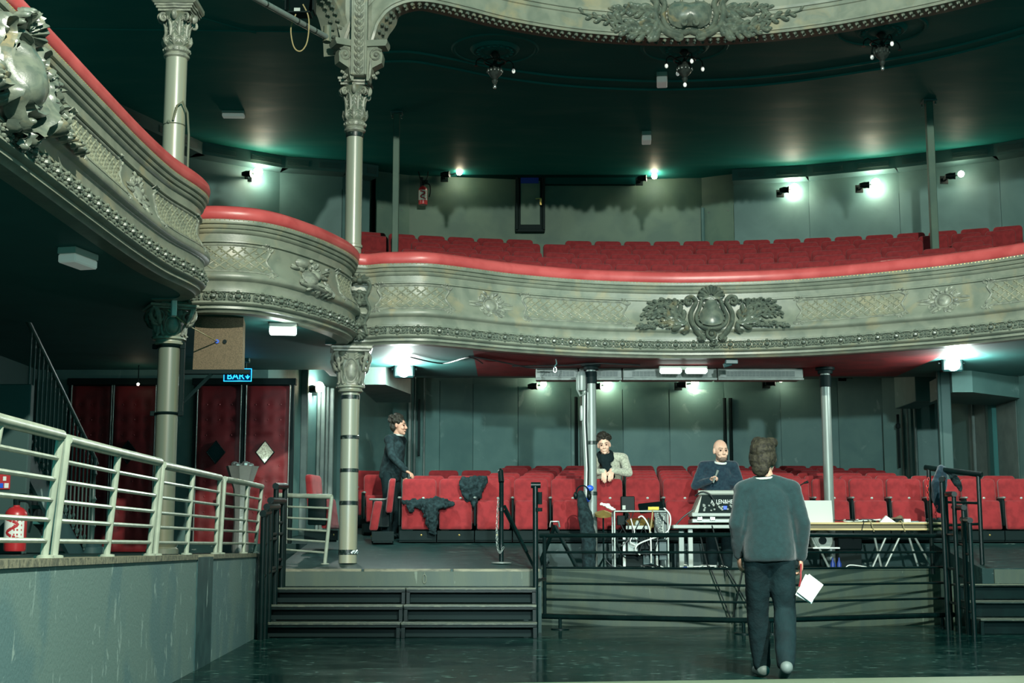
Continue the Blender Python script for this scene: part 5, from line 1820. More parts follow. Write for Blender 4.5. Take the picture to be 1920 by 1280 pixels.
# ---------------------------------------------------------------- brown felt box (stage monitor) on the left column
c = P(414, 645, 15.2)
Mb = Matrix.Rotation(R(7), 3, 'Z') @ Matrix.Rotation(R(6), 3, 'X')
t = thing('speaker_box', c+V((0, 0, -.3)), 'brown felt covered loudspeaker box hung on the left column', 'speaker')
m = MB()
m.add([c+Mb @ V(v) for v in ((-.27, -.24, -.31), (.25, -.24, -.31), (.24, .26, -.29), (-.24, .26, -.29), (-.25, -.24, .30), (.25, -.24, .30), (.24, .26, .24), (-.24, .26, .24))], [(0, 3, 2, 1), (4, 5, 6, 7), (0, 1, 5, 4), (1, 2, 6, 5), (2, 3, 7, 6), (3, 0, 4, 7)])
O('cabinet', m, 'brown_felt', t, sm=0)
for dx, mt in ((-.02, 'blue_plastic'), (.06, 'black_plastic')):
    m = MB(); m.tube([c+Mb @ V((dx, -.255, .02)), c+Mb @ V((dx, -.235, .02))], .022, 12); O('socket', m, mt, t)
m = MB(); m.tube([c+Mb @ V((-.02, -.26, .02)), V((CX1+.18, CY1-.1, 3.2)), V((CX1+.02, CY1-.2, 3.33))], .007, 6); O('cable', m, 'cable_tan', t)
m = MB(); m.box((CX1+.36, 14.75, c.z-.36), (.75, .06, .05), .006); m.tube([(CX1+.13, 14.4, c.z-.72), (CX1+.34, 14.75, c.z-.38)], .02, 6); m.box((CX1+.14, CY1, 2.66), (.04, .06, .75), .006); O('bracket_arm', m, 'black_plastic', t)
m = MB(); q = P(326, 578, 13.95); m.box(q, (.05, .1, .16), .006, rz=R(20)); O('label_plate', m, 'card_white', None, 'small white plate fixed on the left column capital', 'plate')
# cables sagging under the soffit
for k, pts in enumerate((((770, 668, 18.0), (830, 675, 18.6), (880, 664, 18.0), (905, 672, 18.6)), ((880, 662, 17.9), (985, 688, 18.8), (1040, 690, 18.8)), ((960, 686, 18.9), (1060, 682, 18.8), (1120, 676, 18.6), (1200, 684, 18.8)))):
    m = MB(); m.tube([p if p.z < 3.375 else V((p.x, p.y, 3.372)) for p in spline([P(*q) for q in pts], 6)], .010, 5)
    O('sagging_cable', m, 'cable_black', None, ('thin black cable under the balcony beside the left flood light', 'thin black cable under the balcony midway to the grey pole', 'thin black cable under the balcony passing the head of the grey pole')[k], 'cable')
m = MB(); c = P(1371, 673, 18.3); m.box((c.x, c.y, 3.35), (.16, .1, .06), .008); m.tube([(c.x, c.y, 3.33), (c.x-.1, c.y, 3.3)], .03, 8)
O('camera_box', m, 'strip_dark', None, 'small dark box fixed under the balcony edge above the fluorescent light', 'box')
m = MB(); c = P(1042, 682, 18.3); m.tube([(c.x, c.y, 3.4), (c.x+.01, c.y, 3.33), (c.x-.02, c.y, 3.29), (c.x-.01, c.y, 3.24)], .01, 6); m.tube([(c.x-.01+.02*cos(2*pi*k/10), c.y, 3.25+.035*sin(2*pi*k/10)) for k in range(10)], .006, 5, closed=True)
O('snap_hook', m, 'chrome', None, 'metal snap hook hanging under the balcony edge left of the grey pole', 'hook')
# crumpled silver bin on the gallery by the doors
b = P(450, 1037, 18.3); b.z = .902
rows = []
for j, (r, z) in enumerate(((.10, 0), (.11, .05), (.09, .4), (.10, .8), (.19, 1.08), (.20, 1.10))):
    rows.append([V((b.x+r*(1+.08*(-1)**k*(j > 2))*cos(2*pi*k/16), b.y+r*(1+.08*(-1)**k*(j > 2))*sin(2*pi*k/16), b.z+z)) for k in range(16)])
t = thing('ash_stand', b, 'tall flared silver metal stand before the red doors', 'stand')
m = MB(); m.grid(rows, True); O('bowl_and_stem', m, 'steel_mirror', t, sm=20)
m = MB()
for k in range(6):
    a = 1.05*k
    m.ell((b.x+.1*cos(a), b.y+.1*sin(a), b.z+1.1+.02*(k % 2)), (.05, .05, .045), 8, 5)
O('crumpled_foil', m, 'chrome', t, sm=10)
# ---------------------------------------------------------------- red folding seats
def slab_round(mb, w, z0, z1, y0, y1, cr=.05, tilt=0., taper_=0., puff=.012):
    "upholstered slab standing in the x-z plane, rounded corners, softened faces"
    def outline(ins):
        hw, a, b = w/2-ins, z0+ins, z1-ins
        r = max(cr-ins*.5, .01)
        pts = []
        for cx, cz, s in ((hw-r, b-r, 0), (-hw+r, b-r, 1), (-hw+r*.5, a+r*.5, 2), (hw-r*.5, a+r*.5, 3)):
            rr = r if s < 2 else r*.5
            for k in range(4):
                t = pi/2*(s+k/3)
                pts.append((cx+rr*cos(t), cz+rr*sin(t)))
        return pts
    rows = []
    for ins, y in ((.05, y0-puff*.6), (.02, y0-puff*.2), (.006, y0+.006), (0, y0+.018), (0, y1-.015), (.008, y1-.004), (.02, y1)):
        rows.append([V((x*(1-taper_*(z1-z)/(z1-z0)*-1), y+(z-z0)*tilt, z)) for x, z in outline(ins)])
    n = len(rows[0])
    mb.grid(rows, True)
    b = len(mb.v)-len(rows)*n
    mb.f.append(tuple(b+k for k in range(n)))
    mb.f.append(tuple(b+(len(rows)-1)*n+k for k in range(n))[::-1])
    return mb

def local(name, mb, mat, par, sm=45, label=None):
    o = bpy.data.objects.new(name, to_mesh(name, mb, mat, sm))
    COL.objects.link(o)
    o.parent = par
    WL[o.name] = (0, 0, 0)
    return props(o, label)

SEATM = {}
def seat_proto(full, mat):
    t = thing('theatre_seat', (0, -40, 0), 'seat', 'seat')
    bk = slab_round(MB(), .465, .40, .86, .02, .10, .055, .10, .0)
    local('backrest', bk, mat, t)
    st = slab_round(MB(), .44, .165, .555, -.20, -.09, .035, .16)
    local('seat_cushion', st, mat, t)
    if full:
        m = MB(); dome(m, (.06, .595), .019, .015, .010, lambda u, v, o: V((u, .030-o, v)), 10, 2); local('number_disc', m, 'white_plastic', t)
        m = MB(); m.box((-.252, -.04, .40), (.034, .24, .38), .012); local('arm_panel', m, 'black_plastic', t)
        m = MB(); m.box((-.252, -.08, .592), (.046, .26, .03), .012); local('arm_cap', m, 'steel_grey', t)
        m = MB(); m.box((0, -.02, .085), (.50, .30, .13), .004); m.box((0, -.02, .01), (.50, .26, .02)); local('plinth', m, 'riser_black', t, 0)
        m = MB(); dome(m, (.05, .09), .014, .014, .01, lambda u, v, o: V((u, -.171-o, v)), 8, 2); local('plinth_bolt', m, 'brass', t)
    else:
        m = MB(); m.box((0, .02, .09), (.40, .18, .18), .004); local('pedestal', m, 'riser_black', t, 0)
    return t
PF, PS, PU = seat_proto(True, 'red_velvet'), seat_proto(False, 'red_velvet'), seat_proto(False, 'red_velvet_upper')
ORD = ['first', 'second', 'third', 'fourth', 'fifth', 'sixth', 'seventh', 'eighth', 'ninth', 'tenth', 'eleventh', 'twelfth', 'thirteenth', 'fourteenth', 'fifteenth', 'sixteenth', 'seventeenth', 'eighteenth', 'nineteenth', 'twentieth', 'twenty-first', 'twenty-second']
SX = lambda i, k: -1.275+.512*k+.07*i
for i in range(6):
    Y = 19.56+.85*i
    k0 = 0 if i < 2 else (2 if i != 3 else 0)
    kn = 0
    for k in range(k0, 17-(i > 3)*2):
        x = SX(i, k)
        if i == 5 and k > 11 and k not in (12, 14):
            continue
        if i == 3 and k == 2 or i > 1 and x > 6.0:
            continue
        pr = PF if i == 0 else PS
        lb = 'red folding seat in the %s row of the lower stalls, %s from the left' % ('front' if i == 0 else ORD[i], ORD[kn])
        copy_tree(pr, (x, Y, SZ(Y)+.004), 0, lb, 'red seats in the lower stalls')
        kn += 1
for x, Y, rz, lb in ((XA(600, 18.55, 1.3), 18.55, 80, 'single red seat behind the short grey railing, turned sideways'), (XA(694, 22.0, 1.5), 22.0, 20, 'red seat against the wall right of the middle column, half hidden'),
                     (XA(713, 20.7, 1.5), 20.7, 12, 'shaded red seat before the dark-clothed standing man, right of the middle column'), (XA(722, 19.55, 1.3), 19.42, -84, 'red seat turned sideways beside the left end of the front row')):
    z = SZ(Y)+.004 if Y > 19.35 else RZ(Y)+.11
    copy_tree(PF, (x, Y, z), R(rz), lb, 'red seats in the lower stalls')
kn = 0
for i in range(7):
    Yc, Rr = BROW(i)
    x0 = -1.35 if i < 5 else -2.35
    x0 += .12*(i % 2)
    kn = 0
    x = x0
    while x < (6.2+.36*i):
        y = brow(i, x)
        if not (abs(x-(-1.87)) < .28 and abs(y-22.1) < .45) and not (abs(x-6.59) < .32 and abs(y-21.5) < .42) and not (abs(x-(.36+.04*i)) < .16):
            copy_tree(PU, (x, y, BZ(i)+.002), -math.atan((x-2.3)/Rr), 'red seat in the %s balcony row from the rail, %s from the left' % (ORD[i], ORD[kn]), 'red seats in the balcony')
            kn += 1
        x += .515*math.cos(math.atan((x-2.3)/Rr))
for t in (PF, PS, PU):
    for c in list(t.children):
        bpy.data.objects.remove(c)
    bpy.data.objects.remove(t)

# ---------------------------------------------------------------- cloth heaps
def soft(name, mb, mat, par=None, voxel=.012, smooth=4, noise=0., nscale=.08, label=None, cat=None, seed=0, group=None, sm=180):
    "fuse overlapping shells into one continuous skin"
    src = bpy.data.meshes.new('shell')
    src.from_pydata(mb.v, [], mb.f)
    bm = bmesh.new(); bm.from_mesh(src); bmesh.ops.recalc_face_normals(bm, faces=bm.faces); bm.to_mesh(src); bm.free()
    o = bpy.data.objects.new('shell', src)
    COL.objects.link(o)
    r = o.modifiers.new('r', 'REMESH'); r.mode = 'VOXEL'; r.voxel_size = voxel
    if smooth:
        s = o.modifiers.new('s', 'SMOOTH'); s.iterations = smooth; s.factor = .5
    if noise:
        tx = bpy.data.textures.new('folds', 'CLOUDS'); tx.noise_scale = nscale; tx.noise_depth = 2
        d = o.modifiers.new('d', 'DISPLACE'); d.texture = tx; d.strength = noise; d.mid_level = .5; d.texture_coords = 'LOCAL'
    me = bpy.data.meshes.new_from_object(o.evaluated_get(bpy.context.evaluated_depsgraph_get()))
    bpy.data.objects.remove(o)
    bpy.data.meshes.remove(src)
    q = MB()
    q.v = [tuple(v.co) for v in me.vertices]
    q.f = [tuple(p.vertices) for p in me.polygons]
    bpy.data.meshes.remove(me)
    return O(name, q, mat, par, label, cat, group, sm=sm, fix=False)

def heap(lb, cat, name, items, mat='black_cloth', noise=.045, ns=.07, voxel=.012):
    m = MB()
    for a, b, ra, rb in items:
        m.caps(a, b, ra, rb, 8)
    return soft(name, m, mat, None, voxel, 3, noise, ns, lb, cat)
def q_(px, py, Y):
    return P(px, py, Y)
# jacket over a seat back, clothes on the two leftmost seats
heap('black jacket draped over the third front-row seat back', 'jacket', 'jacket', [(q_(868, 905, 19.5), q_(905, 903, 19.5), .05, .05), (q_(866, 908, 19.45), q_(878, 935, 19.42), .05, .05), (q_(885, 905, 19.45), q_(888, 940, 19.42), .06, .05), (q_(903, 905, 19.45), q_(898, 925, 19.42), .05, .04), (q_(888, 935, 19.42), q_(889, 947, 19.4), .045, .03), (q_(872, 902, 19.5), q_(906, 901, 19.5), .065, .07), (q_(876, 912, 19.45), q_(900, 912, 19.45), .07, .07), (q_(880, 925, 19.43), q_(896, 928, 19.43), .06, .055)], noise=.07, ns=.05)
heap('dark garment lying across the folded seats of the two leftmost front seats', 'clothes', 'dark_clothes', [(q_(758, 941, 19.36), q_(792, 944, 19.33), .035, .06), (q_(768, 947, 19.3), q_(772, 954, 19.28), .05, .04), (q_(790, 945, 19.33), q_(822, 941, 19.36), .065, .075), (q_(822, 941, 19.36), q_(848, 945, 19.34), .075, .035), (q_(800, 948, 19.27), q_(832, 948, 19.28), .06, .05), (q_(804, 952, 19.25), q_(809, 978, 19.24), .06, .075), (q_(814, 955, 19.25), q_(813, 985, 19.24), .06, .055), (q_(809, 980, 19.24), q_(812, 996, 19.25), .07, .05), (q_(795, 952, 19.26), q_(796, 966, 19.25), .035, .022)], noise=.07, ns=.05)
heap('dark jacket hung over the guard rail at the right end of the pit', 'jacket', 'jacket', [(q_(1764, 878, 17.93), q_(1757, 905, 17.9), .05, .07), (q_(1757, 905, 17.9), q_(1757, 930, 17.9), .075, .075), (q_(1757, 930, 17.9), q_(1762, 955, 17.9), .07, .045), (q_(1770, 880, 17.93), q_(1768, 915, 17.9), .04, .045), (q_(1764, 950, 17.9), q_(1768, 958, 17.9), .04, .03)], 'navy_knit', .03, .12)
heap('black cloth hung over the guard rail right of the dark jacket', 'clothes', 'dark_clothes', [(q_(1780, 884, 17.95), q_(1795, 905, 17.95), .03, .05), (q_(1795, 903, 17.95), q_(1801, 918, 17.95), .05, .03), (q_(1777, 884, 17.9), q_(1783, 893, 17.9), .03, .03)])
chain('plastic_chain', [q_(1741, 895, 17.98), q_(1739, 915, 17.98), q_(1740, 935, 17.98)], 'red_chain', 'red plastic chain hanging from the left end of the guard rail')
chain('plastic_chain', [q_(1757, 948, 17.8), q_(1754, 960, 17.8), q_(1755, 972, 17.8)], 'red_chain', 'short red plastic chain hanging below the dark jacket on the guard rail')

# ---------------------------------------------------------------- control position behind the parapet
FZ = .642
def bx(m, px0, py0, px1, py1, Y, d, b=.004):
    a, c = P(px0, py1, Y), P(px1, py0, Y)
    m.box(((a.x+c.x)/2, Y+d/2, (a.z+c.z)/2), (abs(c.x-a.x), d, abs(c.z-a.z)), b)
    return m
# rack frame
a, b = P(1152, 958, 18.5), P(1252, 958, 18.5)
t = thing('equipment_rack', ((a.x+b.x)/2, 18.7, FZ), 'open metal rack frame full of cables between the grey pole and the mixing desk', 'rack')
for x in (a.x, b.x):
    for y in (18.5, 18.9):
        m = MB(); m.box((x, y, (a.z+FZ)/2), (.022, .022, a.z-FZ), .003); O('upright', m, 'steel_grey', t, sm=0)
for z, mt in ((a.z, 'steel_grey'), (FZ+.25, 'steel_black'), (FZ+.42, 'black_plastic')):
    m = MB(); m.box(((a.x+b.x)/2, 18.7, z), (b.x-a.x, .42, .02), .003); O('shelf', m, mt, t, sm=0)
m = bx(MB(), 1168, 998, 1232, 1062, 18.62, .25); O('amplifier_case', m, 'black_plastic', t, sm=0)
m = bx(MB(), 1168, 1000, 1173, 1062, 18.58, .02); bx(m, 1230, 964, 1233, 1062, 18.6, .02); O('case_edge', m, 'alu', t, sm=0)
m = bx(MB(), 1227, 960, 1250, 1000, 18.52, .02); g = O('patch_panel', m, 'grille', t, sm=0)
m = MB(); rr = random.Random(9)
for k in range(26):
    q = P(1229+20*rr.random(), 962+36*rr.random(), 18.51); m.box(q, (.02, .02, .02), .003)
O('connector', m, 'duct', g)['kind'] = 'stuff'
m = bx(MB(), 1174, 985, 1216, 992, 18.5, .1); O('power_strip', m, 'white_plastic', None, 'white power strip on the rack shelf', 'power strip', sm=0)
m = MB(); q = P(1195, 980, 18.52); m.tube([q+V((0, 0, -.03)), q+V((0, 0, .0)), q+V((0, 0, .03))], [.03, .03, .012], 8); O('white_plug', m, 'white_plastic', None, 'white mains plug standing in the power strip on the rack', 'plug')
t = thing('router', P(1177, 957, 18.6), 'black upright box unit standing on the left of the rack top', 'computer')
m = bx(MB(), 1165, 930, 1190, 958, 18.55, .16, .008); O('case', m, 'black_gloss', t, sm=0)
m = bx(MB(), 1167, 947, 1173, 955, 18.54, .02, .002); O('label', m, 'off_white', t, sm=0)
t = thing('receiver_unit', P(1220, 957, 18.6), 'black tilted device with a yellow label on the right of the rack top', 'device')
q = P(1221, 951, 18.6)
m = MB(); m.box(q, (.32, .2, .05), .01, M=Matrix.Rotation(R(-6), 3, 'Y') @ Matrix.Rotation(R(30), 3, 'X')); O('case', m, 'black_gloss', t, sm=0)
m = MB(); m.box(q+V((.02, -.105, -.015)), (.14, .004, .045), .001, M=Matrix.Rotation(R(30), 3, 'X')); O('label', m, 'yellow_label', t, sm=0, label='yellow label')
for px, py, r, lb in ((1203, 978, .20, 'brass coloured drum disc inside the rack'), (1131, 962, .11, 'brass coloured cable drum left of the rack')):
    q = P(px, py, 18.72 if px > 1150 else 18.52)
    m = MB(); m.lathe([(.01, -.02), (r, -.03), (r, .0), (r*.4, .03), (r*.1, .04), (.0, .045)], q, 24, M=Matrix.Rotation(R(18), 3, 'X')); O('drum_disc', m, 'brass', None, lb, 'disc')
    if px < 1150:
        m = MB(); m.tube([(q.x, q.y, FZ), (q.x, q.y, q.z-.03)], .012, 6)
        for k in range(3):
            m.tube([(q.x, q.y, FZ+.2), (q.x+.2*cos(2.1*k), q.y+.2*sin(2.1*k), FZ)], .009, 6)
        O('tripod', m, 'steel_black', bpy.data.objects['drum_disc.001'])
heap('tangle of white cables lying left of the black upright unit', 'cables', 'cable_heap', [(q_(1128, 945, 18.6), q_(1140, 948, 18.6), .02, .03), (q_(1140, 950, 18.6), q_(1152, 955, 18.6), .025, .02)], 'cable_white', .03, .03, .008)
# white table and mixing desk
a, b = P(1262, 987, 18.35), P(1425, 987, 18.35)
t = thing('white_table', ((a.x+b.x)/2, 18.6, FZ), 'white table carrying the mixing desk', 'table')
m = MB(); m.box(((a.x+b.x)/2, 18.62, a.z), (b.x-a.x, .62, .045), .006); O('tabletop', m, 'white_plastic', t, sm=0)
for px, w, mt in ((1281, .07, 'steel_grey'), (1295, .06, 'white_plastic'), (1415, .06, 'white_plastic')):
    x = XA(px, 18.42, .8)
    m = MB(); m.box((x, 18.42 if px != 1281 else 18.6, (a.z+FZ)/2), (w, .06, a.z-FZ-.03), .005); O('leg', m, mt, t, sm=0)
a, b = P(1301, 975, 18.42), P(1432, 975, 18.42)
t = thing('mixing_desk', ((a.x+b.x)/2, 18.55, a.z), 'large mixing desk in a flight case tray, its lettered black back facing the pit', 'mixer')
x0, x1 = a.x, b.x
zt0 = P(1300, 984, 18.35).z+.02
for k in range(2):
    m = MB(); m.box(((x0+x1)/2, 18.58, zt0+.035+.08*k), (x1-x0+.06, .42, .05), .008); O('case_tray', m, 'alu' if k == 0 else 'white_plastic', t, sm=0)
m = MB(); m.box(((x0+x1)/2, 18.60, zt0+.075), (x1-x0+.02, .38, .035), .003); O('case_foam', m, 'black_plastic', t, sm=0)
zb, zt = zt0+.13, P(1320, 927, 18.5).z
m = MB()
pr = lambda u, v: V((u, 18.37+(v-zb)*.12, v))
m.prism([(x0+.05, zb), (x1-.05, zb), (x1-.11, zt), (x0+.11, zt)], pr, lambda u, v: V((u, 18.80, v-.10)))
O('back_panel', m, 'riser_black', t, sm=0)
m = MB(); m.tube([pr(x0+.06, zt+.02), pr(x1-.06, zt+.02)], .032, 12); O('top_roll', m, 'off_white', t)
for sx, xx in ((1, x0), (-1, x1)):
    m = MB(); m.prism([(18.37, zb-.04), (18.86, zb-.04), (18.86, zt-.04), (18.50, zt+.03), (18.43, zt+.02)], lambda u, v: V((xx+sx*(.0+.11*(v-zb)/(zt-zb)), u, v)), lambda u, v: V((xx+sx*(.045+.11*(v-zb)/(zt-zb)), u, v))); O('side_cheek', m, 'off_white', t, sm=0)
zl = P(1340, 944, 18.45).z
O('lettering', text_mb('ALLEN&HEATH', .075, lambda u, v, d: pr(P(1331, 940, 18.45).x+u*.80, zl+v)+V((0, -.006-d, 0))), 'card_white', t, sm=0)
m = MB(); z = P(1340, 946, 18.4).z; m.box(((x0+x1)/2, 18.415, z-.02), (x1-x0-.2, .01, .006)); O('panel_line', m, 'brass', t, sm=0)
m = MB(); rr = random.Random(5)
for k in range(40):
    q = pr(x0+.12+(x1-x0-.24)*rr.random(), zb+.03+.09*rr.random()); m.box(q+V((0, -.012, 0)), (.025, .03, .022), .003)
O('sockets', m, 'duct', t)['kind'] = 'stuff'
m = MB(); q = pr(P(1359, 958, 18.4).x, zb+.07); m.box(q+V((0, -.014, 0)), (.05, .02, .05), .003); O('blue_display', m, 'blue_plastic', t, sm=0)
for px in (1312, 1336):
    q = P(px, 972, 18.36); m = MB(); m.box(q, (.07, .02, .05), .006); O('case_latch', m, 'chrome', t, sm=0)
m = MB(); m.tube(spline([pr(x0+.02, zt-.02), pr(x0+.1, zt+.03)+V((0, -.05, 0)), pr(x0+.2, zt-.0)+V((0, -.06, 0)), pr(x0+.27, zt-.12)+V((0, -.03, 0)), pr(x0+.28, zt-.2)+V((0, -.01, 0))], 6), .009, 6); O('desk_cable', m, 'cable_black', t)
# wooden table with laptop and papers
a, b = P(1496, 979, 18.25), P(1778, 979, 18.25)
t = thing('wooden_table', ((a.x+b.x)/2, 18.5, FZ), 'long pale wooden trestle table with laptop and papers, right of the walking man', 'table')
zt = a.z
m = MB(); m.box(((a.x+b.x)/2, 18.58, zt-.012), (b.x-a.x, .66, .024), .003); O('tabletop', m, 'table_wood', t, sm=0)
m = MB(); m.box(((a.x+b.x)/2, 18.59, zt-.052), (b.x-a.x-.03, .6, .055), .003); O('apron', m, 'table_edge', t, sm=0)
m = MB(); m.box(((a.x+b.x)/2, 18.265, zt-.088), (b.x-a.x, .03, .024), .003); O('lower_edge', m, 'table_wood', t, sm=0)
for (p0, p1) in (((1519, 1000), (1553, 1061)), ((1692, 1003), (1661, 1061)), ((1709, 1003), (1746, 1061)), ((1663, 1010), (1637, 1061)), ((1638, 1004), (1652, 1061)), ((1702, 1005), (1716, 1040))):
    A, B = P(*p0, 18.5), P(*p1, 18.45)
    A.z = min(A.z+.05, zt-.09)
    B.z = max(min(B.z, FZ+.2), FZ)
    m = MB(); m.tube([A, B+(B-A).normalized()*max(0, (B.z-FZ)/max(.01, abs((B-A).normalized().z)))], .015, 8); O('leg', m, 'steel_grey', t)
t2 = thing('laptop', P(1534, 977, 18.5), 'white laptop standing open with its lid back to the pit, on the wooden table', 'laptop')
m = MB(); A = P(1509, 977, 18.5); B = P(1562, 977, 18.5); C = P(1507, 938, 18.42); D = P(1559, 938, 18.42)
for q in (A, B):
    q.z = zt+.004
m.prism([(0, 0), (1, 0), (1, 1), (0, 1)], lambda u, v: A.lerp(B, u).lerp(C.lerp(D, u), v), lambda u, v: A.lerp(B, u).lerp(C.lerp(D, u), v)+V((0, .012, 0))); O('lid', m, 'card_white', t2, sm=0)
m = MB(); m.box(((A.x+B.x)/2, 18.64, zt+.012), (B.x-A.x, .26, .018), .004); O('base', m, 'alu', t2, sm=0)
def onto(px0, px1, h, Y, d, mat, nm, lb, cat, rz=0., b=.003):
    x0, x1 = XA(px0, Y, zt), XA(px1, Y, zt)
    m = MB(); m.box(((x0+x1)/2, Y, zt+h/2+.001), (x1-x0, d, h), b, rz=rz)
    return O(nm, m, mat, None, lb, cat, sm=0)
onto(1590, 1640, .035, 18.55, .16, 'black_plastic', 'keyboard', 'black keyboard on the wooden table right of the laptop', 'keyboard')
onto(1612, 1638, .05, 18.76, .2, 'strip_dark', 'book', 'dark book lying flat at the back of the wooden table', 'book')
onto(1676, 1694, .05, 18.5, .14, 'black_plastic', 'equipment_box', 'small black box with white label on the wooden table right of the folded paper', 'box')
onto(1693, 1706, .045, 18.42, .10, 'card_white', 'card_box', 'small white card box on the wooden table', 'box')
onto(1706, 1720, .02, 18.42, .12, 'strip_dark', 'folder', 'thin dark folder on the wooden table beside the white card box', 'folder')
onto(1700, 1735, .006, 18.33, .12, 'card_white', 'paper_sheet', 'white paper sheet at the front edge of the wooden table', 'paper', .2)
m = MB(); A = P(1650, 976, 18.36); A.z = zt+.004; m.prism([(0, 0), (.2, 0), (.09, .085)], lambda u, v: A+V((u, v*.3, v)), lambda u, v: A+V((u, v*.3+.06, v))); O('folded_paper', m, 'card_white', None, 'white folded paper tent on the wooden table', 'paper', sm=0)
heap('beige cloth bundle at the back of the wooden table', 'cloth', 'cloth_bundle', [(V((XA(1668, 18.75, zt), 18.72, zt+.035)), V((XA(1682, 18.75, zt), 18.72, zt+.05)), .03, .03), (V((XA(1680, 18.75, zt), 18.7, zt+.05)), V((XA(1688, 18.75, zt), 18.72, zt+.07)), .03, .035)], 'brown_felt', .02, .04, .008)
heap('dark folded cloth on the right end of the wooden table', 'cloth', 'cloth_bundle', [(V((XA(1735, 18.6, zt), 18.5, zt+.03)), V((XA(1770, 18.6, zt), 18.5, zt+.035)), .03, .035)], 'black_cloth', .02, .05, .008)
rr = random.Random(12)
for n in range(7):
    x0 = XA(1565+12*n, 18.4, zt); pts = [V((x0+.07*k+rr.uniform(-.04, .04), 18.36+rr.uniform(-.06, .14), zt+.012+rr.uniform(0, .03))) for k in range(5)]
    m = MB(); m.tube(spline(pts, 5), .007, 5); O('table_cable', m, 'cable_white' if n % 3 else 'cable_black', None, 'thin %s cable lying loose on the wooden table, %s from the laptop' % ('white' if n % 3 else 'black', ORD[n]), 'cable', 'loose cables on the wooden table')
for k, (px, s) in enumerate(((1620, -1), (1632, 1), (1690, 1))):
    A = V((XA(px, 18.24, zt), 18.26, zt+.012))
    m = MB(); m.tube(spline([A+V((0, .1, 0)), A+V((0, -.02, .005)), A+V((s*.02, -.035, -.06)), A+V((s*.04, -.03, -.13))], 5), .006, 5); O('hanging_cable', m, 'cable_tan' if k else 'cable_black', None, ('black cable end hanging over the front edge of the wooden table', 'tan cable end hanging over the front edge of the wooden table', 'tan cable end hanging near the right end of the wooden table')[k], 'cable')
q = P(1541, 1013, 18.75)
t = thing('round_speaker', q, 'round pale faced fan unit under the left end of the wooden table', 'fan')
m = MB(); m.lathe([(.0, -.03), (.13, -.03), (.15, 0), (.15, .08), (.1, .1)], q, 24, M=Matrix.Rotation(R(90), 3, 'X') @ Matrix.Rotation(pi, 3, 'X')); O('housing', m, 'off_white', t)
m = MB(); m.lathe([(.05, .0), (.05, .02)], q+V((0, -.04, 0)), 14, M=Matrix.Rotation(R(90), 3, 'X')); m.tube([q+V((0, .02, -.14)), (q.x, q.y+.05, FZ)], .03, 8); O('hub', m, 'black_plastic', t)
m = MB(); m.box(P(1545, 1027, 18.6), (.35, .3, .02), .004); O('shelf_board', m, 'card_white', t, sm=0)
m = bx(MB(), 1572, 1004, 1616, 1030, 18.9, .3, .01); c = m; A = P(1594, 1030, 18.9); m.box((A.x, 19.05, (A.z+FZ)/2), (.3, .28, A.z-FZ), .004); O('equipment_crate', m, 'black_plastic', None, 'black equipment crate under the wooden table', 'crate', sm=0)
for px, lb in ((1562, 'small blue bottle under the wooden table, left one'), (1574, 'small blue bottle under the wooden table, right one')):
    x = XA(px, 18.6, FZ); m = MB(); m.lathe([(.03, FZ), (.032, FZ+.12), (.012, FZ+.17), (.012, FZ+.2)], (x, 18.6, 0), 10); O('water_bottle', m, 'blue_bin', None, lb, 'bottle')
q = P(1285, 1056, 18.4); q.z = FZ+.04
t = thing('plastic_bottle', q, 'clear bottle with blue band lying behind the parapet below the mixing desk', 'bottle')
m = MB(); m.tube([q+V((-.13, 0, -.0)), q+V((.1, 0, .01)), q+V((.16, 0, .015)), q+V((.21, 0, .015))], [.038, .038, .018, .014], 12); O('body', m, 'off_white', t)
m = MB(); m.tube([q+V((-.03, 0, .003)), q+V((.04, 0, .006))], .0395, 12); O('label_band', m, 'blue_plastic', t)
# cables: floor tangles behind the parapet and lines hanging over it
for n in range(16):
    px = rr.choice((1190, 1210, 1235, 1260, 1330, 1350, 1600))+rr.uniform(-15, 15)
    x0 = XA(px, 18.45, FZ)
    pts = [V((x0+rr.uniform(-.16, .16), 18.3+rr.uniform(0, .3), FZ+.012+rr.uniform(0, .10))) for _ in range(5)]
    m = MB(); m.tube(spline(pts, 5), .008, 5); O('floor_cable', m, rr.choice(('cable_black', 'cable_white', 'cable_black')), None, 'loop of cable in the tangle on the floor behind the parapet', 'cable', 'cable tangle behind the parapet')
for n, (px, mt, l) in enumerate(((1232, 'cable_white', 'white cable looping down the front right of the rack'), (1218, 'cable_white', 'white cable hanging from the plug down the rack'), (1222, 'cable_tan', 'tan cable hanging from the tilted device into the rack'), (1268, 'cable_black', 'black cable from the rack up to the mixing desk'))):
    A = P(px, 962, 18.46)
    ends = {0: [P(1245, 952, 18.5), P(1256, 965, 18.45), P(1256, 985, 18.45), P(1246, 1000, 18.44), P(1200, 1018, 18.43), P(1192, 1030, 18.43), P(1200, 1040, 18.45)],
            1: [P(1197, 970, 18.47), P(1205, 968, 18.45), P(1216, 985, 18.44), P(1220, 1010, 18.44), P(1221, 1055, 18.44)],
            2: [P(1224, 955, 18.48), P(1222, 975, 18.44), P(1218, 1000, 18.44)],
            3: [P(1262, 990, 18.4), P(1280, 970, 18.38), P(1300, 955, 18.38)]}[n]
    m = MB(); m.tube(spline(ends, 6), .010, 6); O('rack_cable', m, mt, None, l, 'cable')
rk = bpy.data.objects['equipment_rack']
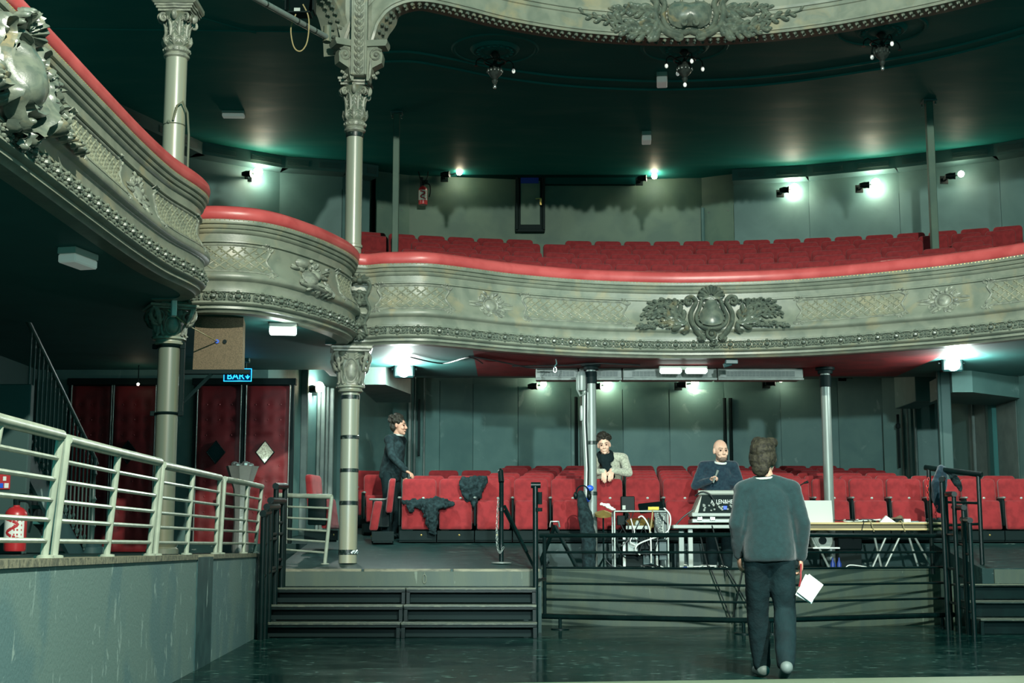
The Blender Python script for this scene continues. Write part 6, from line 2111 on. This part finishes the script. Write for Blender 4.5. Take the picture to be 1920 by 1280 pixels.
for n in range(14):
    px, py = rr.uniform(1156, 1246), rr.uniform(958, 1000)
    A = P(px, py, 18.47)
    pts = [A]
    for q in range(4):
        A = A+V((rr.uniform(-.07, .07), rr.uniform(-.02, .03), -rr.uniform(.03, .13)))
        A.z = max(A.z, FZ+.02)
        pts.append(A)
    m = MB(); m.tube(spline(pts, 5), rr.choice((.006, .008)), 5); O('patch_cable', m, 'cable_black' if n % 7 else 'cable_white', rk)
for n, (px0, py0, px1, py1, mt) in enumerate(((1158, 966, 1172, 984, 'black_plastic'), (1200, 1004, 1228, 1030, 'black_plastic'), (1177, 1006, 1196, 1040, 'steel_grey'), (1206, 1032, 1226, 1058, 'strip_dark'), (1236, 1010, 1250, 1050, 'strip_dark'))):
    m = bx(MB(), px0, py0, px1, py1, 18.56, .12, .006); O('power_unit', m, mt, rk, sm=0)
for n, (p0, mid, p1) in enumerate((((1312, 1000), (1330, 1062), (1370, 1158)), ((1335, 985), (1360, 1066), (1412, 1150)), ((1350, 1060), (1356, 1072), (1362, 1080)), ((1395, 1058), (1390, 1110), (1374, 1160)))):
    A, B, C = P(*p0, 18.3), P(*mid, 17.8), P(*p1, 17.72)
    B.z = max(B.z, .73); C.z = max(C.z, .02)
    m = MB(); m.tube(spline([A, V((B.x, 17.95, max(B.z, .735))), V((B.x+.02, 17.78, .70)), C], 6), .009, 5); O('hanging_cable', m, 'cable_black', None, 'black cable hanging over the parapet, %s from the left' % ORD[n], 'cable')
# stand with headphones and a black bag left of the pole
q = P(1097, 1010, 18.5)
t = thing('bag_stand', (q.x, 18.6, FZ), 'black bag on a stand left of the grey pole, headphones hooked on top', 'bag')
m = MB(); m.caps(P(1089, 925, 18.55), P(1097, 965, 18.55), .05, .09); m.caps(P(1097, 965, 18.55), P(1104, 1015, 18.55), .10, .10); m.caps(P(1104, 1000, 18.55), (P(1104, 1015, 18.55).x, 18.55, FZ+.1), .10, .09); soft('bag', m, 'black_cloth', t, .014, 3, .03, .12)
m = MB()
A = P(1088, 929, 18.45)
m.tube([A+V((.085*cos(a)+.03, 0, .03+.10*sin(a))) for a in [pi*(-.05+1.1*k/12) for k in range(13)]], .010, 6); m.ell(A+V((-.06, 0, .0)), (.03, .04, .05), 10, 6); m.ell(A+V((.115, 0, -.01)), (.03, .04, .05), 10, 6)
O('headphones', m, 'black_gloss', None, 'black headphones hooked over the bag left of the grey pole', 'headphones')
A = P(1508, 905, 18.45); m = MB(); m.tube(spline([V((A.x-.12, 18.5, zt)), V((A.x-.13, 18.5, zt+.3)), A+V((-.08, 0, -.06)), A+V((0, 0, .0))], 6), .008, 6); m.tube([A, A+V((.05, 0, .015))], [.012, .018], 10); m.lathe([(.05, zt+.001), (.05, zt+.02), (.01, zt+.03)], (A.x-.12, 18.5, 0), 12); O('gooseneck_microphone', m, 'black_gloss', None, 'black gooseneck microphone on the wooden table beside the laptop', 'microphone')
# ---------------------------------------------------------------- people
def frame(up, right):
    up = V(up).normalized()
    f = up.cross(V(right)).normalized()
    r = f.cross(up).normalized()
    return Matrix((r, f, up)).transposed()

def hand(m, w, d, n, side, curl=(.5, .6, .65, .7), k=1., T=lambda v: v):
    "palm with four unequal bent fingers and a side thumb; d along the hand, n where the palm faces, side towards the thumb"
    w, d, n = V(w), V(d).normalized(), V(n)
    n = (n-d*n.dot(d)).normalized()
    s = d.cross(n).normalized()
    if s.dot(V(side)) < 0:
        s = -s
    M = Matrix((s, n, d)).transposed()
    m.ell(T(w+d*.045*k), (.042*k, .017*k, .055*k), 12, 8, TR @ M)
    for i in range(4):
        o = s*(.030-.020*i)*k
        a = w+d*(.088-.004*abs(i-1))*k+o
        L = (.066, .074, .069, .054)[i]*k
        c = curl[i]
        b = a+(d*cos(c*.8)+n*sin(c*.8))*L*.5
        e = b+(d*cos(c*1.7)+n*sin(c*1.7))*L*.32
        g = e+(d*cos(c*2.3)+n*sin(c*2.3))*L*.24
        m.caps(T(w+d*.05*k+o*.9), T(a), .0095*k, .0095*k, 8)
        m.caps(T(a), T(b), .0095*k, .0088*k, 8); m.caps(T(b), T(e), .0088*k, .008*k, 8); m.caps(T(e), T(g), .008*k, .0072*k, 8)
    a = w+d*.025*k+s*.028*k
    b = a+(d*.6+s*.75+n*.25).normalized()*.042*k
    e = b+(d*.85+s*.25+n*.5).normalized()*.034*k
    m.caps(T(a), T(b), .013*k, .011*k, 8); m.caps(T(b), T(e), .011*k, .009*k, 8)

TR = Matrix.Identity(3)

def person(label, loc, rz, J, top, legs, skin, hair, hairmat, hands, shoe='black_plastic', extra_top=()):
    global TR
    TR = Matrix.Rotation(rz, 3, 'Z')
    L = V(loc)
    T = lambda v: L+TR @ V(v)
    t = thing('person', loc, label, 'person')
    j = {k: V(v) for k, v in J.items() if k not in ('hf', 'hk')}
    sp = (j['neck']-j['pelvis'])
    right = (j['rsh']-j['lsh']).normalized()
    hr = (j['rhip']-j['lhip']).normalized()
    Mc = TR @ frame(j['neck']-j['chest'], right)
    Mp = TR @ frame(j['chest']-j['pelvis'], hr)
    mid = j['pelvis'].lerp(j['chest'], .5)
    def torso(m, g):
        m.ell(T(j['chest']), (.165+g, .112+g, .19+g), 18, 12, Mc)
        m.ell(T(mid), (.142+g, .105+g, .17+g), 18, 12, Mp)
        m.ell(T(j['pelvis']), (.160+g, .118+g, .13+g), 18, 12, Mp)
        for s in ('rsh', 'lsh'):
            m.caps(T(j['neck']+V((0, 0, -.03))), T(j[s]), .058+g*.7, .058+g*.8, 12)
    def arms(m, g, f=1.):
        for s in 'rl':
            a, b, c = j[s+'sh'], j[s+'el'], j[s+'wr']
            m.caps(T(a), T(b), .050+g, .041+g, 12)
            m.caps(T(b), T(b.lerp(c, f)), .041+g, .029+g, 12)
    def legs_(m, g, f=1.):
        for s in 'rl':
            a, b, c = j[s+'hip'], j[s+'kn'], j[s+'an']
            m.caps(T(a), T(b), .082+g, .056+g*1.1, 14)
            m.caps(T(b), T(b.lerp(c, .35)), .056+g*1.1, .056+g*1.1, 14); m.caps(T(b.lerp(c, .35)), T(b.lerp(c, f)), .056+g*1.1, .038+g*1.2, 14)
    # one continuous body
    m = MB()
    torso(m, 0); arms(m, 0); legs_(m, 0)
    hf = V(J['hf']).normalized()
    hu = V(J.get('hu', (0, 0, 1)))
    hM = frame(hu, hf.cross(hu))
    hM = Matrix((hf.cross(hu).normalized(), hf, hu.normalized())).transposed()
    hc = j['head']
    hk = J.get('hk', 1.08)
    h = lambda v: T(hc+hM @ (V(v)*hk))
    HM = TR @ hM*hk
    m.caps(T(j['neck']+V((0, 0, -.04))), T(hc+hM @ V((0, -.02, -.06))), .058, .052, 12)
    m.ell(h((0, -.012, .025)), (.076, .096, .098), 18, 12, HM)
    m.ell(h((0, .028, -.040)), (.060, .062, .078), 16, 10, HM)
    m.ell(h((0, .066, -.094)), (.024, .022, .02), 10, 6, HM)
    m.caps(h((0, .084, .018)), h((0, .108, -.022)), .010, .015, 8)
    for s in (-1, 1):
        m.ell(h((s*.012, .100, -.027)), .011, 8, 6)
        m.ell(h((s*.036, .066, -.028)), .028, 10, 8)
        m.ell(h((s*.077, -.008, -.005)), (.012, .022, .034), 10, 8, HM)
        m.caps(h((s*.014, .086, .028)), h((s*.048, .072, .028)), .011, .009, 8)
    m.caps(h((-.018, .089, -.061)), h((.018, .089, -.061)), .008, .008, 8)
    for s, hd in hands.items():
        hand(m, j[s+'wr'], hd[0], hd[1], hd[2], hd[3], 1.0, T)
    for s in 'rl':
        a = j[s+'an']
        fd = V(J.get(s+'ft', (0, 1, -.05))).normalized()
        m.caps(T(a-fd*.03+V((0, 0, -.03))), T(a+fd*.14+V((0, 0, -.05))), .036, .026, 10)
    soft('body', m, skin, t, .0058, 2)
    m = MB(); torso(m, .020); arms(m, .017, .93)
    up_ = (j['chest']-j['pelvis']).normalized()
    lo_ = j['pelvis']-up_*.115
    rows = []
    for a_, b_, q_2 in ((.165, .125, .42), (.182, .138, .30), (.192, .148, .12), (.194, .150, .03), (.180, .138, .0), (.05, .04, .0)):
        c_ = T(lo_+up_*q_2)
        rows.append([c_+Mp @ V((a_*cos(2*pi*k/24), b_*sin(2*pi*k/24), 0)) for k in range(24)])
    m.grid(rows, True)
    m.f.append(tuple(len(m.v)-24*6+k for k in range(24))); m.f.append(tuple(len(m.v)-24+k for k in range(24)))
    for a, b, ra, rb in extra_top:
        m.caps(T(a), T(b), ra, rb, 12)
    soft('sweater', m, top, t, .011, 5, .014, .12)
    m = MB(); m.ell(T(j['pelvis']+V((0, 0, -.03))), (.172, .130, .13), 18, 12, Mp); legs_(m, .025, .97)
    soft('trousers', m, legs, t, .012, 4, .016, .10)
    for s in 'rl':
        a = j[s+'an']
        fd = V(J.get(s+'ft', (0, 1, -.05))).normalized()
        m = MB(); m.caps(T(a-fd*.045+V((0, 0, -.035))), T(a+fd*.15+V((0, 0, -.045))), .048, .038, 12); m.caps(T(a), T(a+V((0, 0, -.03))), .045, .048, 10)
        soft('shoe', m, shoe, t, .010, 3)
    for s in (-1, 1):
        m = MB(); m.ell(h((s*.031, .0795, .008)), (.0115, .0115, .008), 10, 6, HM); O('eye', m, 'eye', t)
        m = MB(); m.caps(h((s*.014, .096, .034)), h((s*.048, .080, .036)), .005, .004, 6); O('eyebrow', m, hairmat or 'stubble', t)
    hair(t, h, HM)
    return t, T, h

def blobs(t, nm, items, h, HM, mat, noise=.02, ns=.03, voxel=.007):
    m = MB()
    for c, r in items:
        m.ell(h(c), r, 12, 8, HM)
    return soft(nm, m, mat, t, voxel, 1, noise, ns)

# man walking away across the pit
def hair_w(t, h, HM):
    blobs(t, 'hair', [((0, -.022, .045), (.088, .106, .092)), ((0, -.07, -.02), (.080, .055, .075)), ((.04, .03, .10), (.05, .06, .04)), ((-.04, .02, .10), (.05, .06, .045)), ((0, -.085, -.07), (.062, .038, .06)), ((.07, -.03, .0), (.022, .05, .06)), ((-.07, -.03, .0), (.022, .05, .06))], h, HM, 'hair_grey', .010, .025)
    m = MB(); m.tube([h((.066*cos(a), -.022+.064*sin(a), -.130+.012*sin(a))) for a in [2*pi*k/20 for k in range(20)]], .009, 8, closed=True); O('shirt_collar', m, 'off_white', t)
w = (XA(1443, 10.6, .9), 10.6, 0.0)
JW = dict(hk=1.12, pelvis=(0, 0, .97), chest=(.0, .02, 1.26), neck=(.005, .03, 1.47), head=(-.015, .055, 1.625), hf=(.42, .90, 0), rsh=(.178, .01, 1.385), lsh=(-.178, .02, 1.385), rel=(.243, -.05, 1.13), rwr=(.232, .02, .88),
          lel=(-.240, -.01, 1.13), lwr=(-.205, .12, .90), rhip=(.085, 0, .92), lhip=(-.085, 0, .92), rkn=(.12, .10, .50), ran=(.065, -.17, .135), lkn=(-.065, .20, .50), lan=(-.02, .34, .085), rft=(.05, 1, -.35), lft=(-.1, 1, 0))
t, T, h = person('man in dark sweater and jeans walking away across the pit floor, back turned', w, 0, JW, 'charcoal_knit', 'denim', 'skin_dark', hair_w, 'hair_grey',
                 {'r': ((.05, .1, -1), (-1, .3, 0), (0, 1, 0), (.9, .9, .8, .8)), 'l': ((.1, .2, -1), (1, .2, 0), (0, 1, 0), (.5, .6, .6, .7))}, 'shoe')
m = MB(); q = T((.275, -.02, .66)); m.box(q, (.15, .012, .17), .002, M=Matrix.Rotation(R(28), 3, 'Y') @ Matrix.Rotation(R(20), 3, 'Z')); m.box(q+V((.006, -.03, .006)), (.14, .008, .16), .002, M=Matrix.Rotation(R(36), 3, 'Y') @ Matrix.Rotation(R(14), 3, 'Z')); O('paper_pack', m, 'card_white', None, 'white papers held in the right hand of the walking man', 'paper', sm=0)
m = MB(); m.tube(spline([T((.225, -.02, .84)), T((.215, -.06, .79)), T((.21, -.07, .73)), T((.20, -.06, .68))], 5), .007, 8); O('red_lanyard', m, 'red_paint', None, 'red lanyard hanging from the right hand of the walking man', 'lanyard')

# bald man behind the mixing desk
def hair_b(t, h, HM):
    blobs(t, 'beard', [((0, .045, -.085), (.050, .048, .036)), ((.042, .02, -.06), (.018, .04, .045)), ((-.042, .02, -.06), (.018, .04, .045))], h, HM, 'stubble', .004, .01, .006)
    m = MB(); m.tube([h((.062*cos(a), -.018+.062*sin(a), -.128-.012*sin(a))) for a in [2*pi*k/20 for k in range(20)]], .016, 8, closed=True); O('shirt_collar', m, 'card_white', t)
Yb = 19.02
JB = dict(hk=1.2, pelvis=(0, 0, .95), chest=(.0, .03, 1.25), neck=(-.01, .05, 1.44), head=(-.03, .09, 1.60), hf=(-.22, .96, -.12), rsh=(.20, .03, 1.40), lsh=(-.20, .04, 1.40), rel=(.315, .06, 1.14), rwr=(.135, .20, 1.20),
          lel=(-.29, .06, 1.14), lwr=(-.17, .2, 1.03), rhip=(.09, 0, .92), lhip=(-.09, 0, .92), rkn=(.10, .03, .50), ran=(.10, -.02, .085), lkn=(-.10, .03, .50), lan=(-.10, -.02, .085))
t, T, h = person('bald bearded man in navy sweater standing behind the mixing desk, microphone in hand', (XA(1346, Yb, 2), Yb, FZ), pi, JB, 'navy_knit', 'denim', 'skin', hair_b, None,
                 {'r': ((-.75, .3, .5), (-.2, .4, -.6), (0, .3, 1), (1.2, 1.25, 1.3, 1.3)), 'l': ((.2, .9, -.3), (.1, -.2, -1), (1, .2, 0), (.5, .5, .6, .6))}, extra_top=(((.20, .03, 1.2), (-.20, .03, 1.2), .11, .11),))
m = MB(); a, b = T((.10, .245, 1.17)), T((.035, .25, 1.335)); m.tube([a, a.lerp(b, .7), b], [.012, .014, .018], 10); O('hand_microphone', m, 'steel_grey', None, 'silver microphone held up by the bald man', 'microphone')

# man leaning on the front row
def hair_l(t, h, HM):
    it = [((0, -.025, .06), (.084, .096, .08)), ((0, -.06, .0), (.08, .055, .06))]
    rr = random.Random(4)
    for k in range(46):
        a, e = rr.uniform(0, 2*pi), rr.uniform(.15, 1.5)
        r = rr.uniform(.018, .03)
        x, y, z = .088*cos(e)*cos(a), -.03+.105*cos(e)*sin(a), .055+.095*sin(e)
        if y > .045 and z < .09:
            continue
        it.append(((x, y, z), (r, r, r)))
    blobs(t, 'curly_hair', it, h, HM, 'hair', .008, .012, .006)
    m = MB()
    for k in range(3):
        m.tube([h((.080*cos(a), -.03+.082*sin(a)+.015*k, -.125-.028*k-.02*sin(a))) for a in [2*pi*q/20 for q in range(20)]], .036, 8, closed=True)
    m.caps(h((-.0, .07, -.17)), h((-.05, .09, -.40)), .042, .05, 10); m.caps(h((.05, .06, -.17)), h((-.01, .08, -.36)), .04, .045, 10)
    soft('scarf', m, 'scarf', t, .010, 3, .018, .04)
Yl = 20.0
JL = dict(pelvis=(-.02, -.17, .80), chest=(-.02, .0, 1.02), neck=(.025, .11, 1.17), head=(.075, .205, 1.295), hf=(.05, .98, -.18), hu=(.12, .17, .98), rsh=(.17, .10, 1.10), lsh=(-.20, .08, 1.12), rel=(.26, .32, .90), rwr=(.09, .515, .91),
          lel=(-.255, .32, .90), lwr=(.0, .535, .925), rhip=(.08, -.17, .78), lhip=(-.12, -.17, .78), rkn=(.10, -.03, .42), ran=(.10, -.10, .085), lkn=(-.12, -.03, .42), lan=(-.12, -.10, .085))
t, T, h = person('curly haired man in pale sweater and black scarf leaning on a seat back', (XA(1141, Yl, 2.2), Yl, SZ(Yl)), pi, JL, 'grey_knit', 'denim', 'skin', hair_l, 'hair',
                 {'r': ((.12, .38, -.92), (-.1, -.9, -.3), (-1, 0, 0), (.35, .4, .45, .5)), 'l': ((.1, .36, -.93), (.1, -.9, -.3), (1, 0, 0), (.3, .35, .4, .5))})

# dark-clothed man by the wall on the left
def hair_g(t, h, HM):
    it = [((0, -.03, .05), (.094, .108, .088)), ((0, -.07, -.02), (.086, .06, .08))]
    rr = random.Random(8)
    for k in range(40):
        a, e = rr.uniform(0, 2*pi), rr.uniform(-.3, 1.5)
        x, y, z = .092*cos(e)*cos(a), -.035+.11*cos(e)*sin(a), .04+.10*sin(e)
        if y > .04 and z < .085:
            continue
        it.append(((x, y, z), (.026, .026, .026)))
    blobs(t, 'curly_hair', it, h, HM, 'hair', .008, .012, .006)
    m = MB(); m.tube([h((.06*cos(a), -.012+.06*sin(a), -.128)) for a in [2*pi*k/20 for k in range(20)]], .014, 8, closed=True); O('shirt_collar', m, 'off_white', t)
Yg = 20.05
JG = dict(pelvis=(0, 0, .93), chest=(.0, .05, 1.22), neck=(.01, .09, 1.43), head=(.01, .13, 1.58), hf=(-.02, .97, -.15), rsh=(.18, .06, 1.37), lsh=(-.19, .07, 1.38), rel=(.27, .15, 1.13), rwr=(.22, .35, .925),
          lel=(-.25, .02, 1.10), lwr=(-.24, .1, .86), rhip=(.09, 0, .90), lhip=(-.09, 0, .90), rkn=(.10, .03, .48), ran=(.10, -.02, .085), lkn=(-.10, .03, .48), lan=(-.10, -.02, .085))
t, T, h = person('dark-clothed curly haired man standing at left behind the front row, in profile', (XA(733, Yg, 2.2), Yg, SZ(Yg)), R(-112), JG, 'black_cloth', 'denim', 'skin_dark', hair_g, 'hair',
                 {'r': ((.1, .85, -.4), (0, -.4, -.9), (-1, .1, 0), (.5, .55, .6, .6)), 'l': ((0, .2, -1), (1, 0, 0), (0, 1, 0), (.5, .6, .6, .7))})
